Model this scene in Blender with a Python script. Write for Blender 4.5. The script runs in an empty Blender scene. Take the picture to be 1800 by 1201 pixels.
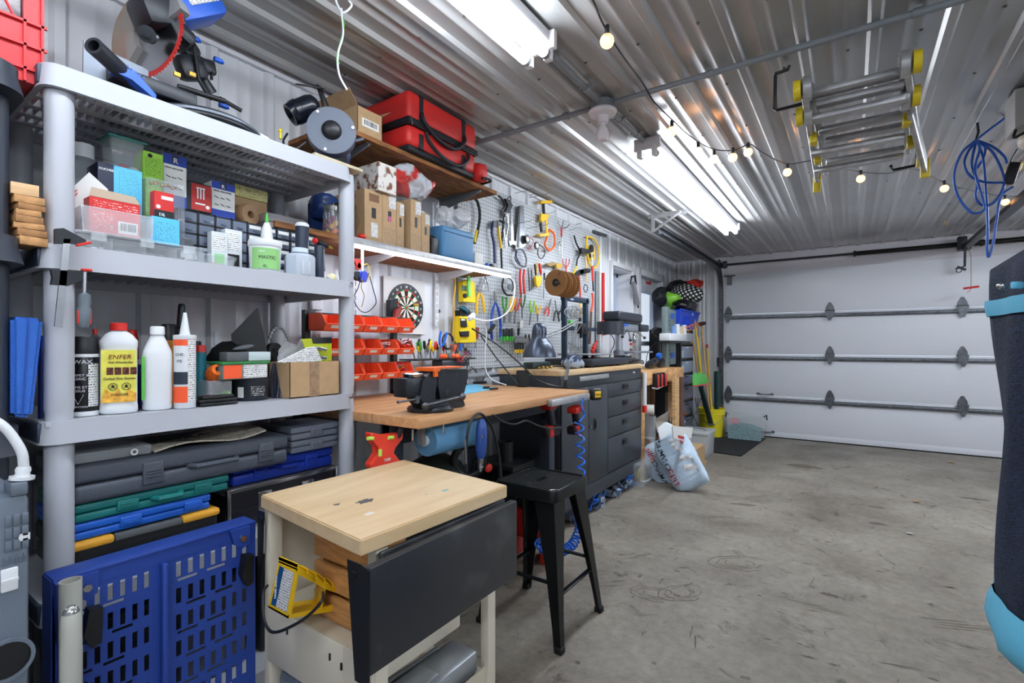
import bpy,bmesh,math,random
from mathutils import Vector,Matrix,Euler
random.seed(7)
V=Vector;PI=math.pi
COL=bpy.context.scene.collection
# ---- camera figures (measured from the photograph) ----
FPX=870.0;HY=608.0;CH=1.18
TH=math.atan((1495-900)/FPX);SN,CS=math.sin(TH),math.cos(TH)
def _d(px,py):
    u=(px-900)/FPX
    return(-SN+u*CS,CS+u*SN,(HY-py)/FPX)
def PX(px,py,x):
    a=_d(px,py);t=x/a[0];return V((x,a[1]*t,CH+a[2]*t))
def PY(px,py,y):
    a=_d(px,py);t=y/a[1];return V((a[0]*t,y,CH+a[2]*t))
def PZ(px,py,z):
    a=_d(px,py);t=(z-CH)/a[2];return V((a[0]*t,a[1]*t,z))
# ---- materials ----
def lin(c):return tuple(((v/255)/12.92 if v/255<=.04045 else((v/255+.055)/1.055)**2.4)for v in c)
_M={}
def M(name,col=(128,128,128),rough=.5,metal=0,var=0,vs=8,bump=0,bs=60,col2=None,alpha=1,trans=0,em=0,coat=0,stretch=None,ior=1.45,detail=6,thr=(.35,.65),sss=0,sheen=0):
    if name in _M:return _M[name]
    m=bpy.data.materials.new(name);m.use_nodes=True;_M[name]=m
    n=m.node_tree.nodes;l=m.node_tree.links;b=n['Principled BSDF']
    c=lin(col)+(1,)
    b.inputs['Base Color'].default_value=c
    b.inputs['Roughness'].default_value=rough;b.inputs['Metallic'].default_value=metal
    b.inputs['IOR'].default_value=ior;b.inputs['Alpha'].default_value=alpha
    b.inputs['Transmission Weight'].default_value=trans
    b.inputs['Coat Weight'].default_value=coat
    if sheen:b.inputs['Sheen Weight'].default_value=sheen
    if em:
        b.inputs['Emission Color'].default_value=c;b.inputs['Emission Strength'].default_value=em
    if var or bump or col2:
        tc=n.new('ShaderNodeTexCoord');src=tc.outputs['Object']
        if stretch:
            mp=n.new('ShaderNodeMapping');mp.inputs['Scale'].default_value=stretch
            l.new(src,mp.inputs['Vector']);src=mp.outputs['Vector']
        if var or col2:
            nt=n.new('ShaderNodeTexNoise');nt.inputs['Scale'].default_value=vs;nt.inputs['Detail'].default_value=detail
            l.new(src,nt.inputs['Vector'])
            r=n.new('ShaderNodeValToRGB');l.new(nt.outputs['Fac'],r.inputs['Fac'])
            r.color_ramp.elements[0].position=thr[0];r.color_ramp.elements[1].position=thr[1]
            c2=lin(col2)+(1,)if col2 else tuple(min(1,v*(1+var))for v in c[:3])+(1,)
            c1=c if col2 else tuple(v*(1-var)for v in c[:3])+(1,)
            r.color_ramp.elements[0].color=c1;r.color_ramp.elements[1].color=c2
            l.new(r.outputs['Color'],b.inputs['Base Color'])
        if bump:
            nb=n.new('ShaderNodeTexNoise');nb.inputs['Scale'].default_value=bs;nb.inputs['Detail'].default_value=3
            l.new(src,nb.inputs['Vector'])
            bp=n.new('ShaderNodeBump');bp.inputs['Strength'].default_value=bump;bp.inputs['Distance'].default_value=.004
            l.new(nb.outputs['Fac'],bp.inputs['Height']);l.new(bp.outputs['Normal'],b.inputs['Normal'])
    return m
# ---- geometry builder: world (or local) coordinates ----
class G:
    def __init__(s):s.b=bmesh.new()
    def _f(s,vs,m=0):
        try:
            f=s.b.faces.new(vs);f.material_index=m;f.smooth=True;return f
        except ValueError:return None
    def face(s,pts,m=0):return s._f([s.b.verts.new(p)for p in pts],m)
    def _merge(s,b2,m):
        mp={}
        for v in b2.verts:mp[v]=s.b.verts.new(v.co)
        for f in b2.faces:s._f([mp[v]for v in f.verts],m)
        b2.free()
    def obox(s,c,size,rot=None,m=0,bev=0,seg=2,taper=None):
        b2=bmesh.new();bmesh.ops.create_cube(b2,size=1)
        for v in b2.verts:
            k=1
            if taper and v.co.z<0:v.co.x*=taper;v.co.y*=taper
            v.co=V((v.co.x*size[0],v.co.y*size[1],v.co.z*size[2]))
        if bev:bmesh.ops.bevel(b2,geom=b2.edges[:],offset=min(bev,min(size)*.45),segments=seg,affect='EDGES',profile=.5)
        if rot is not None:
            R=rot if isinstance(rot,Matrix)else Euler(rot).to_matrix()
            for v in b2.verts:v.co=R@v.co
        for v in b2.verts:v.co+=V(c)
        s._merge(b2,m);return s
    def box(s,a,b,m=0,bev=0,seg=2):
        a=V(a);b=V(b)
        return s.obox((a+b)/2,[abs(b[i]-a[i])for i in range(3)],None,m,bev,seg)
    def frame(s,p0,p1):
        z=(V(p1)-V(p0)).normalized();x=z.orthogonal().normalized();return x,z.cross(x),z
    def ring(s,c,x,y,r,n,r2=None,ph=0):
        r2=r if r2 is None else r2
        return[s.b.verts.new(V(c)+x*(r*math.cos(2*PI*i/n+ph))+y*(r2*math.sin(2*PI*i/n+ph)))for i in range(n)]
    def bridge(s,a,b,m=0):
        n=len(a)
        for i in range(n):s._f([a[i],a[(i+1)%n],b[(i+1)%n],b[i]],m)
    def cyl(s,p0,p1,r0,r1=None,n=16,m=0,cap=True,m2=None):
        r1=r0 if r1 is None else r1
        x,y,z=s.frame(p0,p1);A=s.ring(p0,x,y,r0,n);B=s.ring(p1,x,y,r1,n)
        s.bridge(A,B,m)
        if cap:s._f(A[::-1],m if m2 is None else m2);s._f(B,m if m2 is None else m2)
        return s
    def tube(s,pts,r,n=8,m=0,closed=False):
        pts=[V(p)for p in pts];N=len(pts);rr=r if isinstance(r,(list,tuple))else[r]*N
        prev=None;rings=[]
        for i in range(N):
            if closed:t=pts[(i+1)%N]-pts[i-1]
            else:t=pts[min(i+1,N-1)]-pts[max(i-1,0)]
            if t.length<1e-9:t=V((0,0,1))
            t.normalize()
            x=t.orthogonal().normalized()if prev is None else(prev-t*prev.dot(t))
            if x.length<1e-6:x=t.orthogonal()
            x.normalize();prev=x
            rings.append(s.ring(pts[i],x,t.cross(x),rr[i],n))
        for i in range(N-1):s.bridge(rings[i],rings[i+1],m)
        if closed:s.bridge(rings[-1],rings[0],m)
        else:s._f(rings[0][::-1],m);s._f(rings[-1],m)
        return s
    def prism(s,pts,vec,m=0,m2=None):
        pts=[V(p)for p in pts];vec=V(vec)
        A=[s.b.verts.new(p)for p in pts];B=[s.b.verts.new(p+vec)for p in pts]
        s._f(A[::-1],m);s._f(B,m if m2 is None else m2)
        for i in range(len(A)):
            j=(i+1)%len(A);s._f([A[i],A[j],B[j],B[i]],m)
        return s
    def lathe(s,prof,o=(0,0,0),ax=(0,0,1),n=24,m=0,ms=None):
        o=V(o);x,y,z=s.frame((0,0,0),ax);prev=None
        for k,(r,h)in enumerate(prof):
            R=s.ring(o+z*h,x,y,max(r,1e-5),n)
            if prev:s.bridge(prev,R,ms[k-1]if ms else m)
            prev=R
        return s
    def sph(s,c,r,m=0,n=16,rot=None):
        b2=bmesh.new();bmesh.ops.create_uvsphere(b2,u_segments=n,v_segments=max(6,n*2//3),radius=1)
        r=r if isinstance(r,(tuple,list))else(r,r,r)
        R=rot if isinstance(rot,Matrix)else(Euler(rot).to_matrix()if rot else Matrix.Identity(3))
        for v in b2.verts:v.co=R@V((v.co.x*r[0],v.co.y*r[1],v.co.z*r[2]))+V(c)
        s._merge(b2,m);return s
    def loft(s,rings,m=0,cap=True,closed=True):
        RR=[[s.b.verts.new(p)for p in r]for r in rings]
        for i in range(len(RR)-1):
            if closed:s.bridge(RR[i],RR[i+1],m)
            else:
                for k in range(len(RR[i])-1):s._f([RR[i][k],RR[i][k+1],RR[i+1][k+1],RR[i+1][k]],m)
        if cap and closed:s._f(RR[0][::-1],m);s._f(RR[-1],m)
        return s
    def tri(s,c,r,n,th,m=0):return s
    def warp(s,fn):
        for v in s.b.verts:v.co=fn(v.co.copy())
        return s
    def jitter(s,a,f=9.0):
        from mathutils import noise
        for v in s.b.verts:v.co+=noise.noise_vector(v.co*f)*a
        return s
    def subdiv(s,cuts=2):
        bmesh.ops.subdivide_edges(s.b,edges=s.b.edges[:],cuts=cuts,use_grid_fill=True);return s
ORG={}
def mesh_obj(name,g,mats,org,parent=None,ang=40):
    bmesh.ops.recalc_face_normals(g.b,faces=g.b.faces[:])
    for v in g.b.verts:v.co-=org
    me=bpy.data.meshes.new(name);g.b.to_mesh(me);g.b.free()
    if not isinstance(mats,(list,tuple)):mats=[mats]
    for m in mats:me.materials.append(m)
    me.set_sharp_from_angle(angle=math.radians(ang))
    o=bpy.data.objects.new(name,me);COL.objects.link(o)
    if parent is not None:o.parent=parent
    ORG[o.name]=org;return o
def thing(name,label,cat,loc=(0,0,0),group=None,rz=0):
    o=bpy.data.objects.new(name,None);COL.objects.link(o)
    o.empty_display_size=.05
    o.location=V(loc);o.rotation_euler=(0,0,rz);o['label']=label;o['category']=cat
    if group:o['group']=group
    ORG[o.name]=V(loc);return o
def part(par,name,g,mats,label=None,ang=40,stuff=False):
    o=mesh_obj(name,g,mats,ORG[par.name],par,ang)
    if label:o['label']=label
    if stuff:o['kind']='stuff'
    return o
def solo(name,label,cat,g,mats,group=None,ang=40,stuff=False):
    xs=[v.co for v in g.b.verts]
    org=V(((min(v.x for v in xs)+max(v.x for v in xs))/2,(min(v.y for v in xs)+max(v.y for v in xs))/2,min(v.z for v in xs)))
    o=mesh_obj(name,g,mats,org,None,ang);o.location=org
    o['label']=label;o['category']=cat
    if group:o['group']=group
    if stuff:o['kind']='stuff'
    return o
def struct(name,g,mats,par=None,ang=40):
    if par is None:
        o=mesh_obj(name,g,mats,V((0,0,0)),None,ang);o['kind']='structure'
    else:o=mesh_obj(name,g,mats,ORG[par.name],par,ang)
    return o
def dup(root,loc,rz=None,label=None,rot=None,scale=None):
    r=root.copy();COL.objects.link(r);r.location=V(loc)
    if rz is not None:r.rotation_euler=(0,0,rz)
    if rot is not None:r.rotation_euler=rot
    if scale is not None:r.scale=scale if isinstance(scale,(tuple,list))else(scale,)*3
    if label:r['label']=label
    for ch in list(root.children):
        c=ch.copy();COL.objects.link(c);c.parent=r
        for gr in list(ch.children):
            d=gr.copy();COL.objects.link(d);d.parent=c
    return r
def text(par,s,loc,size,right,up,mat,name='lettering',depth=.0006,world=True,sx=1,shear=0,bold=0,align='LEFT'):
    cu=bpy.data.curves.new(name,'FONT');cu.body=s;cu.size=size;cu.extrude=depth;cu.shear=shear;cu.offset=bold;cu.align_x=align
    t=bpy.data.objects.new('tmp',cu);COL.objects.link(t)
    dg=bpy.context.evaluated_depsgraph_get();me=bpy.data.meshes.new_from_object(t.evaluated_get(dg))
    bpy.data.objects.remove(t);me.name=name
    R=V(right).normalized();U=V(up).normalized();N=R.cross(U)
    o0=ORG[par.name]
    for v in me.vertices:v.co=V(loc)+R*(v.co.x*sx)+U*v.co.y+N*(v.co.z)-o0
    me.materials.clear();me.materials.append(mat)
    o=bpy.data.objects.new(name,me);COL.objects.link(o);o.parent=par;ORG[o.name]=o0
    return o
def arc(c,r,a0,a1,n,ax1,ax2):
    c=V(c);ax1=V(ax1);ax2=V(ax2)
    return[c+ax1*(r*math.cos(a0+(a1-a0)*i/n))+ax2*(r*math.sin(a0+(a1-a0)*i/n))for i in range(n+1)]
def spline(pts,n=8):
    pts=[V(p)for p in pts];out=[];P=[pts[0]*2-pts[1]]+pts+[pts[-1]*2-pts[-2]]
    for i in range(1,len(P)-2):
        for k in range(n):
            t=k/n;a,b,c,d=P[i-1:i+3]
            out.append(.5*((2*b)+(c-a)*t+(2*a-5*b+4*c-d)*t*t+(3*b-a-3*c+d)*t**3))
    out.append(pts[-1]);return out
def rrect(w,h,r,n=4):
    o=[]
    for cx,cy,a in((w/2-r,h/2-r,0),(-w/2+r,h/2-r,PI/2),(-w/2+r,-h/2+r,PI),(w/2-r,-h/2+r,1.5*PI)):
        for k in range(n+1):o.append((cx+r*math.cos(a+PI/2*k/n),cy+r*math.sin(a+PI/2*k/n)))
    return o
# ---- shared materials ----
WHITE=M('white_plastic',(225,228,232),.45)
BLACK=M('black_plastic',(22,24,27),.42)
DARK=M('dark_metal',(38,40,44),.4,.3)
CHROME=M('chrome',(190,192,196),.22,1)
STEEL=M('steel',(150,152,155),.35,.9,var=.15,vs=20)
RED=M('red_plastic',(205,40,30),.4)
YEL=M('yellow_plastic',(235,205,30),.42)
BLUE=M('blue_plastic',(30,92,190),.42)
ORANGE=M('orange_plastic',(240,105,30),.42)
GREEN=M('green_plastic',(70,180,60),.45)
CARD=M('cardboard',(176,145,108),.85,var=.06,vs=30,bump=.15,bs=200)
PAPER=M('white_paper',(235,235,232),.8)
WOOD=M('pine_wood',(205,165,115),.55,var=.22,vs=6,stretch=(1,1,14),bump=.1,bs=40)
GLASS=M('clear_glass',(245,250,252),.03,trans=1,ior=1.3)
CLEARP=M('clear_plastic',(232,238,242),.12,alpha=.26)
CLEARQ=M('thin_clear_plastic',(235,240,245),.1,alpha=.13)
RUBBER=M('black_rubber',(20,20,21),.75)
INK=M('black_ink',(18,18,20),.6)
BRASS=M('brass',(190,150,70),.3,.9)

# ================= SHELL =================
XW=-2.07;XP=-2.045;YD=7.15;ZC=2.38;XR=2.7;YB=-2.6
wallm=M('painted_ribbed_steel',(214,216,220),.38,.1,var=.03,vs=3)
def ribbed(g,p0,along,length,up,height,nrm,pitch=.229,rh=.018,m=0,minor=True,start=0):
    p0=V(p0);a=V(along);u=V(up);n=V(nrm);prof=[(0,0)];x=start
    while x<length:
        for dx,h in((.0,0),(.012,rh),(.038,rh),(.05,0))+(((.105,0),(.111,.004),(.121,.004),(.127,0),(.158,0),(.164,.004),(.174,.004),(.18,0))if minor else()):
            if 0<x+dx<length:prof.append((x+dx,h))
        x+=pitch
    prof.append((length,0))
    A=[g.b.verts.new(p0+a*x+n*h)for x,h in prof];B=[g.b.verts.new(p0+a*x+n*h+u*height)for x,h in prof]
    for i in range(len(A)-1):g._f([A[i],A[i+1],B[i+1],B[i]],m)
def floor_mat():
    m=bpy.data.materials.new('stained_concrete');m.use_nodes=True;n=m.node_tree.nodes;l=m.node_tree.links;b=n['Principled BSDF']
    tc=n.new('ShaderNodeTexCoord')
    def noise(sc,det,rough=.6,dist=0,st=None):
        t=n.new('ShaderNodeTexNoise');t.inputs['Scale'].default_value=sc;t.inputs['Detail'].default_value=det;t.inputs['Roughness'].default_value=rough;t.inputs['Distortion'].default_value=dist
        if st:
            mp=n.new('ShaderNodeMapping');mp.inputs['Scale'].default_value=st;l.new(tc.outputs['Object'],mp.inputs[0]);l.new(mp.outputs[0],t.inputs[0])
        else:l.new(tc.outputs['Object'],t.inputs[0])
        return t
    def ramp(t,p0,c0,p1,c1):
        r=n.new('ShaderNodeValToRGB');e=r.color_ramp.elements
        e[0].position=p0;e[0].color=c0;e[1].position=p1;e[1].color=c1;l.new(t.outputs[0],r.inputs[0]);return r
    def mix(a,bb,fac,mode='MIX'):
        x=n.new('ShaderNodeMix');x.data_type='RGBA';x.blend_type=mode
        if isinstance(fac,float):x.inputs[0].default_value=fac
        else:l.new(fac,x.inputs[0])
        l.new(a,x.inputs[6]);l.new(bb,x.inputs[7]);return x.outputs[2]
    c=lambda r,g,b_:lin((r,g,b_))+(1,)
    base=ramp(noise(1.3,8,.65,.4),.3,c(118,109,98),.7,c(176,167,154))
    fine=ramp(noise(22,8,.75),.3,c(120,120,120),.75,c(255,255,255))
    o1=mix(base.outputs[0],fine.outputs[0],.55,'MULTIPLY')
    spots=ramp(noise(5.5,9,.7,1.2),.58,c(255,255,255),.70,c(92,85,77))
    o2=mix(o1,spots.outputs[0],.85,'MULTIPLY')
    smear=ramp(noise(4.2,7,.62,2.2,(1.6,.8,1)),.63,c(255,255,255),.69,c(62,58,54))
    o3=mix(o2,smear.outputs[0],.6,'MULTIPLY')
    lt=ramp(noise(7,8,.7,.6,(.7,1.5,1)),.60,c(0,0,0),.74,c(60,58,55))
    o4=mix(o3,lt.outputs[0],1.0,'ADD')
    l.new(o4,b.inputs['Base Color'])
    rr=ramp(noise(3,5),.3,(.42,)*3+(1,),.7,(.68,)*3+(1,));l.new(rr.outputs[0],b.inputs['Roughness'])
    bp=n.new('ShaderNodeBump');bp.inputs['Strength'].default_value=.12;bp.inputs['Distance'].default_value=.01
    l.new(noise(45,6).outputs[0],bp.inputs['Height']);l.new(bp.outputs[0],b.inputs['Normal'])
    return m
g=G();g.box((XW-.3,YB-.2,-.1),(XR+.2,YD+.6,0));fl=struct('floor',g,floor_mat());ORG[fl.name]=V((0,0,0))
ceilm=M('ribbed_ceiling_steel',(182,181,181),.25,.4,var=.05,vs=2)
g=G();ribbed(g,(XW,YB,ZC),(1,0,0),XR-XW,(0,1,0),YD-YB,(0,0,-1),rh=.016,start=.06)
g.box((XW-.1,YB,ZC+.002),(XR+.1,YD+.1,ZC+.06));ceiling=struct('ceiling',g,ceilm)
ORG[ceiling.name]=V((0,0,0))
g=G()
random.seed(3)
for iy in range(0,17):
    y=-1.2+iy*.61/1.18
    for ix in range(20):
        x=XW+.06+.229*ix-.06
        if x>2.4 or x<XW+.05:continue
        g.cyl((x,y,ZC),(x,y,ZC-.005),.008,n=6);g.cyl((x,y,ZC-.005),(x,y,ZC-.009),.0045,n=6)
o=part(ceiling,'screw',g,M('screw_head',(120,118,116),.35,.8),stuff=True)
win=(PX(1075,470,XP).y,PX(1113,600,XP).y,1.02,2.0)
dor=(5.66,6.53,0.0,2.05)
win=(4.86,5.42,1.02,2.02)
g=G();zz=(0,0,1)
def wallseg(y0,y1,z0,z1):ribbed(g,(XW,y0,z0),(0,1,0),y1-y0,zz,z1-z0,(1,0,0),rh=.016,start=.229*math.ceil((y0)/.229)-y0-.229)
wallseg(YB,win[0],0,ZC);wallseg(win[0],win[1],0,win[2]);wallseg(win[0],win[1],win[3],ZC)
wallseg(win[1],dor[0],0,ZC);wallseg(dor[0],dor[1],dor[3],ZC);wallseg(dor[1],YD,0,ZC)
for y0,y1,z0,z1 in((YB,win[0],0,ZC),(win[0],win[1],0,win[2]),(win[0],win[1],win[3],ZC),(win[1],dor[0],0,ZC),(dor[0],dor[1],dor[3],ZC),(dor[1],YD,0,ZC)):
    g.box((XW-.16,y0,z0),(XW-.002,y1,z1))
struct('wall_left',g,wallm)
trimw=M('white_trim',(222,222,226),.4)
g=G();g.box((XW,YB,ZC-.03),(XW+.022,YD,ZC));g.box((XW,YD-.022,ZC-.03),(-1.5,YD,ZC));struct('trim_1',g,trimw)
DX0,DX1,DZ=-1.385,2.28,2.135
g=G();ribbed(g,(XW,YD,0),(1,0,0),-1.50-XW,zz,ZC,(0,-1,0),rh=.012,start=.02,pitch=.2)
g.box((XW-.1,YD+.002,0),(-1.5,YD+.16,ZC));g.box((DX1+.1,YD,0),(XR,YD+.16,ZC));struct('wall_back',g,wallm)
g=G();g.box((-1.5,YD-.01,0),(DX0,YD+.16,ZC));g.box((DX1,YD-.01,0),(DX1+.12,YD+.16,ZC));g.box((-1.5,YD-.012,DZ-.005),(DX1+.1,YD+.16,ZC));struct('trim_2',g,M('header_white',(214,210,216),.5))
g=G();g.box((XR,YB,0),(XR+.1,YD,ZC));struct('wall_right',g,wallm)
g=G();g.box((XW-.1,YB-.1,0),(XR+.1,YB,ZC));struct('wall_front',g,wallm)
# ---- garage door ----
gd=bpy.data.objects.new('door_1',None);COL.objects.link(gd);gd['kind']='structure';gd.location=(0,YD,0);ORG['door_1']=V((0,YD,0))
def door_mat():
    m=M('garage_door_white',(232,235,242),.38,bump=.35,bs=90,stretch=(1,1,.35));return m
SH=DZ/4
for i in range(4):
    g=G();g.box((DX0,YD-.012,i*SH+.003),(DX1,YD+.04,(i+1)*SH-.003),bev=.004)
    if i==0:g.box((DX0,YD-.014,.0),(DX1,YD,.075),bev=.004)
    struct('door_panel',g,door_mat(),gd)
g=G();g.box((DX0,YD-.02,0),(DX1,YD-.002,.014));struct('bottom_seal',g,RUBBER,gd)
galv=M('galvanised',(98,101,106),.42,.8,var=.25,vs=30)
for i in(1,2,3):
    z=i*SH-.045;g=G()
    g.prism([(DX0,YD-.012,z+.02),(DX0,YD-.05,z+.012),(DX0,YD-.055,z-.004),(DX0,YD-.05,z-.02),(DX0,YD-.012,z-.028)],(DX1-DX0,0,0))
    struct('strut',g,galv,gd)
hx=[DX0+.03,-.207,.995,2.19]
for i in(1,2,3):
    for x in hx:
        z=i*SH;g=G()
        g.prism([(x-.045,YD-.013,z+.01),(x+.045,YD-.013,z+.01),(x+.04,YD-.013,z+.05),(x+.012,YD-.013,z+.105),(x-.012,YD-.013,z+.105),(x-.04,YD-.013,z+.05)],(0,-.004,0))
        g.cyl((x-.05,YD-.03,z+.004),(x+.05,YD-.03,z+.004),.012,n=10)
        g.prism([(x-.045,YD-.056,z),(x+.045,YD-.056,z),(x+.045,YD-.056,z-.04),(x+.012,YD-.056,z-.115),(x-.012,YD-.056,z-.115),(x-.045,YD-.056,z-.04)],(0,-.004,0))
        g.cyl((x,YD-.017,z+.085),(x,YD-.024,z+.085),.008,n=6);g.cyl((x,YD-.06,z-.1),(x,YD-.068,z-.1),.008,n=6)
        struct('hinge',g,galv,gd)
def handle(x,z,L=.16):
    g=G();g.tube(arc((x+L/2,YD-.018,z),L/2,PI,2*PI,10,(1,0,0),(0,.45,.06)),.009);
    for sx in(0,1):g.sph((x+L*sx,YD-.016,z),(.022,.006,.016),n=10)
    struct('handle',g,galv,gd)
p=PY(1333,692,YD);handle(p.x,p.z)
p=PY(1335,757,YD);handle(p.x,p.z)
p=PY(1278,495,YD-.03)
g=G();g.box((DX0+.015,YD-.03,p.z-.05),(DX0+.075,YD-.02,p.z+.07));g.cyl((DX0-.02,YD-.05,p.z+.07),(DX0+.12,YD-.05,p.z+.07),.008,n=8);struct('top_bracket',g,galv,gd)
g=G();Y0,Y1,Z1=dor[0],dor[1],dor[3]
d2=bpy.data.objects.new('door_2',None);COL.objects.link(d2);d2['kind']='structure';d2.location=(XW,(Y0+Y1)/2,0);ORG['door_2']=V((XW,(Y0+Y1)/2,0))
g=G()
for a,b in(((Y0-.06,0),(Y0+.03,Z1+.06)),((Y1-.03,0),(Y1+.06,Z1+.06)),((Y0,Z1-.03),(Y1,Z1+.06))):g.box((XW-.14,a[0],a[1]),(XW+.03,b[0],b[1]),bev=.004)
struct('door_frame',g,M('door_frame_grey',(200,202,206),.5),d2)
g=G();ly0,ly1,lz0,lz1=Y0+.17,Y1-.17,.35,1.87;XD=XW-.07
g.box((XD-.02,Y0+.03,0.01),(XD+.02,ly0,Z1-.03));g.box((XD-.02,ly1,0.01),(XD+.02,Y1-.03,Z1-.03));g.box((XD-.02,ly0,.01),(XD+.02,ly1,lz0));g.box((XD-.02,ly0,lz1),(XD+.02,ly1,Z1-.03))
struct('door_leaf',g,M('door_leaf_grey',(190,193,198),.5),d2)
g=G();t=.035
g.box((XD,ly0,lz0),(XD+.03,ly0+t,lz1));g.box((XD,ly1-t,lz0),(XD+.03,ly1,lz1));g.box((XD,ly0,lz1-t),(XD+.03,ly1,lz1));g.box((XD,ly0,lz0),(XD+.03,ly1,lz0+t));g.box((XD,ly0,1.18),(XD+.03,ly1,1.235))
struct('window_frame',g,M('frame_bluish',(185,195,212),.45),d2)
pane=M('pane_glass',(235,242,250),.02,alpha=.12)
g=G();g.box((XD-.004,ly0,lz0),(XD+.002,ly1,lz1));struct('pane',g,pane,d2)
g=G();
for z in(.4,1.05,1.75):g.cyl((XW-.045,Y1-.045,z),(XW-.045,Y1-.045,z+.1),.011,n=10)
struct('hinge',g,STEEL,d2)
g=G();g.cyl((XW-.05,Y0+.1,.98),(XW-.01,Y0+.1,.98),.012);g.sph((XW+.008,Y0+.1,.98),.03);struct('door_knob',g,CHROME,d2)
w1=bpy.data.objects.new('window_1',None);COL.objects.link(w1);w1['kind']='structure';w1.location=(XW,(win[0]+win[1])/2,win[2]);ORG['window_1']=w1.location.copy()
g=G();t=.05
for a,b in(((win[0]-t,win[2]-t),(win[0],win[3]+t)),((win[1],win[2]-t),(win[1]+t,win[3]+t)),((win[0],win[3]),(win[1],win[3]+t)),((win[0],win[2]-t),(win[1],win[2]))):g.box((XW,a[0],a[1]),(XW+.03,b[0],b[1]),bev=.003)
g.box((XW-.22,win[1]-.012,win[2]),(XW,win[1]+.02,win[3]));g.box((XW-.22,win[0]-.02,win[2]),(XW,win[0]+.012,win[3]));g.box((XW-.22,win[0],win[3]-.012),(XW,win[1],win[3]+.02));g.box((XW-.22,win[0],win[2]-.02),(XW,win[1],win[2]+.012))
struct('window_casing',g,trimw,w1)
g=G();t=.045;x0=XW-.21;a,b,c_,d_=win[0]+.012,win[1]-.012,win[2]+.012,win[3]-.012
g.box((x0,a,c_),(x0+.06,a+t,d_));g.box((x0,b-t,c_),(x0+.06,b,d_));g.box((x0,a,c_),(x0+.06,b,c_+t));g.box((x0,a,d_-t),(x0+.06,b,d_));g.box((x0,a,1.5),(x0+.05,b,1.545))
struct('window_frame',g,M('frame_bluish'),w1)
g=G();g.box((x0+.02,a,c_),(x0+.026,b,d_));struct('pane',g,pane,w1)
g=G();g.box((-4.2,3.5,-.1),(-4.1,9.5,3));o=struct('wall_neighbour',g,M('pale_siding',(222,228,238),.7,var=.06,vs=4,stretch=(1,1,20)))
g=G();g.box((-4.2,3,-.1),(XW-.3,9.5,-.02));struct('floor_outside',g,M('snow',(235,238,245),.8))

# ================= CEILING =================
def TUBEM(k):return M('fluorescent_tube_%d'%k,(238,246,255),.4,em=k)
FIX=M('fixture_white',(205,205,208),.45)
def fixture(label,x,y0,y1,em=40):
    t=thing('fluorescent_light',label,'ceiling light',(x,(y0+y1)/2,ZC-.017),'twin tube ceiling lights')
    g=G();g.box((x-.055,y0,ZC-.06),(x+.055,y1,ZC-.017),bev=.006)
    for yy,s in((y0,1),(y1,-1)):
        g.box((x-.075,yy-.012,ZC-.085),(x+.075,yy+.012,ZC-.017),bev=.003)
    part(t,'housing',g,FIX)
    for sx in(-.042,.042):
        g=G();g.cyl((x+sx,y0+.03,ZC-.105),(x+sx,y1-.03,ZC-.105),.019,n=20)
        tb=part(t,'tube',g,TUBEM(em))
        for yy,s in((y0,1),(y1,-1)):
            g=G();g.cyl((x+sx,yy+s*.014,ZC-.105),(x+sx,yy+s*.032,ZC-.105),.0195,n=16);part(tb,'end_cap',g,M('tube_cap',(150,150,150),.4,.5))
            g=G();g.box((x+sx-.016,yy-.014,ZC-.125),(x+sx+.016,yy+.014,ZC-.06),bev=.006);part(t,'lamp_holder',g,WHITE)
    return t
fixture('white twin tube ceiling light near the top edge, over the tool shelves',-.985,-.83,1.62,22)
fixture('long white twin tube ceiling light beyond the bare bulb holder',-.955,2.76,5.17,42)
fixture('white twin tube ceiling light over the right bay, rear',1.6,-1.2,1.2,40)
fixture('unseen twin tube ceiling light added over the right bay to lighten the door',2.0,3.3,5.7,60)  # out of view, added to brighten the garage door
fixture('white twin tube ceiling light behind the camera',.2,-2.5,-.3,30)
COND=M('grey_conduit',(128,133,138),.45)
def conduit(name_label,pts,r=.0135,clips=()):
    t=thing('conduit_pipe',name_label,'pipe',pts[0])
    g=G();g.tube(pts,r,n=12)
    a,b=V(pts[0]),V(pts[-1]);dd=(b-a).normalized()
    part(t,'pipe',g,COND)
    for f in clips:
        c=a+(b-a)*f;s=dd.cross(V((0,0,1)))
        g=G();g.cyl(c-dd*.012,c+dd*.012,r+.004,n=12);g.obox(c+V((0,0,r*.6)),(.022 if abs(dd.x)>.5 else .06,.06 if abs(dd.x)>.5 else .022,.008));part(t,'clip',g,COND)
    return t
ZP=ZC-.032
conduit('grey conduit pipe crossing the ceiling from the wall box to the lamp holder',[(-1.94,2.235,ZP),(-1.06,2.235,ZP)],clips=(.12,.42,.85))
conduit('grey conduit pipe running right across the ceiling from the lamp holder',[(-.93,2.235,ZP),(XR-.01,2.235,ZP)],clips=(.12,.31,.55,.8))
conduit('brownish conduit pipe between the near light and the lamp holder',[(-.99,1.64,ZP),(-.99,2.17,ZP)],clips=(.2,.75))
conduit('brownish conduit pipe between the lamp holder and the far light',[(-.985,2.3,ZP),(-.975,2.74,ZP)],clips=(.3,.8))
p=PX(848,247,XW)
t=thing('junction_box','grey electrical box on the wall under the ceiling, beside the red bag','electrical box',(-1.98,2.235,ZC-.11))
g=G();g.box((-2.05,2.185,ZC-.105),(-1.94,2.285,ZC-.017),bev=.006);part(t,'box',g,COND)
g=G();g.box((-1.94,2.19,ZC-.1),(-1.934,2.28,ZC-.022),bev=.002);part(t,'cover',g,COND)
t=thing('lamp_holder','round white lamp holder with unlit bulb at the pipe crossing','ceiling lamp',(-.995,2.235,ZC-.017))
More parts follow.
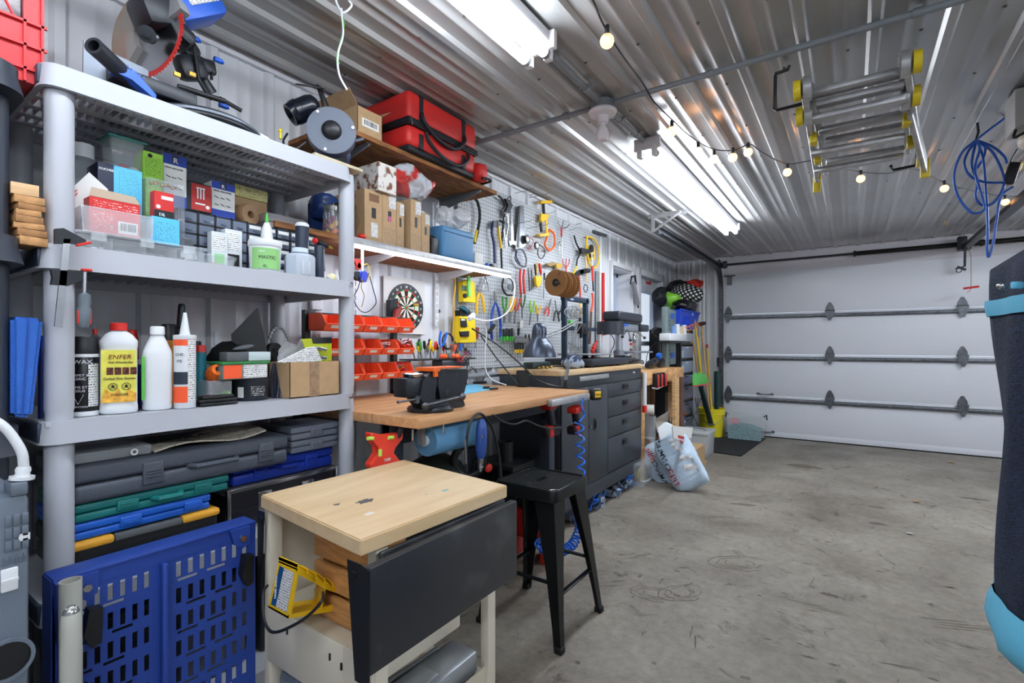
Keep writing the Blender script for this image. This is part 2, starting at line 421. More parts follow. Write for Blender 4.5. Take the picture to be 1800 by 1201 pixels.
g=G();g.cyl((-.995,2.235,ZC-.017),(-.995,2.235,ZC-.06),.06,n=8);part(t,'octagon_box',g,COND)
g=G();g.lathe([(0,-.055),(.066,-.058),(.07,-.066),(.062,-.078),(.03,-.085),(.028,-.11),(.024,-.118),(0,-.118)],(-.995,2.235,ZC),n=28);part(t,'porcelain_holder',g,M('porcelain',(225,220,224),.25))
g=G();g.lathe([(.013,-.115),(.015,-.13),(.026,-.148),(.033,-.168),(.032,-.186),(.022,-.203),(.0,-.209)],(-.995,2.235,ZC),n=24);part(t,'bulb',g,M('frosted_bulb',(235,228,232),.15))
t=thing('string_lights','warm globe string lights looping along the ceiling on a black cord','string lights',PZ(1135,150,ZC-.02))
cordp=[(1020,-40),(1042,0),(1060,42),(1090,92),(1131,148),(1150,180),(1183,212),(1205,233),(1228,250),(1243,258),(1262,264),(1292,264),(1318,254),(1340,268),(1383,288),(1430,283),(1475,294),(1512,302),(1560,305),(1608,297),(1662,322),(1700,333),(1765,345),(1800,345),(1900,352)]
Z0=[ZC-.03]*len(cordp);c3=[PZ(a,b,ZC-.03-(0 if i in(1,4,12,15,19,21)else .045))for i,(a,b)in enumerate(cordp)]
g=G();g.tube(spline(c3,5),.0035,n=6);part(t,'cord',g,BLACK)
glowb=M('warm_bulb_glass',(255,222,178),.05,alpha=.5,em=1.1);fil=M('warm_filament',(255,170,90),.5,em=30)
for px,py in((1067,61),(1181,227),(1227,264),(1255,278),(1288,275),(1315,266),(1384,302),(1513,314),(1660,332),(1767,357)):
    k=min(range(len(c3)),key=lambda i:(cordp[i][0]-px)**2+(cordp[i][1]-py)**2)
    top=PZ(px,py-13,c3[k].z);c=top+V((0,0,-.045))
    g=G();g.cyl(top+V((0,0,.006)),top-V((0,0,.026)),.009,n=10);sk=part(t,'socket',g,BLACK)
    g=G();g.sph(c-V((0,0,.004)),.025,n=18);bb=part(t,'bulb',g,glowb)
    g=G();g.tube(arc(c,.008,0,PI,6,(CS,SN,0),(0,0,1)),.0022,n=5);g.tube(arc(c-V((0,0,.006)),.008,PI,2*PI,6,(CS,SN,0),(0,0,1)),.0022,n=5);part(bb,'filament',g,fil)
# ---- folded ladder hung under the ceiling ----
AL=M('aluminium',(190,190,192),.38,.7,var=.12,vs=25);YCAP=M('yellow_cap',(222,196,40),.45)
t=thing('folding_ladder','aluminium folding ladder with yellow caps hung flat under the ceiling','ladder',(.12,2.75,2.08))
def chan(g,p,q,w,h,m=0):
    p,q=V(p),V(q);dd=q-p;L=dd.length;R=dd.to_track_quat('X','Z').to_matrix();g.obox((p+q)/2,(L,w,h),R,m,.006)
def LP(px,py,z):return PZ(px,py,z)
zL=2.12
rows=[((1420,208),(1590,180),.055,2.10),((1424,268),(1590,244),.04,2.06),((1430,300),(1588,276),.035,2.04),((1424,165),(1590,128),.05,2.17),((1434,184),(1590,150),.04,2.14),((1438,228),(1592,205),.05,2.15),((1450,248),(1588,222),.04,2.14),((1452,285),(1590,262),.04,2.1)]
rungs=[]
for i,(a,b,w_,z)in enumerate(rows):
    A,B=LP(*a,z),LP(*b,z);ym=(A.y+B.y)/2;A.y=B.y=ym
    g=G();chan(g,A,B,w_*1.15,.024);part(t,'rung',g,AL)
def rail(a,b,z0,z1,w_=.022,h=.06,nm='side_rail',m=AL,x=None):
    A,B=LP(*a,z0),LP(*b,z1)
    g=G();chan(g,A,B,w_,h);return part(t,nm,g,m)
rail((1413,150),(1437,312),2.16,2.05);rail((1596,120),(1620,286),2.16,2.06)
rail((1428,160),(1452,300),2.2,2.13);rail((1585,110),(1596,262),2.2,2.13)
rail((1600,190),(1628,300),2.12,1.98,.02,.075)
for(px,py,z,sx)in((1402,160,2.14,-1),(1612,108,2.15,1),(1406,205,2.12,-1),(1610,168,2.12,1)):
    c=LP(px,py,z);g=G();g.cyl(c-V((.012,0,0)),c+V((.012,0,0)),.038,n=14);g.cyl(c-V((.02*sx,0,0)),c-V((.045*sx,0,0)),.045,n=14,m=1);part(t,'hinge_knob',g,[YCAP,AL])
for(px,py,z)in((1430,245,2.08),(1437,279,2.06),(1438,308,2.05),(1594,212,2.09),(1601,250,2.07),(1617,283,2.05)):
    c=LP(px,py,z);g=G();g.obox(c,(.028,.06,.045),None,0,.005);part(t,'end_cap',g,YCAP)
for(px,py,z)in((1436,324,2.04),(1626,296,1.98)):
    c=LP(px,py,z);g=G();g.obox(c,(.035,.02,.085),None,0,.005);part(t,'foot',g,YCAP)
def hook(label,pts,r=.007):
    g=G();g.tube(pts,r,n=8);return solo('ladder_hook',label,'hook',g,BLACK,'black steel hooks holding the ladder')
hz=2.13
q=[PZ(1387,117,ZC-.017),PZ(1385,122,ZC-.06),PZ(1363,130,ZC-.06),PZ(1363,134,ZC-.07),PZ(1362,192,2.18),PZ(1366,194,2.175),PZ(1412,182,2.17),PZ(1420,176,2.175)]
hook('black steel hook at the near left corner of the hung ladder',q)
q=[PZ(1612,236,ZC-.017),PZ(1612,275,2.2),PZ(1609,291,2.06),PZ(1570,299,2.06),PZ(1566,292,2.07)]
hook('black steel hook at the far right corner of the hung ladder',q)
t=thing('ceiling_bracket','white slotted angle bracket under the ceiling at the door track end','bracket',PZ(1160,378,ZC-.02))
A,B=PZ(1139,379,ZC-.035),PZ(1211,373,ZC-.035);B.y=A.y
g=G();g.obox((A+B)/2,((B-A).length,.03,.004),None);g.obox((A+B)/2+V((0,.015,-.015)),((B-A).length,.003,.03));part(t,'top_angle',g,AL)
C=V((-1.45,A.y,2.22));g=G();g.obox((C.x,A.y,(C.z-.03+ZC-.03)/2),(.03,.004,ZC-C.z+.0));part(t,'hanger',g,AL)
g=G();D=V((B.x-.04,A.y,ZC-.04));chan(g,C+V((.01,0,-.02)),D,.004,.022);part(t,'brace',g,AL)
t=thing('door_track','galvanised overhead door track curving down the left side of the garage door','door track',(-1.45,6.9,0))
TX=-1.44;r=.33;zt=2.235;yv=YD-.04
path=[(TX,4.53,zt),(TX,yv-r,zt)]+[(TX,yv-r+r*math.sin(a),zt-r+r*math.cos(a))for a in[PI/2*k/10 for k in range(1,11)]]+[(TX,yv,.05)]
def sweep(g,path,prof,m=0):
    rings=[]
    for i,p in enumerate(path):
        a=V(path[max(i-1,0)]);b=V(path[min(i+1,len(path)-1)]);tt=(b-a).normalized();side=V((1,0,0));up=side.cross(tt)
        rings.append([V(p)+side*u+up*v for u,v in prof])
    g.loft(rings,m,True)
g=G();sweep(g,path,[(-.025,-.03),(.022,-.03),(.022,-.024),(-.019,-.024),(-.019,.024),(.022,.024),(.022,.03),(-.025,.03)]);part(t,'track',g,galv)
g=G();g.box((TX-.028,4.53,zt+.03),(TX-.022,yv-r,zt+.065));g.box((TX-.028,4.53,zt+.03),(TX+.01,yv-r,zt+.034));part(t,'angle_iron',g,galv)
g=G();g.box((TX-.03,yv-.02,.1),(TX-.024,yv+.045,2.05));part(t,'wall_angle',g,galv)
g=G();g.prism([(TX-.02,YD-.012,2.14),(TX-.02,YD-.17,2.28),(TX-.02,YD-.12,2.34),(TX-.02,YD-.012,2.34)],(.006,0,0));part(t,'flag_bracket',g,galv)
g=G();g.cyl((TX-.05,yv-.02,.42),(TX+.02,yv-.02,.42),.02);g.box((TX-.05,yv-.03,.9),(TX-.02,yv,1.02));part(t,'lock_plate',g,DARK)
t=thing('torsion_spring_shaft','black torsion spring shaft across the header above the garage door','torsion bar',(.2,YD-.07,2.25))
zb=2.262;yb=YD-.085
g=G();g.cyl((-1.47,yb,zb),(2.35,yb,zb),.013);part(t,'shaft',g,DARK)
g=G();g.cyl((.05,yb,zb),(2.2,yb,zb),.024,n=14)
for i in range(210):
    x=.07+i*.01;g.cyl((x-.003,yb,zb),(x+.003,yb,zb),.027,n=12,cap=True)
part(t,'spring',g,M('oiled_spring',(24,22,22),.4,.4))
for x in(-1.43,.04,1.14):g=G();g.cyl((x-.012,yb,zb),(x+.012,yb,zb),.034,n=14);g.box((x-.004,yb,zb-.03),(x+.004,YD-.015,zb+.03));part(t,'bearing_plate',g,DARK)
g=G();g.cyl((-1.4,yb,zb),(-1.36,yb,zb),.05,n=20);part(t,'cable_drum',g,galv)
XO=1.0
t=thing('door_opener','dark garage door opener rail with motor head and link arm','garage door opener',(XO,4,2.22))
g=G();g.box((XO-.02,2.75,2.205),(XO+.02,YD-.1,2.25));g.box((XO-.03,2.75,2.2),(XO+.03,YD-.1,2.206));part(t,'rail',g,M('rail_dark',(48,48,50),.45,.5))
g=G();g.box((XO-.17,2.3,2.13),(XO+.17,2.76,2.28),bev=.03);mo=part(t,'motor_head',g,M('opener_grey',(165,162,160),.5))
g=G();g.box((XO-.12,2.28,2.1),(XO+.12,2.34,2.15),bev=.02);part(mo,'lamp_lens',g,WHITE)
g=G();
for s in(-1,1):g.box((XO+s*.15-.01,2.4,2.28),(XO+s*.15+.01,2.43,ZC-.017));
part(t,'hanger_strap',g,galv)
g=G();g.box((XO-.05,YD-.16,2.2),(XO+.05,YD-.012,2.29),bev=.004);g.box((XO-.07,YD-.2,2.19),(XO+.01,YD-.14,2.33),bev=.01);part(t,'header_bracket',g,DARK)
g=G();ya=YD-.2;g.obox((XO-.012,ya,2.11),(.02,.012,.2),(.12,0,0));g.obox((XO-.03,ya+.06,2.0),(.08,.012,.025),(0,.5,0));g.tube(arc((XO-.05,ya+.06,1.98),.022,0,2*PI,12,(1,0,0),(0,0,1)),.005);g.cyl((XO-.08,ya+.06,2.0),(XO,ya+.06,2.02),.006);part(t,'link_arm',g,DARK)
p1=PY(1707,412,ya-.1);p2=PY(1707,505,ya-.1)
g=G();g.tube([V((XO,ya-.1,2.2)),V((p2.x,ya-.1,2.1)),p2],.003,n=6);pc=part(t,'release_cord',g,M('cord_beige',(160,140,110),.8))
g=G();g.cyl(p2-V((.06,0,.01)),p2+V((.06,0,.004)),.011,n=10);g.tube([p2,p2-V((.01,0,.04)),p2-V((.03,0,.05))],.003,n=5);part(pc,'release_handle',g,RED,'red T handle')
BC=M('blue_cord',(28,84,170),.4)
t=thing('extension_cord','blue extension cord looped on a black ceiling hook with adapter block','extension cord',PZ(1717,216,ZC-.017))
def CZ(px,py,d=1.78):
    return PY(px,py,2.0)
yy=PZ(1717,216,ZC-.017).y
def CB(px,py,o=0):return PY(px,py,yy+o)
g=G();g.tube([CB(1718,216),CB(1720,232),CB(1716,246)],.006);part(t,'hook',g,BLACK)
loops=[[(1716,246),(1690,270),(1677,310),(1684,345),(1705,372),(1722,374),(1731,366),(1726,345),(1714,300),(1722,262),(1716,246)],
         [(1716,246),(1700,270),(1695,290),(1706,310),(1730,320),(1760,321),(1767,320)],
         [(1716,246),(1745,268),(1764,310),(1762,335),(1745,358),(1725,360),(1715,345),(1718,320),(1708,290),(1716,246)],
         [(1716,246),(1728,280),(1734,350),(1736,400),(1735,435),(1738,452),(1746,425),(1752,385),(1760,345),(1781,328)],
         [(1716,246),(1745,258),(1765,275),(1770,288)],[(1716,246),(1732,262),(1722,290),(1712,298)],
         [(1716,246),(1750,220),(1790,192),(1812,185)]]
for i,L in enumerate(loops):
    g=G();g.tube(spline([CB(a,b,(i-3)*.012)for a,b in L],6),.006,n=8);part(t,'cord_loop',g,BC)
a=CB(1778,305);g=G();g.obox(a,(.045,.04,.11),(0,.25,0),0,.008);ad=part(t,'adapter_block',g,BLACK)
g=G();g.obox(a+V((.03,.01,.03)),(.018,.03,.05),(0,.25,0),0,.008);part(ad,'yellow_plug',g,YEL)
g=G();g.tube(spline([CB(1788,262),CB(1776,285),CB(1778,292)],5),.003);part(t,'black_wire',g,BLACK)
t=thing('loose_wire','thin white and green wire dangling from the ceiling above the red bag','wire',PZ(592,0,ZC-.02))
g=G();y0=PZ(605,20,ZC-.02)
W=lambda px,py,k:V(_d(px,py))*k+V((0,0,CH))
kz=y0.length
kk=(ZC-.02-CH)/_d(600,10)[2]
pts=[W(588,-10,kk),W(593,8,kk),W(604,22,kk),W(618,10,kk),W(612,0,kk)];g.tube(spline(pts,5),.0035);pts=[W(600,15,kk),W(603,60,kk),W(594,95,kk),W(596,130,kk),W(610,158,kk)]
g.tube(spline(pts,6),.0035);part(t,'white_wire',g,WHITE)
g=G();pts=[W(600,20,kk),W(604,50,kk),W(592,100,kk),W(597,112,kk)];g.tube(spline(pts,6),.0025);part(t,'green_wire',g,GREEN)
g=G();a=PZ(1660,388,ZC-.017);g.tube([a,a-V((0,0,.03)),a+V((.02,0,-.05)),a+V((.035,0,-.03))],.003);solo('screw_hook','small brass screw hook in the ceiling near the garage door','hook',g,BRASS)

# ================= GREY RESIN SHELVES AND WHAT STANDS ON THEM =================
RES=M('grey_resin',(180,183,191),.42,bump=.05,bs=150)
RESD=M('shaded_end_slate',(50,60,76),.4)  # dark colour standing in for shade on the shelf ends
SXF,SXB,SY0,SY1=-1.553,-2.035,.335,1.205
def wy(px,x):return PX(px,600,x).y
def wz(px,py,x):return PX(px,py,x).z
t=thing('storage_shelves','light grey plastic shelving unit crowded with workshop supplies','shelving unit',((SXF+SXB)/2,(SY0+SY1)/2,0))
tiers=[(1.85,.055),(1.423,.06),(1.0,.055),(.57,.055),(.14,.055)]
def rr_outline(x0,x1,y0,y1,r,z,n=4):
    return[V(((x0+x1)/2+a,(y0+y1)/2+b,z))for a,b in rrect(x1-x0,y1-y0,r,n)]
for k,(z,h)in enumerate(tiers):
    g=G()
    O=rr_outline(SXB,SXF,SY0,SY1,.035,0);I=rr_outline(SXB+.008,SXF-.008,SY0+.008,SY1-.008,.028,0)
    def up(L,zz):return[V((p.x,p.y,zz))for p in L]
    Of=[V((p.x*1.0+(.004 if p.x>-1.8 else-.004),p.y+(.004 if p.y>.8 else-.004),z-h))for p in O]
    g.loft([up(I,z-.004),up(I,z-h),Of,up(O,z-.004),up(O,z),up(I,z),up(I,z-.004)],0,cap=False)
    if k==0:
        for i in range(44):
            y=SY0+.03+i*(SY1-SY0-.06)/43;g.box((SXB+.006,y-.0022,z-.03),(SXF-.006,y+.0022,z-.002))
            if i%2==0 or k:pass
        for x in(-1.63,-1.72,-1.80,-1.88,-1.96):g.box((x-.012,SY0+.006,z-.034),(x+.012,SY1-.006,z-.001))
        for i in range(38):
            y=SY0+.05+i*.0205;g.prism([(SXF-.03,y,z-.005),(SXF-.075,y,z-.005),(SXF-.07,y,z-.03),(SXF-.05,y,z-.045),(SXF-.035,y,z-.03)],(0,.002,0))
    else:
        g.box((SXB+.006,SY0+.006,z-.012),(SXF-.006,SY1-.006,z-.0015))
        for i in range(24):y=SY0+.04+i*(SY1-SY0-.08)/23;g.box((SXB+.01,y-.002,z-.035),(SXF-.01,y+.002,z-.01))
    sh=part(t,'shelf',g,RES)
    g=G();g.loft([[V((SXF-.008-.0,SY0-.0045,z-.004)),V((SXF-.06,SY0-.0045,z-.004)),V((SXB+.05,SY0-.0045,z-.004)),V((SXB+.05,SY0-.0075,z-h+.006)),V((SXF-.035,SY0-.0075,z-h+.006))]],0)if False else None
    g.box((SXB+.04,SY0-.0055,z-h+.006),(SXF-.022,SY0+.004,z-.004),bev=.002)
    part(sh,'end_shade',g,RESD,'shelf end with its shade painted dark slate')  # shade of the end face, painted on as a dark slate piece
post_xy=[(-1.592,wy(104,-1.592)),(-1.592,wy(609,-1.592)),(-1.995,SY0+.045),(-1.995,SY1-.04)]
for i in range(4):
    z0,z1=tiers[i+1][0]-.002,tiers[i][0]-.02
    for x,y in post_xy:
        g=G();g.lathe([(.0265,z0),(.0265,z0+.02),(.0285,z0+.03),(.0285,z1-.03),(.0265,z1-.02),(.0265,z1)],(x,y,0),n=24);g.cyl((x,y,z0-.05),(x,y,z0),.024,n=12)if False else None
        part(t,'post',g,RES)
for x,y in post_xy:
    g=G();g.cyl((x,y,0),(x,y,tiers[4][0]-.03),.028,n=20);part(t,'foot',g,RES)
# ---- small makers ----
def fb(px0,px1,pyt,z0,x,d,pyx=None):
    """front face at X=x between two pixel columns, standing on z0, top seen at pyt; box runs d deep"""
    y0,y1=wy(px0,x),wy(px1,x);pm=pyx if pyx else(px0+px1)/2
    return V((x-d,y0,z0)),V((x,y1,wz(pm,pyt,x)))
def cyl_at(px0,px1,x):
    pc=(px0+px1)/2;y=wy(pc,x);dep=-SN*x+CS*y
    u=(pc-900)/FPX;return y,(px1-px0)/2*dep/FPX/math.sqrt(1+u*u)
def fineprint(name,base,ink,sc=160,dens=.52):
    """small print: broken dark lines"""
    if name in _M:return _M[name]
    m=M(name,base,.6);n=m.node_tree.nodes;l=m.node_tree.links;b=n['Principled BSDF']
    tc=n.new('ShaderNodeTexCoord');br=n.new('ShaderNodeTexBrick')
    mp=n.new('ShaderNodeMapping');mp.inputs['Rotation'].default_value=(PI/2,0,PI/2)
    l.new(tc.outputs['Object'],mp.inputs[0]);l.new(mp.outputs[0],br.inputs[0])
    sx=n.new('ShaderNodeSeparateXYZ');l.new(tc.outputs['Object'],sx.inputs[0])
    ma=n.new('ShaderNodeMath');ma.operation='MULTIPLY';ma.inputs[1].default_value=sc*6;l.new(sx.outputs[2],ma.inputs[0])
    sn=n.new('ShaderNodeMath');sn.operation='SINE';l.new(ma.outputs[0],sn.inputs[0])
    gt=n.new('ShaderNodeMath');gt.operation='GREATER_THAN';gt.inputs[1].default_value=.1;l.new(sn.outputs[0],gt.inputs[0])
    nz=n.new('ShaderNodeTexNoise');nz.inputs['Scale'].default_value=sc*2.4;nz.inputs['Detail'].default_value=1;l.new(tc.outputs['Object'],nz.inputs[0])
    g2=n.new('ShaderNodeMath');g2.operation='GREATER_THAN';g2.inputs[1].default_value=dens;l.new(nz.outputs[0],g2.inputs[0])
    mu=n.new('ShaderNodeMath');mu.operation='MULTIPLY';l.new(gt.outputs[0],mu.inputs[0]);l.new(g2.outputs[0],mu.inputs[1])
    mx=n.new('ShaderNodeMix');mx.data_type='RGBA';l.new(mu.outputs[0],mx.inputs[0]);mx.inputs[6].default_value=lin(base)+(1,);mx.inputs[7].default_value=lin(ink)+(1,)
    l.new(mx.outputs[2],b.inputs['Base Color']);n.remove(br);n.remove(mp);return m
FPW=fineprint('small_print_white',(232,232,232),(60,60,60))
FPB=fineprint('small_print_cyan',(95,190,225),(40,70,90),200,.56)
FPG=fineprint('small_print_green',(150,205,70),(50,70,30),200,.54)
FPR=fineprint('small_print_red',(200,42,38),(240,220,220),170,.56)
FPK=fineprint('small_print_black',(26,27,30),(215,215,215),190,.55)
BARC=M('barcode_label',(235,235,235),.6)
def barcode(par,x,y0,y1,z0,z1,horiz=True):
    g=G();g.box((x,y0,z0),(x+.0008,y1,z1));b=part(par,'barcode_label',g,PAPER)
    g=G();y=y0+(y1-y0)*.12;random.seed(int(abs(y0)*999))
    while y<y1-(y1-y0)*.14:
        w=(y1-y0)*random.choice((.018,.03,.045));g.box((x+.0008,y,z0+(z1-z0)*.25),(x+.0012,y+w,z1-(z1-z0)*.12));y+=w+(y1-y0)*random.choice((.02,.035))
    part(b,'bars',g,INK,stuff=True)
def panel(par,nm,x,y0,y1,z0,z1,m,th=.0008):
    g=G();g.box((x,y0,z0),(x+th,y1,z1));return part(par,nm,g,m)
def tx(par,s,x,y,z,size,m=INK,nm='lettering',**k):return text(par,s,(x+.0012,y,z),size,(0,1,0),(0,0,1),m,nm,**k)
def carton(name,label,cat,a,b,m,group=None,flap=None):
    t=thing(name,label,cat,((a.x+b.x)/2,(a.y+b.y)/2,a.z),group)
    g=G();g.box(a,b,bev=.0015,seg=1);part(t,'body',g,m);return t
def bottle(name,label,cat,x,px0,px1,z0,z1,prof,mats,ms=None,pname='body',n=28,sq=None):
    """prof in units of radius, height fraction"""
    y,r=cyl_at(px0,px1,x);h=z1-z0
    t=thing(name,label,cat,(x,y,z0))
    g=G();g.lathe([(a*r,z0+b*h)for a,b in prof],(x,y,0),n=n,ms=ms)
    part(t,pname,g,mats);return t,y,r
def cyltext(par,s,c,r,z,size,m,mid,nm='lettering',sx=1):
    """text wrapped on a vertical cylinder round c, centred on the angle mid"""
    o=text(par,s,(0,0,0),size,(1,0,0),(0,1,0),m,nm,depth=.0002,sx=sx,align='CENTER');o0=ORG[par.name]
    for v in o.data.vertices:
        p=v.co+o0;a=mid+p.x/r;rr=r+p.z+.0006
        v.co=V((c[0]+rr*math.cos(a),c[1]+rr*math.sin(a),z+p.y))-o0
    return o
def camang(x,y):return math.atan2(-y,-x)
Z1,Z2,Z3,Z4=1.85,1.423,1.0,.57
# ================= tier three: bottles =================
z=Z3
x=-1.64
t,y,r=bottle('aerosol_can','black aerosol can of carpet cleaner with a white rim, nearest the front post','spray can',x,119,176,z,wz(147,592,x),[(0,0),(.93,0),(.96,.02),(.96,.76),(.9,.78)],[M('can_black',(22,23,26),.3,.3)])
g=G();h=wz(147,592,x)-z;g.lathe([(.97*r,z),(1.0*r,z+.006),(.97*r,z+.012)],(x,y,0),n=28);g.lathe([(.97*r,z+.74*h),(1.0*r,z+.755*h),(.95*r,z+.78*h)],(x,y,0),n=28);part(t,'white_rim',g,WHITE,'white rim of the can')
g=G();g.lathe([(.9*r,z+.775*h),(.92*r,z+.8*h),(.86*r,z+.985*h),(.8*r,z+h),(0,z+h)],(x,y,0),n=28);part(t,'cap',g,BLACK)
a=camang(x,y);
for s,zz_,sz in(('ERWAX',.66,.014),('CARPET &',.50,.0085),('FABRIC',.455,.0085),('TAPIS ET',.35,.0085),('TISSUS',.305,.0085),('ATTENTION',.11,.006)):cyltext(t,s,(x,y),.965*r,z+zz_*h,sz,WHITE,a-.38,sx=1.15)
g=G()
for k in range(10):
    a0=a+.28+k*.09;g.face([V((x+.972*r*math.cos(q),y+.972*r*math.sin(q),zz_))for q,zz_ in((a0,z+.12*h),(a0+.09,z+.12*h),(a0+.09,z+.66*h),(a0,z+.66*h))])
part(t,'label',g,FPW)
a2=a-.38;g=G()
tri_=[V((x+.975*r*math.cos(a2+u),y+.975*r*math.sin(a2+u),z+v*h))for u,v in((-.36,.27),(.36,.27),(0,.15))]
g.tube(tri_,.0008,n=4,closed=True);part(t,'warning_triangle',g,WHITE)
x=-1.625
def rsq_bottle(name,label,px0,px1,x,zt,body_top,prof,m,dep=.8,round_=.35):
    y,r=cyl_at(px0,px1,x);t=thing(name,label,'bottle',(x,y,z))
    R=Matrix.Rotation(camang(x,y),3,'Z');rings=[]
    for s_,hh in prof:
        w_=2*r*s_;rings.append([V((x,y,z+hh*(zt-z)))+R@V((b*dep,a_,0))for a_,b in rrect(w_,w_,w_*(round_ if s_>.6 else .499),5)])
    g=G();g.loft(rings);part(t,'body',g,m,ang=55);return t,y,r,R
zt=wz(209,568,x)
t,y,r,R=rsq_bottle('gel_bottle','white gel fire starter bottle with red cap and yellow label',175,243,x,zt,.86,[(.9,0),(1,.02),(1,.08),(.97,.1),(.97,.72),(1,.74),(1,.8),(.72,.87),(.42,.91),(.42,.93)],WHITE)
hh=zt-z;g=G();g.lathe([(.46*r,z+.915*hh),(.46*r,z+.99*hh),(.4*r,z+hh),(0,z+hh)],(x,y,0),n=24);part(t,'cap',g,RED)
f=lambda u,v,o=.0:V((x,y,z+v*hh))+R@V((r*.78+o,u*r,0))
Ri=R@V((0,1,0));Ui=V((0,0,1))
g=G();g.prism([f(-.9,.13),f(.9,.13),f(.9,.7),f(-.9,.7)],R@V((.0035,0,0)));lb=part(t,'label',g,M('label_yellow',(226,218,88),.55,var=.1,vs=40))
g=G();g.prism([f(-.9,.13,.0036)]+[f(-.9+1.8*k/8,.16+.13*abs(math.sin(k*1.9)),.0036)for k in range(9)]+[f(.9,.13,.0036)],R@V((.0006,0,0)));part(t,'flame_print',g,M('flame_orange',(232,165,60),.6,var=.4,vs=60))
for k in range(4):g=G();g.prism([f(-.62+k*.4,.43,.0036),f(-.62+k*.4+.34,.43,.0036),f(-.62+k*.4+.34,.51,.0036),f(-.62+k*.4,.51,.0036)],R@V((.0008,0,0)));part(t,'picture',g,M('picture_mix',(90,40,25),.6,var=.9,vs=120))
for s,u,v,sz,m in(('ENFER',-.55,.6,.017,M('maroon',(120,30,25),.6)),('Gel Allume-feu',-.55,.555,.0085,INK),('Gelled Fire Starter',-.8,.375,.009,INK),('DANGER',-.4,.2,.009,INK)):text(t,s,f(u,v,.0045),sz,Ri,Ui,m,shear=.15 if s!='DANGER' else 0)
for u in(-.3,.38):
    g=G();c=f(u,.30,.0045);pts=[c+Ri*(.0095*math.cos(q+PI/8))+Ui*(.0095*math.sin(q+PI/8))for q in[k*PI/4 for k in range(8)]];g.tube(pts,.0009,n=4,closed=True);g.sph(c+Ui*.002,.0028,n=8);g.tube([c-Ri*.005-Ui*.005,c+Ri*.005+Ui*.001],.0007,n=4);g.tube([c+Ri*.005-Ui*.005,c-Ri*.005+Ui*.001],.0007,n=4);part(t,'hazard_symbol',g,INK)
zt=wz(277,574,x)
t,y,r,R=rsq_bottle('white_jug','plain white plastic jug with a green label on its left side',250,303,x,zt,.86,[(.9,0),(1,.02),(.96,.09),(1,.11),(1,.66),(.96,.7),(.7,.8),(.5,.87),(.44,.9),(.44,.92)],WHITE)
hh=zt-z;g=G();g.lathe([(.52*r,z+.9*hh),(.5*r,z+.99*hh),(.44*r,z+hh),(0,z+hh)],(x,y,0),n=20);part(t,'cap',g,WHITE)
g=G();g.prism([V((x,y,z+v*hh))+R@V((u*r,-r*1.0,0))for u,v in((-.5,.13),(.6,.13),(.6,.64),(-.5,.64))],R@V((0,-.001,0)));g.prism([f(-.92,v,-.004+.006)if False else V((x,y,z+v*hh))+R@V((.8*r,u*r,0))for u,v in((-1,.13),(-.8,.13),(-.8,.64),(-1,.64))],R@V((.001,0,0)));part(t,'label',g,M('label_green',(95,185,75),.5))
xx=-1.60;zt=wz(324,590,xx);
t,y,r=bottle('caulk_tube','white and orange cartridge of sealant standing nozzle up','sealant cartridge',xx,305,345,z,zt,[(0,0),(.95,0),(1,.01),(1,.97),(.95,1),(0,1)],[WHITE])
h=zt-z
def band(par,nm,lo,hi,m,x=xx,y=None,r=None,a0=None,a1=None):
    g=G();n_=14;A=camang(x,y);a0=A-1.3 if a0 is None else a0;a1=A+1.3 if a1 is None else a1
    for k in range(n_):
        q0,q1=a0+(a1-a0)*k/n_,a0+(a1-a0)*(k+1)/n_
        g.face([V((x+(r+.0006)*math.cos(q),y+(r+.0006)*math.sin(q),w_))for q,w_ in((q0,lo),(q1,lo),(q1,hi),(q0,hi))])
    return part(par,nm,g,m)
A=camang(xx,y)
ORD=M('label_orange',(238,88,45),.5);band(t,'orange_band',z+.08*h,z+.30*h,ORD,xx,y,r,A-1.3,A+.25);band(t,'orange_band',z+.86*h,z+.95*h,ORD,xx,y,r,A-1.3,A+.25);band(t,'dark_band',z+.33*h,z+.5*h,M('label_navy',(35,45,60),.5),xx,y,r,A-1.3,A+.25);band(t,'fine_print',z+.1*h,z+.94*h,FPW,xx,y,r,A+.27,A+1.3)
cyltext(t,'CHE-',(xx,y),r,z+.72*h,.011,INK,A-.45);cyltext(t,'ITE',(xx,y),r,z+.63*h,.011,INK,A-.5)
g=G();g.lathe([(.5*r,zt),(.45*r,zt+.01),(.16*r,wz(330,550,xx)),(0,wz(330,550,xx))],(xx,y,0),n=16);part(t,'nozzle',g,WHITE)
g=G();g.lathe([(1.02*r,zt-.012),(1.06*r,zt-.01),(1.06*r,zt),(.9*r,zt+.002),(.3*r,zt+.001)],(xx,y,0),n=24);part(t,'end_ring',g,WHITE)
def simple_can(label,px0,px1,x,pyt,m,capm,capf=.9,nm='spray_can',cat='spray can',neck=.8,z0=None):
    z0=z if z0 is None else z0
    zt=wz((px0+px1)/2,pyt,x);t,y,r=bottle(nm,label,cat,x,px0,px1,z0,zt,[(0,0),(1,0),(1,capf-.06),(neck,capf),(0,capf)],[m])
    g=G();h=zt-z0;g.lathe([(neck*r,z0+(capf-.01)*h),(neck*r,zt-.004),(neck*.85*r,zt),(0,zt)],(x,y,0),n=20);part(t,'cap',g,capm);return t,y,r
simple_can('grey canister with a small red nozzle behind the black aerosol',152,182,-1.70,578,M('grey_can',(150,150,152),.4,.4),RED,.93,neck=.3)
simple_can('dark blue spray can seen between the gel bottle and the white jug',237,262,-1.70,632,M('navy_can',(28,45,110),.4),WHITE,.9)
simple_can('red tin with square shoulders behind the gel bottle',218,244,-1.78,580,M('red_tin',(190,30,35),.4,.2),RED,.95)
simple_can('black capped can behind the white jug, left of the sealant',282,312,-1.71,570,M('yellow_tin',(215,140,40),.4,.2),BLACK,.8,neck=.95)
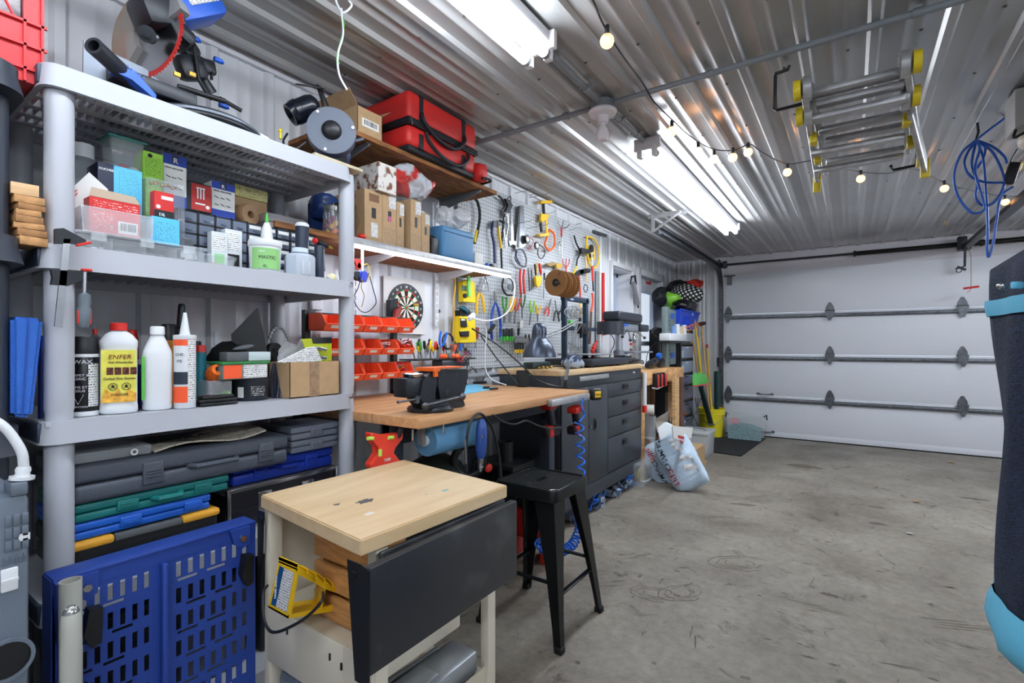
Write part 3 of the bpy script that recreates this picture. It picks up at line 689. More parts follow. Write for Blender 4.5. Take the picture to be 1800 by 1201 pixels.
simple_can('blue spray can half hidden left of the front post',66,80,-1.66,590,M('navy_can'),M('cap_blue',(30,60,170),.4),.85)
simple_can('dark red and black can beside the rear left post',80,98,-1.80,605,M('dark_red_can',(95,25,32),.45),BLACK,.85)
simple_can('teal plastic bottle with a red cap behind the sealant',342,363,-1.70,607,M('teal_bottle',(30,110,125),.35),RED,.88,nm='plastic_bottle',cat='bottle',neck=.95)
simple_can('black bottle with narrow cap, rear, beside the teal bottle',340,356,-1.85,600,BLACK,BLACK,.9,nm='plastic_bottle',cat='bottle')
t,y,r=simple_can('red liquid bottle with a white spout behind the orange twine',371,388,-1.85,582,M('red_liquid',(205,45,35),.3),WHITE,.7,nm='plastic_bottle',cat='bottle',neck=.45)
g=G();c=PX(318,562,-1.72);g.obox(c,(.02,.018,.1),(0,.1,.1),0,.006);g.jitter(.004,80);g.box((c.x-.012,c.y-.012,Z3),(c.x+.012,c.y+.012,c.z-.03));solo('paint_brush','dark bristled brush standing upright behind the sealant','brush',g,DARK)
x=-1.62
a,b=fb(366,409,669,z,x,.12)
t=thing('clear_container','clear plastic container with green and pink bits under the orange twine','plastic container',((a.x+b.x)/2,(a.y+b.y)/2,z))
g=G();g.box(a,b,bev=.006);part(t,'body',g,CLEARP)
g=G();g.box((a.x+.01,a.y+.008,z+.004),(b.x-.01,a.y+.03,z+.025));part(t,'pink_bits',g,M('pink',(190,90,130),.5))
g=G();g.prism([(b.x-.006,b.y-.038,z+.008),(b.x-.006,b.y-.004,z+.008),(b.x-.006,b.y-.004,z+.036),(b.x-.006,b.y-.028,z+.022),(b.x-.006,b.y-.038,z+.03)],(-.03,0,0));part(t,'green_clip',g,M('lime',(110,190,40),.45))
c=PX(378,656,-1.65);g=G();ax=V((.8,-.1,.35)).normalized()
g.lathe([(.009,-.03),(.012,-.032),(.021,-.028),(.0255,-.01),(.024,.012),(.018,.03),(.009,.034),(.009,-.03)],c,ax,n=20);solo('twine_roll','roll of orange mason twine lying on the clear container','twine',g,M('orange_twine',(238,110,30),.7,var=.2,vs=120,bump=.5,bs=300))
x=-1.66
t,y,r=bottle('putty_tub','black round tub with white labels under the green lidded box','tub',x,411,474,z,wz(442,664,x),[(0,0),(.9,0),(.95,.05),(1,.78),(1.02,.8),(1.02,.98),(.95,1),(0,1)],[M('tub_black',(32,38,48),.35)])
A=camang(x,y);h=wz(442,664,x)-z
band(t,'bar_label',z+.15*h,z+.62*h,PAPER,x,y,r*1.0,A-.85,A-.45);band(t,'fine_print',z+.2*h,z+.66*h,FPK,x,y,r*1.0,A-.05,A+.8)
zz0=wz(442,664,x);x2=-1.60
a,b=fb(391,472,637,zz0,x2,.09)
t=thing('screw_box','clear box with a green lid and orange label on the black tub','storage box',((a.x+b.x)/2,(a.y+b.y)/2,a.z))
g=G();g.obox((a+b)/2,(b-a),None,0,.006);part(t,'body',g,M('cloudy_grey',(120,125,120),.4))
g=G();g.box((a.x-.004,a.y-.004,b.z-.006),(b.x+.004,b.y+.004,b.z+.003),bev=.002);part(t,'lid',g,M('lid_green',(45,120,60),.4))
panel(t,'orange_label',b.x,a.y+.004,a.y+(b.y-a.y)*.4,a.z+.004,b.z-.008,M('label_orange'));panel(t,'fine_print',b.x,a.y+(b.y-a.y)*.44,b.y-.006,a.z+.004,b.z-.008,FPW)
zb_=b.z+.004;a,b=fb(399,476,619,zb_,-1.60,.05)
t=thing('sanding_block','flat grey and white sanding block on top of the green lid','sanding block',((a.x+b.x)/2,(a.y+b.y)/2,a.z));ym=a.y+(b.y-a.y)*.48
g=G();g.box(a,(b.x,ym,b.z),bev=.002);part(t,'grey_half',g,M('mid_grey',(85,88,92),.7));g=G();g.box((a.x,ym,a.z),b,bev=.002);part(t,'white_half',g,M('pale_foam',(190,205,208),.8))
g=G();g.sph(PX(428,611,-1.66),(.02,.035,.008),n=14,rot=(.2,0,0));solo('grey_pad','small grey oval pad lying behind the sanding block','pad',g,M('mid_grey'))
g=G();c=PX(403,628,-1.74);g.sph(c,(.06,.06,.05),n=22);g.jitter(.012,22);g.jitter(.006,70)
g.warp(lambda p:V((p.x,p.y,max(p.z,Z3+.085))));b_=g
g.box((c.x-.03,c.y-.03,Z3),(c.x+.03,c.y+.03,Z3+.1));solo('black_fleece','fluffy black buffing mitt behind the sanding block','mitt',g,M('black_fluff',(18,18,20),.95,bump=1,bs=200))
xf=-1.70;P=lambda px,py,x=xf:PX(px,py,x)
t=thing('dust_shroud','tall black folded plastic sheet rising to a point above the sanding block','plastic sheet',P(440,700))
g=G();g.prism([P(407,588),P(452,542),P(478,660),P(408,603)],(-.003,0,0));g.prism([P(452,542),P(478,660),P(470,668,-1.78),P(455,545,-1.78)],(0,.003,0));g.prism([P(408,600),P(478,655),P(480,700),P(440,700)],(-.003,0,0));part(t,'sheet',g,M('black_sheet',(22,23,26),.4))
for k,(a_,b_)in enumerate((((346,713),(412,703)),((345,703),(412,697)),((350,697),(408,693)))):
    A,B=PX(*a_,-1.6),PX(*b_,-1.6);zk=Z3+.005+k*.010;g=G();A.z=B.z=zk;g.obox((A+B)/2,(.05-.008*k,(B-A).length,.009),(0,0,.04*k),0,.003)
    solo('drill_bit_case',('lowest','middle','topmost')[k]+' of the three flat black strips lying before the clear container','flat case',g,BLACK,'flat black strips')
g=G();
for k in range(3):g.tube(spline([PX(479+k*4,700,-1.63-.01*k),PX(477+k*5,660,-1.65),PX(484+k*3,638,-1.66),PX(490+k*3,672,-1.64),PX(487+k*5,704,-1.62)],5),.0035,n=5)
solo('strap_bundle','bundle of dark straps standing against the cardboard box','strap',g,M('strap_navy',(38,44,58),.6))
g=G();g.cyl(PX(481,615,-1.72)-V((.012,0,0)),PX(481,615,-1.72)+V((.012,0,0)),.025,n=20);g.cyl(PX(481,615,-1.72)+V((.012,0,0)),PX(481,615,-1.72)+V((.02,0,0)),.008,n=12);g.box((-1.73,PX(481,615,-1.72).y-.008,Z3),(-1.71,PX(481,615,-1.72).y+.008,PX(481,615,-1.72).z));solo('black_reel','black plastic reel behind the bundle of dark straps','reel',g,BLACK)
x=-1.575;a,b=fb(509,600,636,z,x,.13)
b.y=wy(597,x)
t=thing('cardboard_box','open cardboard box with brown tape on the shelf end by the orange bins','cardboard box',((a.x+b.x)/2,(a.y+b.y)/2,z))
g=G();w_=.003
g.box(a,(b.x,a.y+w_,b.z));g.box((a.x,b.y-w_,a.z),b);g.box((b.x-w_,a.y,a.z),b);g.box(a,(a.x+w_,b.y,b.z));g.box(a,(b.x,b.y,a.z+w_));part(t,'body',g,CARD)
ym=a.y+(b.y-a.y)*.47;panel(t,'tape',b.x,ym-.018,ym+.02,a.z,b.z,M('brown_tape',(150,122,95),.25,var=.2,vs=60,bump=.4,bs=60))
g=G();g.box((a.x+.02,a.y+.01,a.z+.004),(b.x-.02,b.y-.01,b.z-.03));part(t,'packing',g,PAPER)
g=G();g.prism([PX(489,637,-1.6),PX(540,612,-1.6),PX(556,610,-1.61),PX(566,634,-1.6),PX(528,640,-1.6)],(-.003,0,.002));solo('folded_leaflet','folded white instruction leaflet resting on the open cardboard box','leaflet',g,FPW)
t=thing('battery_pack','yellow and black carded battery pack sticking out of the cardboard box','battery pack',PX(556,630,-1.64))
xx=-1.64;g=G();g.prism([PX(530,596,xx),PX(583,594,xx),PX(583,636,xx),PX(545,636,xx)],(-.002,0,0));part(t,'card',g,M('card_lime',(185,195,40),.5))
g=G()
g.prism([PX(548,594,xx+.001),PX(583,593,xx+.001),PX(583,603,xx+.001),PX(550,604,xx+.001)],(.001,0,0));part(t,'black_header',g,BLACK)
for q in range(2):g=G();A,B=PX(556,612+q*15,xx+.012),PX(573,615+q*15,xx+.02);g.cyl(A,B,.007,n=14);part(t,'battery',g,CHROME)
g=G();P0=[PX(a_,b_,-1.68)for a_,b_ in((486,634),(492,612),(505,600),(520,604),(530,596),(545,608),(535,630),(510,640))];c=sum(P0,V((0,0,0)))/8
for q in range(8):g.face([c+V((.02,0,.004)),P0[q],P0[(q+1)%8]])
for q in range(8):g.face([c+V((-.03,0,0)),P0[(q+1)%8],P0[q]])
g.subdiv(3);g.jitter(.008,40);solo('clear_bag','crumpled clear plastic bag beside the leaflet in the cardboard box','plastic bag',g,M('film',(225,228,232),.08,alpha=.4,bump=1,bs=60),ang=20)
g=G();pts=spline([PX(471,600,-1.8),PX(480,580,-1.8),PX(492,576,-1.8),PX(503,588,-1.8),PX(509,606,-1.79)],6);g.tube(pts,.0035,n=4);
for p in pts[::2]:g.cyl(p-V((.003,0,0)),p+V((.006,0,0)),.005,n=8)
g.tube([pts[0],V((-1.82,pts[0].y,Z3))],.0035,n=4);g.tube([pts[-1],V((-1.8,pts[-1].y,Z3))],.0035,n=4)
solo('perforated_strap','loop of silver perforated hanger strap arching above the plastic bag','metal strap',g,STEEL)
# ================= tier two =================
z=Z2
x=-1.575;a,b=fb(134,362,427,z,x,.10,250)
b.z=z+.045
t=thing('organiser_case','long flat clear organiser case lying along the front of the shelf','organiser case',((a.x+b.x)/2,(a.y+b.y)/2,z))
g=G();g.box(a,(b.x-.004,b.y,b.z-.008),bev=.006);part(t,'body',g,CLEARP)
g=G();g.box((a.x,a.y-.004,b.z-.009),(b.x+.004,b.y+.004,b.z),bev=.003);part(t,'lid',g,CLEARP)
for q in range(3):yq=a.y+(b.y-a.y)*(.15+.35*q);g=G();g.box((b.x-.002,yq-.016,b.z-.022),(b.x+.005,yq+.016,b.z-.002),bev=.002);part(t,'latch',g,CLEARP)
for q in range(1,8):
    if q%2:continue
    yq=a.y+(b.y-a.y)*q/8;g=G();g.box((a.x+.005,yq-.0008,a.z+.004),(b.x-.008,yq+.0008,b.z-.01));part(t,'divider',g,CLEARP)
g=G();random.seed(5)
for q in range(60):
    c=V((random.uniform(a.x+.02,b.x-.015),random.uniform(a.y+.015,b.y-.015),a.z+.009));dd=V((random.uniform(-1,1),random.uniform(-1,1),0)).normalized()*.012;g.cyl(c-dd,c+dd,.0022,n=5)
part(t,'loose_hardware',g,STEEL,stuff=True)
zc_=b.z
x=-1.58;a,b=fb(146,268,360,zc_,x,.11,200);b.z=wz(200,372,x)
t=thing('clear_bin','open clear plastic bin holding the red box on the organiser case','plastic bin',((a.x+b.x)/2,(a.y+b.y)/2,zc_))
g=G();g.prism([(a.x,a.y,a.z),(b.x,a.y,a.z),(b.x+.006,a.y-.006,b.z),(a.x,a.y-.006,b.z)],(0,.002,0));g.prism([(a.x,b.y-.002,a.z),(b.x,b.y-.002,a.z),(b.x+.006,b.y,b.z),(a.x,b.y,b.z)],(0,.002,0));g.prism([(b.x-.002,a.y,a.z),(b.x-.002,b.y,a.z),(b.x+.006,b.y,b.z),(b.x+.006,a.y-.006,b.z)],(.002,0,0));g.box(a,(b.x,b.y,a.z+.002));g.box(a,(a.x+.002,b.y,b.z));part(t,'body',g,CLEARP)
g=G();g.tube([(b.x+.006,a.y-.006,b.z),(b.x+.008,b.y,b.z)],.0025,n=6);part(t,'rim',g,CLEARP)
a,b=fb(157,247,352,zc_+.004,-1.60,.045,200)
t=carton('product_box','red cardboard box with white print in the clear bin, hanging flap torn up','box',a,b,M('box_red',(196,38,36),.5))
panel(t,'fine_print',b.x,a.y+.008,b.y-.006,b.z-.028,b.z-.006,FPR);panel(t,'fine_print',b.x,a.y+.008,a.y+.05,a.z+.012,b.z-.035,FPR);barcode(t,b.x,b.y-.05,b.y-.006,a.z+.006,a.z+.038)
g=G();g.prism([(b.x,a.y,b.z),(b.x,b.y,b.z),(b.x-.01,b.y-.01,b.z+.022),(b.x-.012,a.y+.008,b.z+.026)],(-.0015,0,0));part(t,'hanging_flap',g,M('raw_card',(170,150,130),.8))
xx=-1.66;g=G();P=lambda px,py,x_=xx:PX(px,py,x_)
g.prism([P(119,338),P(157,303),P(190,333),P(145,362)],V((-.002,0,.001)));g.prism([P(145,362),P(190,333),P(188,352),P(148,380)],(-.002,0,0));g.prism([P(119,338),P(145,362),P(140,400),P(119,400)],(-.002,0,0));g.box((xx-.06,P(125,400).y,z),(xx-.003,P(185,400).y,z+.08))
t=thing('white_box','white cardboard box with an open lid and small red logo, at the shelf left end','box',P(150,400));part(t,'body',g,PAPER)
c=P(133,339,xx+.004);g=G();R1=(P(157,303)-P(119,338)).normalized();g.tube(arc(c,.006,.3,5.6,12,R1,(0,0,1)),.0012,n=5);part(t,'logo',g,RED)
x=-1.78;zt=wz(143,255,x)
t,y,r=bottle('screw_jar','large clear jar of screws with a pale lid in the left rear corner','jar',x,120,168,z,zt,[(0,.0),(.95,0),(1,.03),(1,.8),(.88,.87),(.88,.9)],[M('jar_clear',(225,235,240),.05,alpha=.25)])
h=zt-z;g=G();g.lathe([(.95*r,z+.88*h),(.95*r,z+h),(0,z+h)],(x,y,0),n=28);part(t,'lid',g,WHITE)
g=G();random.seed(9)
for q in range(150):
    rr=r*.8*math.sqrt(random.random());an=random.uniform(0,6.28);c=V((x+rr*math.cos(an),y+rr*math.sin(an),z+random.uniform(.03,.6)*h));dd=V((random.uniform(-1,1),random.uniform(-1,1),random.uniform(-1,1))).normalized()*.018
    rim=(c-V((x,y,c.z))).length;g.cyl(c-dd*.9,c+dd*.9,.0018,n=5)if rim+.016<r else None
part(t,'screws',g,STEEL,stuff=True)
x=-1.68;zb0=z+.09
g=G();a,b=fb(150,250,345,z,x,.1);g.box((a.x,a.y,z),(b.x,b.y,zb0),bev=.003);solo('storage_bin','dark grey storage bin under the blue screw box','storage bin',g,M('bin_grey',(70,74,80),.6))
a,b=fb(200,250,290,zb0,x,.09);b.z=wz(200,290,x);zt_=b.z
t=thing('screw_carton','sky blue screw carton with navy side and white lettering','box',((a.x+b.x)/2,(a.y+b.y)/2,zb0))
y0=wy(172,x)
g=G();g.box((a.x,a.y,a.z),b,bev=.001);part(t,'body',g,M('box_sky',(88,186,222),.5));panel(t,'fine_print',b.x,a.y+.012,b.y-.008,a.z+.008,b.z-.012,FPB)
g=G();g.box((a.x,y0,a.z),(b.x-.002,a.y,b.z),bev=.001);part(t,'navy_side',g,M('box_navy',(22,28,58),.5));panel(t,'print_stripe',b.x-.0019,y0+.003,a.y-.002,a.z,a.z+.03,FPB);tx(t,'DUCHESNE',b.x-.002,y0+.002,b.z-.02,.0085,WHITE,bold=.0002)
za=b.z
a,b=fb(193,256,242,za,-1.70,.08);b.z=wz(225,242,-1.70)
t=thing('food_container','clear food container with a teal lid, red bits inside, on the blue screw carton','plastic container',((a.x+b.x)/2,(a.y+b.y)/2,za))
g=G();g.obox(((a.x+b.x)/2,(a.y+b.y)/2,(a.z+b.z)/2),b-a,None,0,.01,taper=.85);part(t,'body',g,CLEARP)
g=G();g.box((a.x-.004,a.y-.004,b.z-.008),(b.x+.004,b.y+.004,b.z),bev=.003);part(t,'lid',g,M('lid_teal',(70,160,150),.3,alpha=.6))
g=G();c=V(((a.x+b.x)/2,(a.y+b.y)/2,a.z+.012));g.sph(c+V((.015,-.005,0)),(.018,.012,.010),0,10);g.sph(c+V((.01,.02,0)),(.02,.015,.008),1,10);part(t,'bits',g,[M('bits_red',(220,60,40),.5),PAPER])
a,b=fb(251,287,268,zb0-.0,-1.70,.07)
g=G();g.box((a.x,a.y,z),(b.x+.02,b.y+.075,zb0-.001),bev=.003);solo('clear_drawer_bin','smoky plastic bin under the lime green box','storage bin',g,M('smoke_bin',(95,98,104),.25,alpha=.8))
t=carton('screw_carton','lime green screw carton standing beside the teal lidded container','box',a,b,M('box_lime',(150,205,70),.5));panel(t,'fine_print',b.x,a.y+.006,b.y-.005,a.z+.012,b.z-.016,FPG);g=G();g.cyl((b.x,a.y+.018,b.z-.012),(b.x+.001,a.y+.018,b.z-.012),.006,n=14);part(t,'round_mark',g,INK)
ZCAB=z+wz(350,372,-1.72)-z+.0005
def rbox(label,px0,px1,pyt,z0,x,d=.05):
    a,b=fb(px0,px1,pyt,z0,x,d)
    t=carton('anchor_carton',label,'box',a,b,PAPER,'white and blue anchor cartons');h=b.z-a.z;w_=b.y-a.y
    panel(t,'blue_header',b.x,a.y,b.y,b.z-.2*h,b.z,M('print_blue',(28,58,150),.5));panel(t,'blue_footer',b.x,a.y,b.y,a.z,a.z+.22*h,M('print_blue'))
    panel(t,'badge',b.x+.0008,a.y+w_*.36,a.y+w_*.62,b.z-.17*h,b.z-.02*h,M('label_navy'));tx(t,'R',b.x+.001,a.y+w_*.4,b.z-.16*h,.14*h,WHITE,bold=.0004)
    tx(t,'DRIVE ANCHORS',b.x,a.y+w_*.06,b.z-.28*h,w_*.1,INK)
    g=G()
    for q in range(6):
        cy=a.y+w_*(.2+.25*(q%3));cz=a.z+h*(.36+.2*(q//3));g.cyl((b.x+.001,cy-.006,cz+.003*(q%2)),(b.x+.001,cy+.006,cz-.002),.0014,n=6)
    part(t,'picture',g,M('mid_grey'),stuff=True)
    return t
rbox('white and blue anchor carton standing right of the lime green box',287,328,273,ZCAB,-1.722)
rbox('white and blue anchor carton leaning behind the brown tape roll',372,413,322,ZCAB,-1.745,.06)
a,b=fb(327,371,322,ZCAB,-1.725,.07)
t=carton('bolt_carton','black and red bolt carton with white bolt pictures, in the middle of the shelf','box',a,b,BLACK);w_,h=b.y-a.y,b.z-a.z
panel(t,'red_print',b.x,a.y+.2*w_,b.y,a.z+.05*h,b.z-.04*h,M('print_red',(165,35,32),.5))
g=G()
for q in range(3):cy=a.y+w_*(.45+.12*q);g.box((b.x+.001,cy-.002,a.z+.45*h),(b.x+.002,cy+.002,a.z+.8*h));g.box((b.x+.001,cy-.004,a.z+.8*h),(b.x+.002,cy+.004,a.z+.85*h))
g.box((b.x+.001,a.y+.35*w_,a.z+.25*h),(b.x+.002,a.y+.75*w_,a.z+.3*h));g.cyl((b.x+.001,a.y+.85*w_,a.z+.2*h),(b.x+.002,a.y+.85*w_,a.z+.2*h),.006,n=10);part(t,'bolt_pictures',g,WHITE,stuff=True)
a,b=fb(271,306,338,wz(290,383,-1.605)+.0005,-1.62,.03)
t=carton('bolt_carton','small red, white and black bolt carton standing on the small sky blue carton','box',a,b,M('box_red'));w_,h=b.y-a.y,b.z-a.z
panel(t,'black_foot',b.x,a.y,b.y,a.z,a.z+.3*h,BLACK);panel(t,'white_label',b.x,a.y+.35*w_,b.y-.05*w_,a.z+.72*h,a.z+.85*h,PAPER);tx(t,'1½',b.x+.001,a.y+.2*w_,a.z+.08*h,.16*h,WHITE,bold=.0004);g=G();g.cyl((b.x,a.y+.2*w_,a.z+.42*h),(b.x+.0012,a.y+.2*w_,a.z+.42*h),.006,n=6);part(t,'nut_picture',g,WHITE)
a,b=fb(266,316,384,z,-1.605,.05);a.z=zc_;b.z=wz(290,383,-1.605)
t=carton('screw_carton','small sky blue carton on the organiser case beside the red box bin','box',a,b,M('box_sky'));panel(t,'fine_print',b.x,a.y+.01,b.y-.01,a.z+.01,b.z-.014,FPB)
a,b=fb(258,326,318,z+.06,-1.66,.04);
t=thing('clear_drawer_bin','clear lidded tray with brass bits below the white and blue carton','storage bin',((a.x+b.x)/2,(a.y+b.y)/2,a.z));g=G();g.box(a,b,bev=.004);part(t,'body',g,M('smoke_clear',(150,155,165),.1,alpha=.35));g=G()
for q in range(8):g.sph((b.x-.012,a.y+.015+q*.009,b.z-.014+.003*(q%3)),.005,n=8)
part(t,'brass_bits',g,BRASS,stuff=True)
g=G();g.box((a.x+.002,a.y,z),(b.x-.004,b.y,a.z-.0005),bev=.003);solo('storage_bin','dark bin hidden behind the small bolt carton','storage bin',g,M('bin_grey'))
x=-1.72;yA,yB=wy(312,x),wy(556,x);CHT=wz(350,372,x)-z
t=thing('parts_cabinet','black small parts cabinet with rows of clear labelled drawers','drawer cabinet',(x-.07,(yA+yB)/2,z))
g=G();g.box((x-.14,yA,z),(x-.012,yB,z+CHT),bev=.002)
NC,NR=9,5;cw=(yB-yA-.01)/NC;rh=(CHT-.01)/NR
for q in range(NC+1):yy_=yA+.005+q*cw;g.box((x-.013,yy_-.003,z),(x,yy_+.003,z+CHT))
for q in range(NR+1):zz_=z+.005+q*rh;g.box((x-.013,yA,zz_-.002),(x,yB,zz_+.002))
part(t,'body',g,BLACK)
DRW=M('drawer_clear',(120,130,150),.15,alpha=.75);random.seed(12)
for q in range(NC):
    for s_ in range(NR):
        yy_,zz_=yA+.005+q*cw,z+.005+s_*rh;g=G();g.box((x-.012,yy_+.004,zz_+.003),(x+.002,yy_+cw-.004,zz_+rh-.003),bev=.001);g.box((x+.002,yy_+cw*.35,zz_+rh*.3),(x+.008,yy_+cw*.65,zz_+rh*.38));dr=part(t,'drawer',g,DRW)
        if q>3:g=G();g.box((x+.0025,yy_+.006,zz_+rh*.5),(x+.0035,yy_+cw-.007,zz_+rh*.82));part(dr,'label',g,PAPER)
zc2=z+CHT
a,b=fb(413,470,330,zc2,-1.84,.08);a.z=wz(440,350,-1.84)
t=carton('narrow_carton','narrow cream and black carton on top of the brown tape roll','box',a,b,M('cream_print',(205,200,120),.6,var=.15,vs=60));panel(t,'fine_print',b.x,a.y+.015,b.y,a.z+.002,b.z-.002,fineprint('small_print_cream',(222,214,150),(60,50,30)))
cy_,r_=cyl_at(415,448,-1.79);zc_r=wz(438,363,-1.77)
g=G();zr=zc2+.036;g.lathe([(.013,-.03),(.036,-.03),(.038,-.027),(.038,.027),(.036,.03),(.013,.03),(.013,-.03)],(-1.785,wy(436,-1.76),zr),V((.9,.25,0)),n=32);solo('tape_roll','brown paper tape roll lying on its side on the parts cabinet','tape roll',g,M('kraft_roll',(165,130,95),.6,var=.05))
g=G();g.box((-1.92,wy(413,-1.84),zc2),(-1.845,wy(470,-1.84),a.z-.0005));solo('plain_carton','plain brown carton behind the brown tape roll','box',g,CARD)
for q,(px0,px1,pt,pb)in enumerate(((470,537,364,399),(470,537,350,363))):
    x=-1.74;a,b=fb(px0,px1,pt,zc2+.0+(.0 if q==0 else .025),x,.1);b.z=a.z+.022
    if q==1:b.z=a.z+.03
    t=thing('compartment_box',('frosted compartment box on the parts cabinet under the one with red bits','clear compartment box with pink and red bits, topmost above the parts cabinet')[q],'organiser box',((a.x+b.x)/2,(a.y+b.y)/2,a.z))
    g=G();g.box(a,b,bev=.003);part(t,'body',g,M('cloudy_clear',(205,200,205),.2,alpha=.5))
    g=G()
    for k in range(10):g.sph((b.x-.01-.01*(k%3),a.y+.012+k*(b.y-a.y-.02)/10,a.z+.009),.0055,m=(1 if k>5 else 0),n=8)
    part(t,'small_parts',g,[M('bits_brown',(130,80,60),.6),M('bits_pink',(200,60,90),.5)],stuff=True)
x=-1.60
a,b=fb(356,430,441,z,x,.07);b.z=z+.038
t=thing('clear_tub','shallow clear tub of small bits at the shelf front left of the mastic tub','plastic tub',((a.x+b.x)/2,(a.y+b.y)/2,z));cx_,cy_=(a.x+b.x)/2,(a.y+b.y)/2;rx=(b.y-a.y)/2
g=G();g.lathe([(0,0),(rx*.8,0),(rx*.95,.03),(rx,.033),(rx,.038),(rx*.93,.038),(rx*.78,.004),(0,.004)],(x-rx,cy_,z),n=28);part(t,'body',g,CLEARP)
g=G();random.seed(4)
for q in range(26):an=random.uniform(0,6.28);rr=rx*.6*random.random();g.obox((x-rx+rr*math.cos(an),cy_+rr*math.sin(an),z+.011),(.012,.008,.007),(random.random(),random.random(),random.random()))
part(t,'bits',g,M('bits_tan',(170,140,110),.6,var=.5,vs=90),stuff=True)
g=G();c=PX(330,428,-1.625);g.sph(V((c.x,c.y,z+.022)),(.006,.021,.021),n=18,rot=(0,-.2,.2));g.lathe([(.019,-.003),(.022,0),(.019,.003)],V((c.x+.005,c.y,z+.022)),(1,0,.2),n=20);solo('white_disc','round white plastic disc leaning at the shelf front','disc',g,WHITE)
for q,(px0,px1,pt,lab)in enumerate(((372,400,408,'white hardware packet with green print leaning left of the clear tub'),(396,426,404,'small white and black hardware packet beside the spray bottle'))):
    a,b=fb(px0,px1,pt,z,-1.672-.012*q,.03);t=carton('hardware_packet',lab,'packet',a,b,M('film_white',(215,220,222),.25));panel(t,'label',b.x,a.y+.004,b.y-.006,a.z+(b.z-a.z)*.5,b.z-.01,FPW);panel(t,'print',b.x,a.y+.008,b.y-.01,a.z+.01,a.z+(b.z-a.z)*.42,M('label_green')if q==0 else BLACK)
t,y,r=bottle('mastic_tub','white mastic tub with green label at the shelf front','tub',-1.615,436,496,z,wz(466,424,-1.615),[(0,0),(.88,0),(.9,.02),(.96,.78),(1.0,.8),(1.02,.82),(1.02,.93),(.97,1),(.6,.99),(0,.99)],[WHITE])
h=wz(466,424,-1.615)-z;A=camang(-1.615,y);band(t,'green_band',z+.08*h,z+.72*h,M('label_lightgreen',(140,195,120),.5),-1.615,y,r*.945,A-.9,A+1.1)
cyltext(t,'PRO',(-1.615,y),r*.96,z+.58*h,.009,WHITE,A-.2);cyltext(t,'MASTIC',(-1.615,y),r*.96,z+.38*h,.0155,INK,A+.15,sx=1.0);cyltext(t,'4L',(-1.615,y),r*.95,z+.12*h,.014,INK,A+.0)
x=-1.60;zt=wz(526,437,x)
t,y,r=bottle('water_jug','translucent square jug with vertical white lettering, right of the mastic tub','jug',x,498,556,z,zt,[(0,0),(.92,0),(.97,.05),(.97,.68),(.8,.78),(.42,.82),(.42,.86)],[M('milky_jug',(205,215,228),.3,alpha=.85)],n=8)
h=zt-z;g=G();g.lathe([(.52*r,z+.84*h),(.5*r,z+h),(0,z+h)],(x,y,0),n=20);part(t,'cap',g,M('milky_cap',(200,212,226),.4))
A=camang(x,y);text(t,'MAMMA',V((x,y,z+.01))+V((math.cos(A+.15),math.sin(A+.15),0))*(r*.99),.0085,(0,0,1),(math.sin(A+.4),-math.cos(A+.4),0),WHITE)if False else None
g=G()
for q in range(2):
    for k in range(7):
        an=A+.2+q*.45;c=V((x,y,z+.008+k*.0065))+V((math.cos(an),math.sin(an),0))*(r*.95);g.obox(c,(.003,.006,.0045),(0,0,an))
part(t,'graduation_marks',g,WHITE,stuff=True)
t,y,r=bottle('dark_tube','dark ribbed cylinder with a white cap, standing behind the translucent jug','container',-1.66,519,543,z,wz(529,392,-1.66),[(0,0),(1,0),(1,.93),(.98,.95)],[M('navy_tube',(35,45,62),.5)])
h=wz(529,392,-1.66)-z;g=G();g.lathe([(1.04*r,z+.93*h),(1.06*r,z+.97*h),(.8*r,z+1.0*h),(0,z+h)],(-1.66,y,0),n=20);part(t,'cap',g,WHITE)
t,y,r=bottle('glue_bottle','white glue bottle with a green nozzle before the parts cabinet','bottle',-1.685,458,480,z,wz(469,392,-1.685),[(0,0),(1,0),(1,.75),(.8,.9),(.4,1),(0,1)],[WHITE])
zt=wz(469,392,-1.685);g=G();g.lathe([(.35*r,zt-.002),(.3*r,zt+.012),(.12*r,zt+.035),(0,zt+.036)],(-1.685,y,0),n=12);part(t,'nozzle',g,GREEN)
t,y,r=bottle('gas_torch','dark gas torch cylinder with red knob and brass nozzle, beside the front post','gas torch',-1.62,553,570,z,wz(560,432,-1.62),[(0,0),(1,0),(1,.95),(.8,1),(0,1)],[M('navy_tube')])
zt=wz(560,432,-1.62);c=V((-1.62,y,zt+.008));g=G();g.tube([c+V((0,-.008,.006)),c+V((0,.035,-.004))],[.011,.008],n=12);part(t,'burner_body',g,DARK);g=G();g.cyl(c+V((0,-.012,.006)),c+V((0,-.024,.009)),.0095,n=14);part(t,'knob',g,RED,'red knob');g=G();g.cyl(c+V((0,.035,-.004)),c+V((0,.055,-.009)),.0055,n=12);part(t,'nozzle',g,BRASS);g=G();g.tube([c+V((0,.016,0)),c+V((.004,.018,-.1))],.0035,n=6);part(t,'trigger_rod',g,CHROME)
g=G();c=PX(583,482,-1.60);g.sph(V((c.x,c.y,z+.014)),(.014,.022,.014),n=14);g.jitter(.006,60);g.warp(lambda p:V((p.x,p.y,max(p.z,z+.0005))));solo('yellow_wad','crumpled yellow and white wad by the right front post','rag',g,M('wad_yellow',(225,205,90),.7,col2=(235,235,230),vs=40))
t=thing('bar_clamp','steel bar clamp with grey and red handle clamped on the shelf edge','clamp',PX(120,580,-1.53))
xx=-1.515;P=lambda px,py:PX(px,py,xx)
g=G();A,B=P(125,425),P(102,575);A=P(121,432);g.prism([P(112,420),P(124,420),P(110,576),P(96,574)],(-.006,0,0));part(t,'bar',g,CHROME)
g=G();g.prism([P(97,402),P(112,401),P(152,422),P(150,430),P(128,428),P(97,428)],(-.014,0,0));part(t,'fixed_jaw',g,DARK)
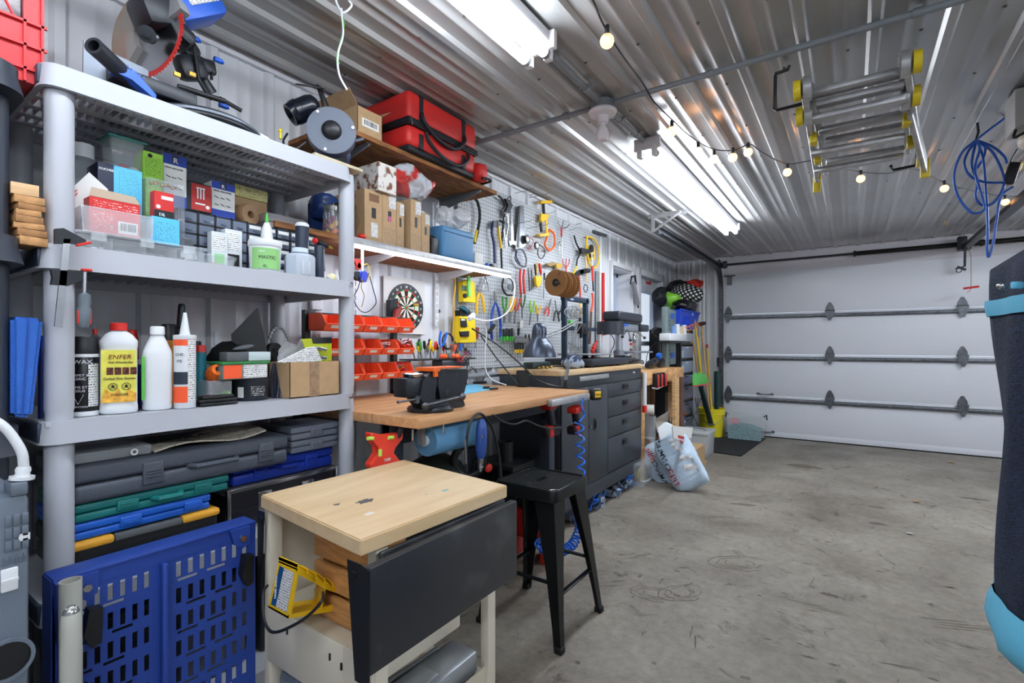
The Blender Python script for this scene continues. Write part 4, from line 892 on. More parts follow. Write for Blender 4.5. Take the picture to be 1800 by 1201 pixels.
g=G();g.obox(P(147,429),(.012,.03,.006),(.4,0,0),0,.002);g.obox(P(152,475),(.014,.02,.006),None,0,.002);part(t,'red_pad',g,RED)
g=G();g.prism([P(90,474),P(152,478),P(152,490),P(120,503),P(90,500),P(93,488)],(-.014,0,0));part(t,'sliding_jaw',g,DARK)
g=G();A,B=P(149,478),P(148,520);g.cyl(A,B,.004,n=10);part(t,'screw',g,CHROME)
g=G();A,B=P(149,515),P(147,576);L=(B-A).length;g.lathe([(.004,0),(.011,.004),(.013,L*.25),(.011,L*.4),(.014,L*.48),(.013,L*.85),(.009,L),(0,L)],A,(B-A),n=16);hd=part(t,'handle',g,M('grip_grey',(95,105,112),.6))
g=G();
for s_ in(-1,1):g.obox(A+(B-A)*.7+V((.003,s_*.011,0)),(.008,.005,L*.4),None,0,.002);
part(hd,'red_grip',g,RED)

# ================= tier four: cases =================
z4=Z4
_=0
def case(name,label,px0,px1,x,ytop,z0,depth,m,cat='tool case',bev=.02,tilt=0,latch=(),handle=None,group=None,ribm=None,zt=None,pyx=None):
    """moulded carrying case lying flat, long side to the aisle: two shells with a seam, feet, latches, handle"""
    a,b=fb(px0,px1,ytop,z0,x,depth,pyx)
    if zt:b.z=zt
    c=(a+b)/2;L,D,Hh=b.y-a.y,b.x-a.x,b.z-a.z
    t=thing(name,label,cat,(c.x,c.y,z0),group);R=Euler((tilt,0,0)).to_matrix();cc=V((c.x,c.y,z0))
    def B(g,p,s,bv=None,taper=None):
        bv=min(bev,Hh*.12)if bv is None else bv
        g.obox(cc+R@V(p),s,R,0,bv,3,taper)
    g=G();B(g,(0,0,Hh*.75),(D,L,Hh*.5-.002));part(t,'lid',g,m)
    g=G();B(g,(0,0,Hh*.25),(D-.004,L-.004,Hh*.5-.002));part(t,'base',g,m)
    for q in latch:
        g=G();B(g,(D/2-.002,-L/2+L*q,Hh*.5),(.012,.05,Hh*.62),.004)
        for k in range(3):B(g,(D/2+.005,-L/2+L*q,Hh*(.42+.08*k)),(.004,.036,.003),.001)
        part(t,'latch',g,ribm or m)
    if handle:
        g=G();y0,y1=-L/2+L*handle[0],-L/2+L*handle[1];zz_=Hh*.5
        pts=[(D/2-.01,y0,zz_),(D/2+.018,y0+.012,zz_),(D/2+.02,(y0+y1)/2,zz_),(D/2+.018,y1-.012,zz_),(D/2-.01,y1,zz_)]
        g.tube([cc+R@V(p)for p in pts],.008,n=8);part(t,'handle',g,ribm or m)
    return t,a,b
GCASE=M('case_charcoal',(68,74,84),.5,bump=.25,bs=220);TEALC=M('case_teal',(20,110,108),.45,bump=.2,bs=300);BCASE=M('case_blue',(30,92,190),.4,bump=.1,bs=200);BDK=M('case_royal',(28,58,165),.42);LGC=M('case_lightgrey',(118,126,140),.5,bump=.2,bs=220)
x=-1.60;t,a,b=case('tool_tote','black tool tote with mustard yellow lid corners at the bottom of the case stack',128,384,x,926,z4+.001,.34,M('tote_black',(28,29,32),.45),'tote',.012,0,(),None)
g=G();g.box((b.x-.06,a.y-.004,b.z-.02),(b.x+.006,a.y+.085,b.z+.002),bev=.008);part(t,'lid_corner',g,M('mustard',(222,160,50),.45),'mustard yellow corner')
g=G();g.box((b.x-.06,b.y-.1,b.z-.02),(b.x+.006,b.y+.004,b.z+.002),bev=.008);part(t,'lid_corner',g,M('mustard'),'mustard yellow corner')
g=G();g.box((b.x-.02,a.y+.086,b.z-.018),(b.x+.004,b.y-.101,b.z),bev=.003);part(t,'lid_edge',g,M('mid_grey'))
z0=b.z+.003
def stack(z0,**k):pass
t,a,b=case('tool_case','bright blue flat tool case lying on the black and yellow tote',126,371,-1.605,896,z0,.32,BCASE,bev=.012,latch=(.38,.85));z0=b.z+.001
t,a,b=case('tool_case','teal green tool case between the blue case and the big charcoal case',130,403,-1.60,862,z0,.32,TEALC,bev=.014,latch=(.3,.8),handle=(.45,.65));z0=b.z+.001
t,a,b=case('tool_case','big charcoal moulded tool case on top of the teal case',128,508,-1.585,785,z0,.34,GCASE,bev=.025,latch=(.3,.86),handle=(.46,.7),zt=wz(330,790,-1.585))
zg=b.z
a2,b2=fb(126,268,790,zg+.001,-1.60,.2);b2.z=a2.z+.028
t=thing('organiser_case','thin clear organiser case with a white clasp on the big charcoal case','organiser case',((a2.x+b2.x)/2,(a2.y+b2.y)/2,a2.z));g=G();g.box(a2,b2,bev=.006);part(t,'body',g,CLEARP);yq=a2.y+(b2.y-a2.y)*.75;g=G();g.tube(arc((b2.x+.004,yq,a2.z+.012),.007,0,2*PI,12,(0,1,0),(0,0,1)),.0025,n=6);part(t,'clasp',g,WHITE)
g=G();y0,y1=wy(272,-1.6),wy(462,-1.62);n_=8
top=[[V((-1.60-.16*j/3,y0+(y1-y0)*i/n_,zg+.006+.010*math.sin(i*.8+j)+.014*i/n_))for j in range(4)]for i in range(n_+1)];bot=[[p-V((0,0,.004))for p in r]for r in top]
for i in range(n_):
    for j in range(3):g.face([top[i][j],top[i+1][j],top[i+1][j+1],top[i][j+1]]);g.face([bot[i][j],bot[i][j+1],bot[i+1][j+1],bot[i+1][j]])
    g.face([top[i][0],bot[i][0],bot[i+1][0],top[i+1][0]])
g.face([top[0][0],top[0][1],top[0][2],top[0][3],bot[0][3],bot[0][2],bot[0][1],bot[0][0]])
nw=solo('newspaper','folded newspaper lying on the big charcoal case','newspaper',g,M('newsprint',(190,182,165),.85,col2=(60,58,56),vs=90,thr=(.55,.75)))
ORG[nw.name]=nw.location.copy();text(nw,'KURA',(-1.66,y0+.02,zg+.018),.055,(.15,1,.05),(-1,.15,0),INK,bold=.001)
t,a,b=case('aluminium_case','black panelled aluminium case with silver edges, under the royal blue case',402,590,-1.66,880,z4+.001,.26,M('case_black_panel',(34,33,40),.3),bev=.003,latch=(.3,.7),ribm=CHROME,zt=z4+.14)
za=b.z
for yy in(a.y,b.y):g=G();g.box((b.x-.012,yy-.006,a.z),(b.x+.005,yy+.006,b.z),bev=.002);part(t,'edge_profile',g,CHROME)
for zz_ in(a.z+.006,b.z-.004):g=G();g.box((b.x-.01,a.y,zz_-.008),(b.x+.005,b.y,zz_+.006),bev=.002);part(t,'edge_profile',g,CHROME)
g=G();g.box((a.x,a.y-.001,b.z-.02),(b.x,a.y-.006,b.z+.002));g.box((a.x,a.y,b.z),(b.x,b.y,b.z+.003));part(t,'top_plate',g,M('ribbed_alu',(170,172,178),.35,.7))
t,a,b=case('tool_case','royal blue tool case with a ribbed grip on the aluminium case',408,586,-1.66,800,za+.006,.26,BDK,bev=.015,latch=(.25,.75),handle=(.4,.6),zt=za+.085);zb2=b.z
t,a,b=case('tool_case','small light grey tool case lying directly on the royal blue case',512,598,-1.625,762,zb2+.001,.2,LGC,bev=.012,zt=zb2+.045,latch=(.5,));zb3=b.z
t,a,b=case('tool_case','small light grey tool case, topmost under the shelf at the right post',512,598,-1.625,735,zb3+.001,.2,LGC,bev=.012,zt=min(zb3+.05,Z3-.06),latch=(.5,))
# ================= miter saw on top =================
zt=Z1
SB=M('saw_black',(36,40,46),.42);SBL=M('saw_blue',(38,94,200),.38);SGR=M('saw_grey',(105,112,122),.4,.5)
t=thing('mitre_saw','blue and black mitre saw standing on top of the grey shelving','mitre saw',(-1.72,.75,zt))
cy=wy(362,-1.70);
g=G();g.lathe([(0,.0),(.15,.0),(.165,.012),(.165,.03),(.15,.04),(.0,.042)],(-1.72,cy,zt),n=40);part(t,'turntable',g,SB)
g=G();g.lathe([(.166,.018),(.170,.02),(.170,.026),(.166,.028)],(-1.72,cy,zt),n=40);part(t,'scale_ring',g,SGR)
y0,y1=wy(196,-1.62),wy(322,-1.62)
g=G();g.box((-1.80,y0,zt+.045),(-1.62,y1+.04,zt+.085),bev=.006);part(t,'base',g,SB)
g=G();g.box((-1.80,y0+.01,zt),(-1.66,y0+.06,zt+.045),bev=.004);g.box((-1.80,y1-.03,zt),(-1.66,y1+.02,zt+.045),bev=.004);part(t,'foot',g,SB)
g=G();a0,a1=wy(192,-1.60),wy(272,-1.58);g.prism([(-1.60,a0,zt+.055),(-1.60,a0+.045,zt+.062),(-1.60,a1,zt+.018),(-1.60,a1,zt+.004),(-1.60,a0+.04,zt+.035),(-1.60,a0,zt+.04)],(.03,0,0));
for k in range(5):g.obox((-1.585,a0+.03+k*.009,zt+.066-.004*k),(.032,.003,.006),(-.35,0,0))
part(t,'lock_lever',g,SBL)
A,B=PX(166,79,-1.50),PX(214,108,-1.66);A=V((-1.53,wy(164,-1.53),wz(164,80,-1.53)));B=V((-1.66,A.y+.16,A.z-.02));g=G();g.lathe([(.014,0),(.021,0),(.021,.14),(.012,.16),(0,.16)],A,B-A,n=20);g.lathe([(.014,0),(.013,.05),(0,.051)],A,B-A,n=20);part(t,'dust_port',g,SB)
g=G();P=lambda px,py:PX(px,py,-1.66);g.prism([P(147,70),P(196,92),P(196,143),P(146,132)],(-.006,0,0));part(t,'fence_plate',g,SGR)
g=G();g.prism([(-1.70,y0,zt+.085),(-1.70,y1,zt+.085),(-1.70,y1,zt+.10),(-1.70,(y0+y1)/2+.02,zt+.14),(-1.70,y0,zt+.15)],(-.012,0,0));part(t,'fence',g,SGR)
bc=V((-1.70,wy(268,-1.70),wz(268,64,-1.70)));nrm=V((.28,-.96,.06)).normalized()
g=G();n_=60;u,w_=nrm.orthogonal().normalized(),None;w_=nrm.cross(u)
prf=[]
for k in range(n_*2):rr=.127 if k%2==0 else .120;an=PI*k/n_;prf.append(bc+u*(rr*math.cos(an))+w_*(rr*math.sin(an)))
g.prism(prf,nrm*.0025);part(t,'blade_rim',g,M('blade_red',(190,50,45),.4,.2),'red toothed rim of the saw blade')
g=G();g.cyl(bc-nrm*.0006,bc+nrm*.0032,.110,n=48);g.cyl(bc+nrm*.003,bc+nrm*.01,.022,n=24);part(t,'blade',g,CHROME)
def half(bc,r0,r1,a0,a1,th,off,m=0,n=24):
    g=G();P0=[bc+nrm*off+u*(r1*math.cos(a0+(a1-a0)*k/n))+w_*(r1*math.sin(a0+(a1-a0)*k/n))for k in range(n+1)];P1=[bc+nrm*off+u*(r0*math.cos(a0+(a1-a0)*k/n))+w_*(r0*math.sin(a0+(a1-a0)*k/n))for k in range(n,-1,-1)];g.prism(P0+P1,nrm*th);return g
up_=math.atan2(w_.z,u.z);lf=V((0,0,1));
aU=math.atan2(V((0,0,1)).dot(w_),V((0,0,1)).dot(u));aF=math.atan2(V((1,0,0)).dot(w_),V((1,0,0)).dot(u))
g=half(bc,.03,.135,aU-1.2,aU+1.2,.03,-.016);part(t,'upper_guard',g,M('guard_grey',(150,152,155),.4,.3))
sgn=1 if math.sin(aF-aU)>0 else-1
g=half(bc,.05,.14,aF+PI-.9,aF+PI+.9,.04,-.02);part(t,'clear_guard',g,M('guard_clear',(205,200,190),.1,alpha=.45))
g=half(bc,.138,.141,aF+PI-.9,aF+PI+.9,.04,-.02);part(t,'guard_rim',g,M('sawdust_rim',(150,110,75),.7))
P=lambda px,py,x:PX(px,py,x)
mc=P(300,12,-1.72);R=Euler((.55,0,0)).to_matrix()
g=G();g.obox(mc+V((0,.03,.03)),(.13,.20,.13),Euler((.65,0,0)).to_matrix(),0,.02);mh=part(t,'motor_housing',g,SBL)
g=G();g.obox(P(275,26,-1.68),(.12,.11,.09),Euler((.4,0,0)).to_matrix(),0,.02);part(t,'gear_housing',g,SB)
Rl=Euler((.65,0,0)).to_matrix();g=G();g.obox(mc+V((0,.03,.03))+Rl@V((.066,.03,0)),(.003,.10,.055),Rl,0,.002);lb=part(mh,'rating_plate',g,FPW)
g=G();g.obox(P(300,52,-1.74),(.1,.12,.05),Euler((-.5,0,0)).to_matrix(),0,.018);part(t,'lower_housing',g,SB)
g=G();g.cyl(P(258,60,-1.66),P(258,60,-1.62),.022,n=20);g.cyl(P(258,60,-1.62),P(258,60,-1.61),.009,n=6);part(t,'arbor_cover',g,SB)
g=G();g.tube([P(318,60,-1.80),P(335,95,-1.84),P(350,130,-1.86),P(372,165,-1.86)],[.02,.017,.017,.02],n=12);g.obox(P(335,120,-1.84),(.06,.09,.08),(.4,0,0),0,.02);g.obox(P(330,85,-1.84),(.05,.06,.07),(.7,0,0),0,.02);part(t,'pivot_arm',g,SB)
g=G();g.tube([P(340,75,-1.80),P(350,140,-1.80),P(372,175,-1.78)],.006,n=8);part(t,'link_rod',g,DARK)
g=G();g.tube([P(313,152,-1.72),P(395,178,-1.72)],.009,n=10);g.tube([P(385,172,-1.74),P(425,195,-1.72)],.007,n=8);part(t,'slide_rail',g,M('rail_dark'))
for px,py in((342,68),(383,106),(392,186)):g=G();c=P(px,py,-1.77);g.cyl(c-V((0,.012,0)),c+V((0,.012,0)),.009,n=10);g.obox(c+V((0,.014,0)),(.022,.006,.012),(.4,.5,0),0,.003);part(t,'blue_knob',g,SBL,'blue clamp knob')
for px in(311,338):g=G();g.obox(P(px,131,-1.78),(.01,.018,.012));part(t,'brass_block',g,BRASS)
g=G();g.obox(P(365,118,-1.86),(.03,.05,.05),(.2,0,0),0,.01);g.tube([P(350,100,-1.85),P(372,112,-1.85),P(372,140,-1.85)],.005);part(t,'bracket',g,DARK)
g=G();a_,b_=wy(405,-1.66),wy(470,-1.66);g.prism([(-1.66,a_,zt+.001),(-1.66,b_,zt+.001),(-1.66,b_+.005,zt+.05),(-1.66,b_-.03,zt+.055),(-1.66,b_-.05,zt+.04),(-1.66,a_,zt+.055)],(-.03,0,0));solo('alu_fence','short silver aluminium plate standing between the saw and the grinder','plate',g,AL)
# ================= bench grinder =================
t=thing('bench_grinder','bench grinder with grey wheel guard, dark lamp and round eye shield on the shelf top','bench grinder',(-1.70,wy(560,-1.68),zt))
wc=PX(583,232,-1.60);wn=V((.35,.0,0));GN=V((.62,-.78,0)).normalized()
GN=V((.80,-.60,0)).normalized()
def disc(c,r,a,b,m,nm,n=36,r1=None):g=G();g.cyl(c+GN*a,c+GN*b,r,r1,n=n);return part(t,nm,g,m)
GB=M('grinder_blue',(38,48,84),.4,.2);GS=M('guard_steel',(84,92,106),.5)
rv=.088
disc(wc,rv,-.03,.012,GB,'wheel_guard');disc(wc,rv*.985,.012,.016,GS,'guard_cover');g=G();g.lathe([(.036,.016),(.033,.026),(.022,.034),(0,.037)],wc,GN,n=28);part(t,'arbor_cap',g,BLACK)
for an in(.9,2.9,5.0):
    ux=GN.cross(V((0,0,1))).normalized();g=G();c=wc+ux*(rv*.88*math.cos(an))+V((0,0,1))*(rv*.88*math.sin(an));g.cyl(c+GN*.015,c+GN*.021,.005,n=8);part(t,'screw',g,CHROME)
mc_=wc-GN*.12;g=G();g.lathe([(.03,-.09),(.056,-.08),(.058,-.01),(.058,.06),(.05,.075),(.03,.08)],mc_+V((0,0,-.0)),GN,n=28);part(t,'motor',g,GB)
wc2=wc-GN*.23;g=G();g.cyl(wc2-GN*.02,wc2+GN*.02,rv*.8,n=28);part(t,'wheel_guard',g,GB)
g=G();g.box((mc_.x-.07,mc_.y-.06,zt),(mc_.x+.07,mc_.y+.06,zt+.02),bev=.006);g.box((mc_.x-.04,mc_.y-.04,zt+.015),(mc_.x+.04,mc_.y+.04,mc_.z-.04),bev=.006);part(t,'foot',g,DARK)
g=G();c=PX(545,152,-1.72);n2=V((.35,-.25,.9)).normalized();g.lathe([(.0,-.002),(.050,-.002),(.050,.002),(0,.002)],c,n2,n=28);sh_=part(t,'eye_shield',g,M('shield_glass',(190,200,205),.05,alpha=.35));g=G();uu=n2.orthogonal().normalized();g.tube(arc(c,.05,0,2*PI,28,uu,n2.cross(uu)),.003,n=6);part(sh_,'shield_rim',g,BLACK)
g=G();g.tube([PX(558,150,-1.70),PX(566,175,-1.68),PX(572,205,-1.64),wc+V((0,0,rv))],.006,n=8);g.tube([PX(562,152,-1.72),PX(578,190,-1.66)],.004,n=6);part(t,'shield_arm',g,DARK)
g=G();A,B=PX(553,182,-1.70),PX(510,203,-1.74);dd=(B-A);g.lathe([(0,-.012),(.02,-.01),(.034,0),(.040,.02),(.042,dd.length*.6),(.045,dd.length*.62),(.045,dd.length*.8),(.043,dd.length*.82),(.040,dd.length),(.034,dd.length+.0),(0,dd.length-.03)],A,dd,n=26);lm=part(t,'lamp_head',g,M('lamp_black',(16,20,30),.22));
g=G();g.tube([PX(548,195,-1.72),PX(556,206,-1.70),PX(562,214,-1.66)],.010,n=8);part(t,'lamp_arm',g,DARK)
g=G();g.tube(spline([PX(505,235,-1.75),PX(498,248,-1.72),PX(503,258,-1.70),PX(520,262,-1.68),PX(538,250,-1.66)],5),.004);part(t,'power_cord',g,BLACK)
g=G();a_=PX(493,230,-1.74);g.sph(a_,.008,n=10);g.cyl(a_,a_-V((0,0,.03)),.005);part(t,'yellow_knob',g,YEL)
g=G();g.obox(PX(628,247,-1.62),(.03,.05,.01),(.5,0,0),0,.003);part(t,'tool_rest',g,GS)
g=G();g.box((-1.66,wy(548,-1.575),zt+.0005),(-1.555,wy(632,-1.575),zt+.012),bev=.001);solo('wood_offcut','thin flat wooden board at the right end of the shelf top, under the grinder','board',g,M('plywood',(190,178,150),.6,var=.1,vs=20))
# ================= wall shelves =================
OSB=M('osb_board',(150,98,52),.75,col2=(98,60,30),vs=14,stretch=(3,.7,3),bump=.2,bs=60);OSBE=M('osb_edge',(190,160,120),.8,var=.2,vs=60)
def wshelf(label,x0,x1,y0,y1,zb,th,brackets,nm='wall_shelf',bd=.085,bm=None):
    t=thing(nm,label,'wall shelf',((x0+x1)/2,(y0+y1)/2,zb))
    g=G();g.box((x0,y0,zb),(x1,y1,zb+th));part(t,'board',g,OSB)
    for y in brackets:
        g=G();g.prism([(x0+.01,y-.002,zb-.001),(x1-.02,y-.002,zb-.001),(x1-.02,y-.002,zb-.015),(x0+.01,y-.002,zb-bd)],(0,.004,0));g.box((x0,y-.012,zb-.006),(x1-.02,y+.012,zb-.001));part(t,'bracket',g,bm or M('bracket_grey',(120,124,130),.45,.3))
    return t
U0,U1=1.24,2.33
wshelf('upper particle board wall shelf carrying the red bag',-2.04,-1.70,U0,U1,2.06,.02,(1.42,2.2))
L0,L1=1.0,2.46
ts=wshelf('lower particle board wall shelf with a light strip, carrying the brown spool cartons',-2.04,-1.73,L0,L1,1.615,.022,(1.6,2.19),bd=.06,bm=M('bracket_pale',(195,195,195),.45))
g=G();g.box((-1.73,1.30,1.608),(-1.712,L1+.04,1.637),bev=.002);led=part(ts,'edge_profile',g,AL)
g=G();g.box((-1.745,1.30,1.598),(-1.715,L1+.035,1.607),bev=.001);part(led,'light_strip',g,M('led_strip',(225,238,255),.5,em=26))
for y,lab in((1.60,'slotted white wall standard left of the dartboard'),(2.19,'slotted white wall standard right of the dartboard')):
    g=G();x0=-2.053
    for k in range(30):
        z_=1.30+k*.036
        if z_>2.34:break
        g.box((x0,y-.012,z_),(x0+.012,y-.004,z_+.036));g.box((x0,y+.004,z_),(x0+.012,y+.012,z_+.036));g.box((x0,y-.004,z_+.022),(x0+.012,y+.004,z_+.036))
    solo('wall_standard',lab,'shelf standard',g,WHITE)
zU=2.08;zL=1.637
a,b=fb(632,672,196,zU+.001,-1.72,.24);a.y=wy(628,-1.72)
t=thing('cardboard_box','open cardboard box with barcode label beside the red bag on the upper shelf','cardboard box',((a.x+b.x)/2,(a.y+b.y)/2,zU));w_=.003
g=G();g.box(a,(b.x,a.y+w_,b.z));g.box((a.x,b.y-w_,a.z),b);g.box((b.x-w_,a.y,a.z),b);g.box(a,(a.x+w_,b.y,b.z));g.box(a,(b.x,b.y,a.z+w_));part(t,'body',g,CARD)
g=G();g.prism([(a.x,a.y,b.z),(b.x,a.y,b.z),(b.x+.01,a.y-.05,b.z+.05),(a.x,a.y-.05,b.z+.05)],(0,.002,.002));part(t,'flap',g,CARD);g=G();g.prism([(b.x,a.y,b.z),(b.x,b.y,b.z),(b.x+.055,b.y,b.z+.045),(b.x+.06,a.y+.01,b.z+.04)],(.001,0,.002))if False else g.prism([(b.x,b.y,b.z),(a.x,b.y,b.z),(a.x,b.y+.03,b.z+.05),(b.x,b.y+.05,b.z+.04)],(0,.002,.002));part(t,'flap',g,CARD)
barcode(t,b.x,a.y+.025,b.y-.02,a.z+.04,a.z+.075)
g=G();c=V(((a.x+b.x)/2,(a.y+b.y)/2,b.z-.02));g.sph(c,(.08,.05,.05),n=14);g.jitter(.02,20);solo('dark_bundle','dark blue fabric bundle sticking out of the cardboard box by the red bag','fabric',g,M('navy_cloth',(30,36,60),.8))
BR=M('bag_red',(198,40,36),.5,bump=.3,bs=25);BK=M('bag_black',(24,26,32),.6,bump=.3,bs=200)
X0,X1=-2.0,-1.665;ya,yb_=wy(718,X1),wy(838,X1);zb_=zU+.002;ztp=wz(720,140,X1)
t=thing('tool_bag','big red and black zipped tool bag on the upper wall shelf','bag',((X0+X1)/2,(ya+yb_)/2,zU))
def bagbox(g,y0,y1,z0,z1,x0=X0,x1=X1,bv=.03):g.box((x0,y0,z0),(x1,y1,z1),bev=bv,seg=3)
ztp=min(ztp,ZC-.02)
g=G();bagbox(g,ya,yb_,zb_+.02,zb_+.125);g.subdiv(1);g.jitter(.006,9);part(t,'lower_body',g,BR)
g=G();bagbox(g,ya,yb_,zb_+.145,ztp,bv=.025);g.subdiv(1);g.jitter(.005,9);part(t,'upper_body',g,BR)
g=G();g.box((X0+.01,ya+.008,zb_),(X1-.008,yb_-.008,zb_+.03),bev=.01);part(t,'black_base',g,BK)
g=G();g.box((X0+.01,ya-.004,zb_+.118),(X1+.004,yb_+.004,zb_+.152),bev=.008);part(t,'zip_band',g,BK)
for k in range(2):
    zz_=zb_+.127+k*.014;g=G();g.tube([(X0+.02,ya-.006,zz_),(X1+.006,ya-.005,zz_),(X1+.007,yb_,zz_)],.0028,n=6);part(t,'zip',g,DARK)
g=G();g.cyl((X1+.007,ya+.01,zb_+.14),(X1+.014,ya+.012,zb_+.11),.003);part(t,'zip_pull',g,CHROME)
for f_ in(.16,.78):
    y=ya+(yb_-ya)*f_
    g=G();g.box((X1-.002,y-.014,zb_+.15),(X1+.003,y+.014,ztp-.005),bev=.002);part(t,'webbing',g,BK);g=G();g.box((X1-.002,y-.014,zb_+.02),(X1+.005,y+.014,zb_+.09),bev=.002);part(t,'webbing',g,BK)
for k,(f0,f1,z0,dz)in enumerate(((.16,.78,zb_+.17,-.08),(.22,.84,zb_+.09,-.075))):
    ys,ye=ya+(yb_-ya)*f0,ya+(yb_-ya)*f1;g=G();g.tube(spline([(X1+.006,ys,z0+.02),(X1+.014,ys+.01,z0-.02),(X1+.018,ys+(ye-ys)*.3,z0+dz*.9),(X1+.018,ys+(ye-ys)*.7,z0+dz),(X1+.014,ye-.01,z0-.02),(X1+.006,ye,z0+.02)],6),.009,n=8);part(t,'carry_handle',g,BK)
g=G();g.box((X1-.01,yb_-.005,zb_+.0),(X1+.0,yb_+.075,zb_+.11),bev=.02)if False else g.box((X1-.2,yb_+.004,zb_),(X1+.02,yb_+.085,zb_+.10),bev=.03,seg=3);g.subdiv(1);g.jitter(.012,14);g.warp(lambda p:V((p.x,p.y,max(p.z,zb_))))
solo('small_tool_bag','small slumped red bag with black trim at the right end of the upper shelf','bag',g,BR)
g=G();g.tube(spline([(X1+.022,yb_+.02,zb_+.004),(X1+.028,yb_+.05,zb_+.01),(X1+.026,yb_+.09,zb_+.006),(X1-.05,yb_+.1,zb_+.006)],5),.007);solo('bag_strap','black strap trailing from the small slumped red bag','strap',g,BK)
KC=M('spool_card',(178,148,112),.75,var=.05,vs=20)
spec=[(641,673,335,438,-1.735),(673,697,341,441,-1.732),(697,711,356,446,-1.74),(722,741,352,449,-1.735),(741,756,375,455,-1.74)]
labs=['brown spool carton with a printed drawing on its side, leftmost of the row','brown spool carton with two white labels and a pink spool showing, second in the row','narrow brown spool carton with a white label, in the middle of the row','brown spool carton with overlapping white labels, second from the blue bag','brown spool carton nearest the clear bag, last of the row']
for k,(p0,p1,pt,pb,x)in enumerate(spec):
    a,b=fb(p0,p1-.5,pt,zL+.001,x,.235);t=carton('spool_carton',labs[k],'box',a,b,KC,'brown spool cartons on the lower wall shelf');w_,h=b.y-a.y,b.z-a.z
    panel(t,'window_hole',b.x,a.y+.38*w_,a.y+.62*w_,a.z+.46*h,a.z+.66*h,BLACK)
    if k==1:panel(t,'pink_spool',b.x+.0009,a.y+.4*w_,a.y+.6*w_,a.z+.46*h,a.z+.56*h,M('pink'))
    if k==0:panel(t,'label',b.x,a.y+.35*w_,a.y+.72*w_,a.z+.1*h,a.z+.37*h,FPW);panel(t,'stamp',b.x,a.y+.25*w_,a.y+.8*w_,a.z+.78*h,a.z+.93*h,M('stamp_brown',(120,88,62),.8))
    else:panel(t,'label',b.x,a.y+.45*w_,b.y-.02*w_,a.z+.72*h,a.z+.97*h,FPW)
    panel(t,'fine_print',b.x,a.y+.1*w_,b.y-.08*w_,a.z+.05*h,a.z+(.32 if k else .08)*h,fineprint('print_on_card',(178,148,112),(60,45,30),220,.55))
    if k in(0,3):
        text(t,'ELEGOO',(a.x+.09,a.y-.0008,b.z-.035),.022,(1,0,0),(0,0,1),INK)
    if k==0:
        g=G();c=V((a.x+.13,a.y-.001,a.z+.085));g.tube(arc(c,.07,0,2*PI,28,(1,0,0),(0,0,.7)),.0008,n=4);g.tube(arc(c+V((0,0,.018)),.052,0,2*PI,24,(1,0,0),(0,0,.6)),.0008,n=4);g.tube(arc(c+V((0,0,.065)),.022,0,2*PI,16,(1,0,0),(0,0,.6)),.0008,n=4);g.tube([c+V((-.07,0,0)),c+V((-.07,0,-.045))],.0008,n=4);part(t,'line_drawing',g,M('stamp_brown'))
zc3=wz(657,335,-1.735)+.002
a,b=fb(668,697,290,zc3,-1.715,.16);a.y=wy(665,-1.715);b.z=min(b.z,2.055)
t=carton('marbled_box','white and brown marbled box on top of the brown cartons under the upper shelf','box',a,b,M('marble_print',(226,222,216),.5,col2=(120,70,45),vs=26,thr=(.52,.62)))
b.z=a.z+.075
g=G();c=PX(735,318,-1.72);g.sph(V((-1.80,c.y,c.z)),(.09,.13,.065),n=26);g.jitter(.035,14);g.jitter(.012,45);g.warp(lambda p:V((p.x,p.y,min(p.z,2.055))));
zmin=wz(697,341,-1.732)
g.warp(lambda p:V((p.x,p.y,p.z if p.y>wy(748,-1.75)else max(p.z,zmin+.012))))
solo('clear_bag','crumpled clear bag with red and blue print slumped over the brown cartons','plastic bag',g,M('bag_film_print',(215,222,230),.1,col2=(205,50,40),vs=5,thr=(.52,.56),bump=1,bs=50,alpha=.75),ang=18)
t,y,r=bottle('candy_jar','glass jar of wrapped lollipops on the lower wall shelf','jar',-1.80,567,596,zL,wz(582,363,-1.80),[(0,0),(.95,0),(1,.05),(1,.72),(.8,.84),(.8,.9)],[M('jar_clear')])
h=wz(582,363,-1.80)-zL;g=G();g.lathe([(.83*r,zL+.86*h),(.84*r,zL+h),(0,zL+h)],(-1.80,y,0),n=24);part(t,'lid',g,M('lid_grey',(170,172,170),.3,.4));
random.seed(21)
for q in range(14):
    an=q*2.4;c=V((-1.80+r*.55*math.cos(an),y+r*.55*math.sin(an),zL+.015+.012*(q//2.5)));g=G();g.sph(c,.012,n=8);g.tube([c,c+V((random.uniform(-.012,.012),random.uniform(-.012,.012),.06))],.0018,n=5,m=1);part(t,'lollipop',g,[M('candy%d'%(q%3),((225,110,40),(150,50,110),(230,170,60))[q%3],.4),WHITE])
g=G();yj=wy(604,-1.80);g.box((-1.95,wy(598,-1.80),zL),(-1.79,wy(624,-1.80),zL+.16));solo('brown_carton','dark brown printed carton standing behind the front post on the lower wall shelf','box',g,M('dark_card',(92,76,62),.7))
g=G();c=PX(570,362,-1.90);g.sph(c,(.05,.07,.06),n=16);g.jitter(.025,18);g.warp(lambda p:V((p.x,p.y,max(p.z,zL+.001))));g.box((-1.93,c.y-.06,zL),(-1.91,c.y+.03,c.z));solo('blue_bag','crumpled dark blue bag behind the candy jar','bag',g,M('bag_blue',(28,60,120),.4))
g=G();g.box((-1.99,wy(556,-1.93),zL),(-1.93,wy(566,-1.93),zL+.19),bev=.004);solo('dark_binder','tall thin dark binder left of the candy jar','binder',g,M('binder_dark',(50,54,66),.5))
g=G();g.sph((-1.75,wy(636,-1.75),zL+.015),(.02,.02,.014),n=12);solo('red_cap','small red rounded object peeping out before the leftmost brown carton','object',g,RED)  # a red cap, drawn as a rounded lump
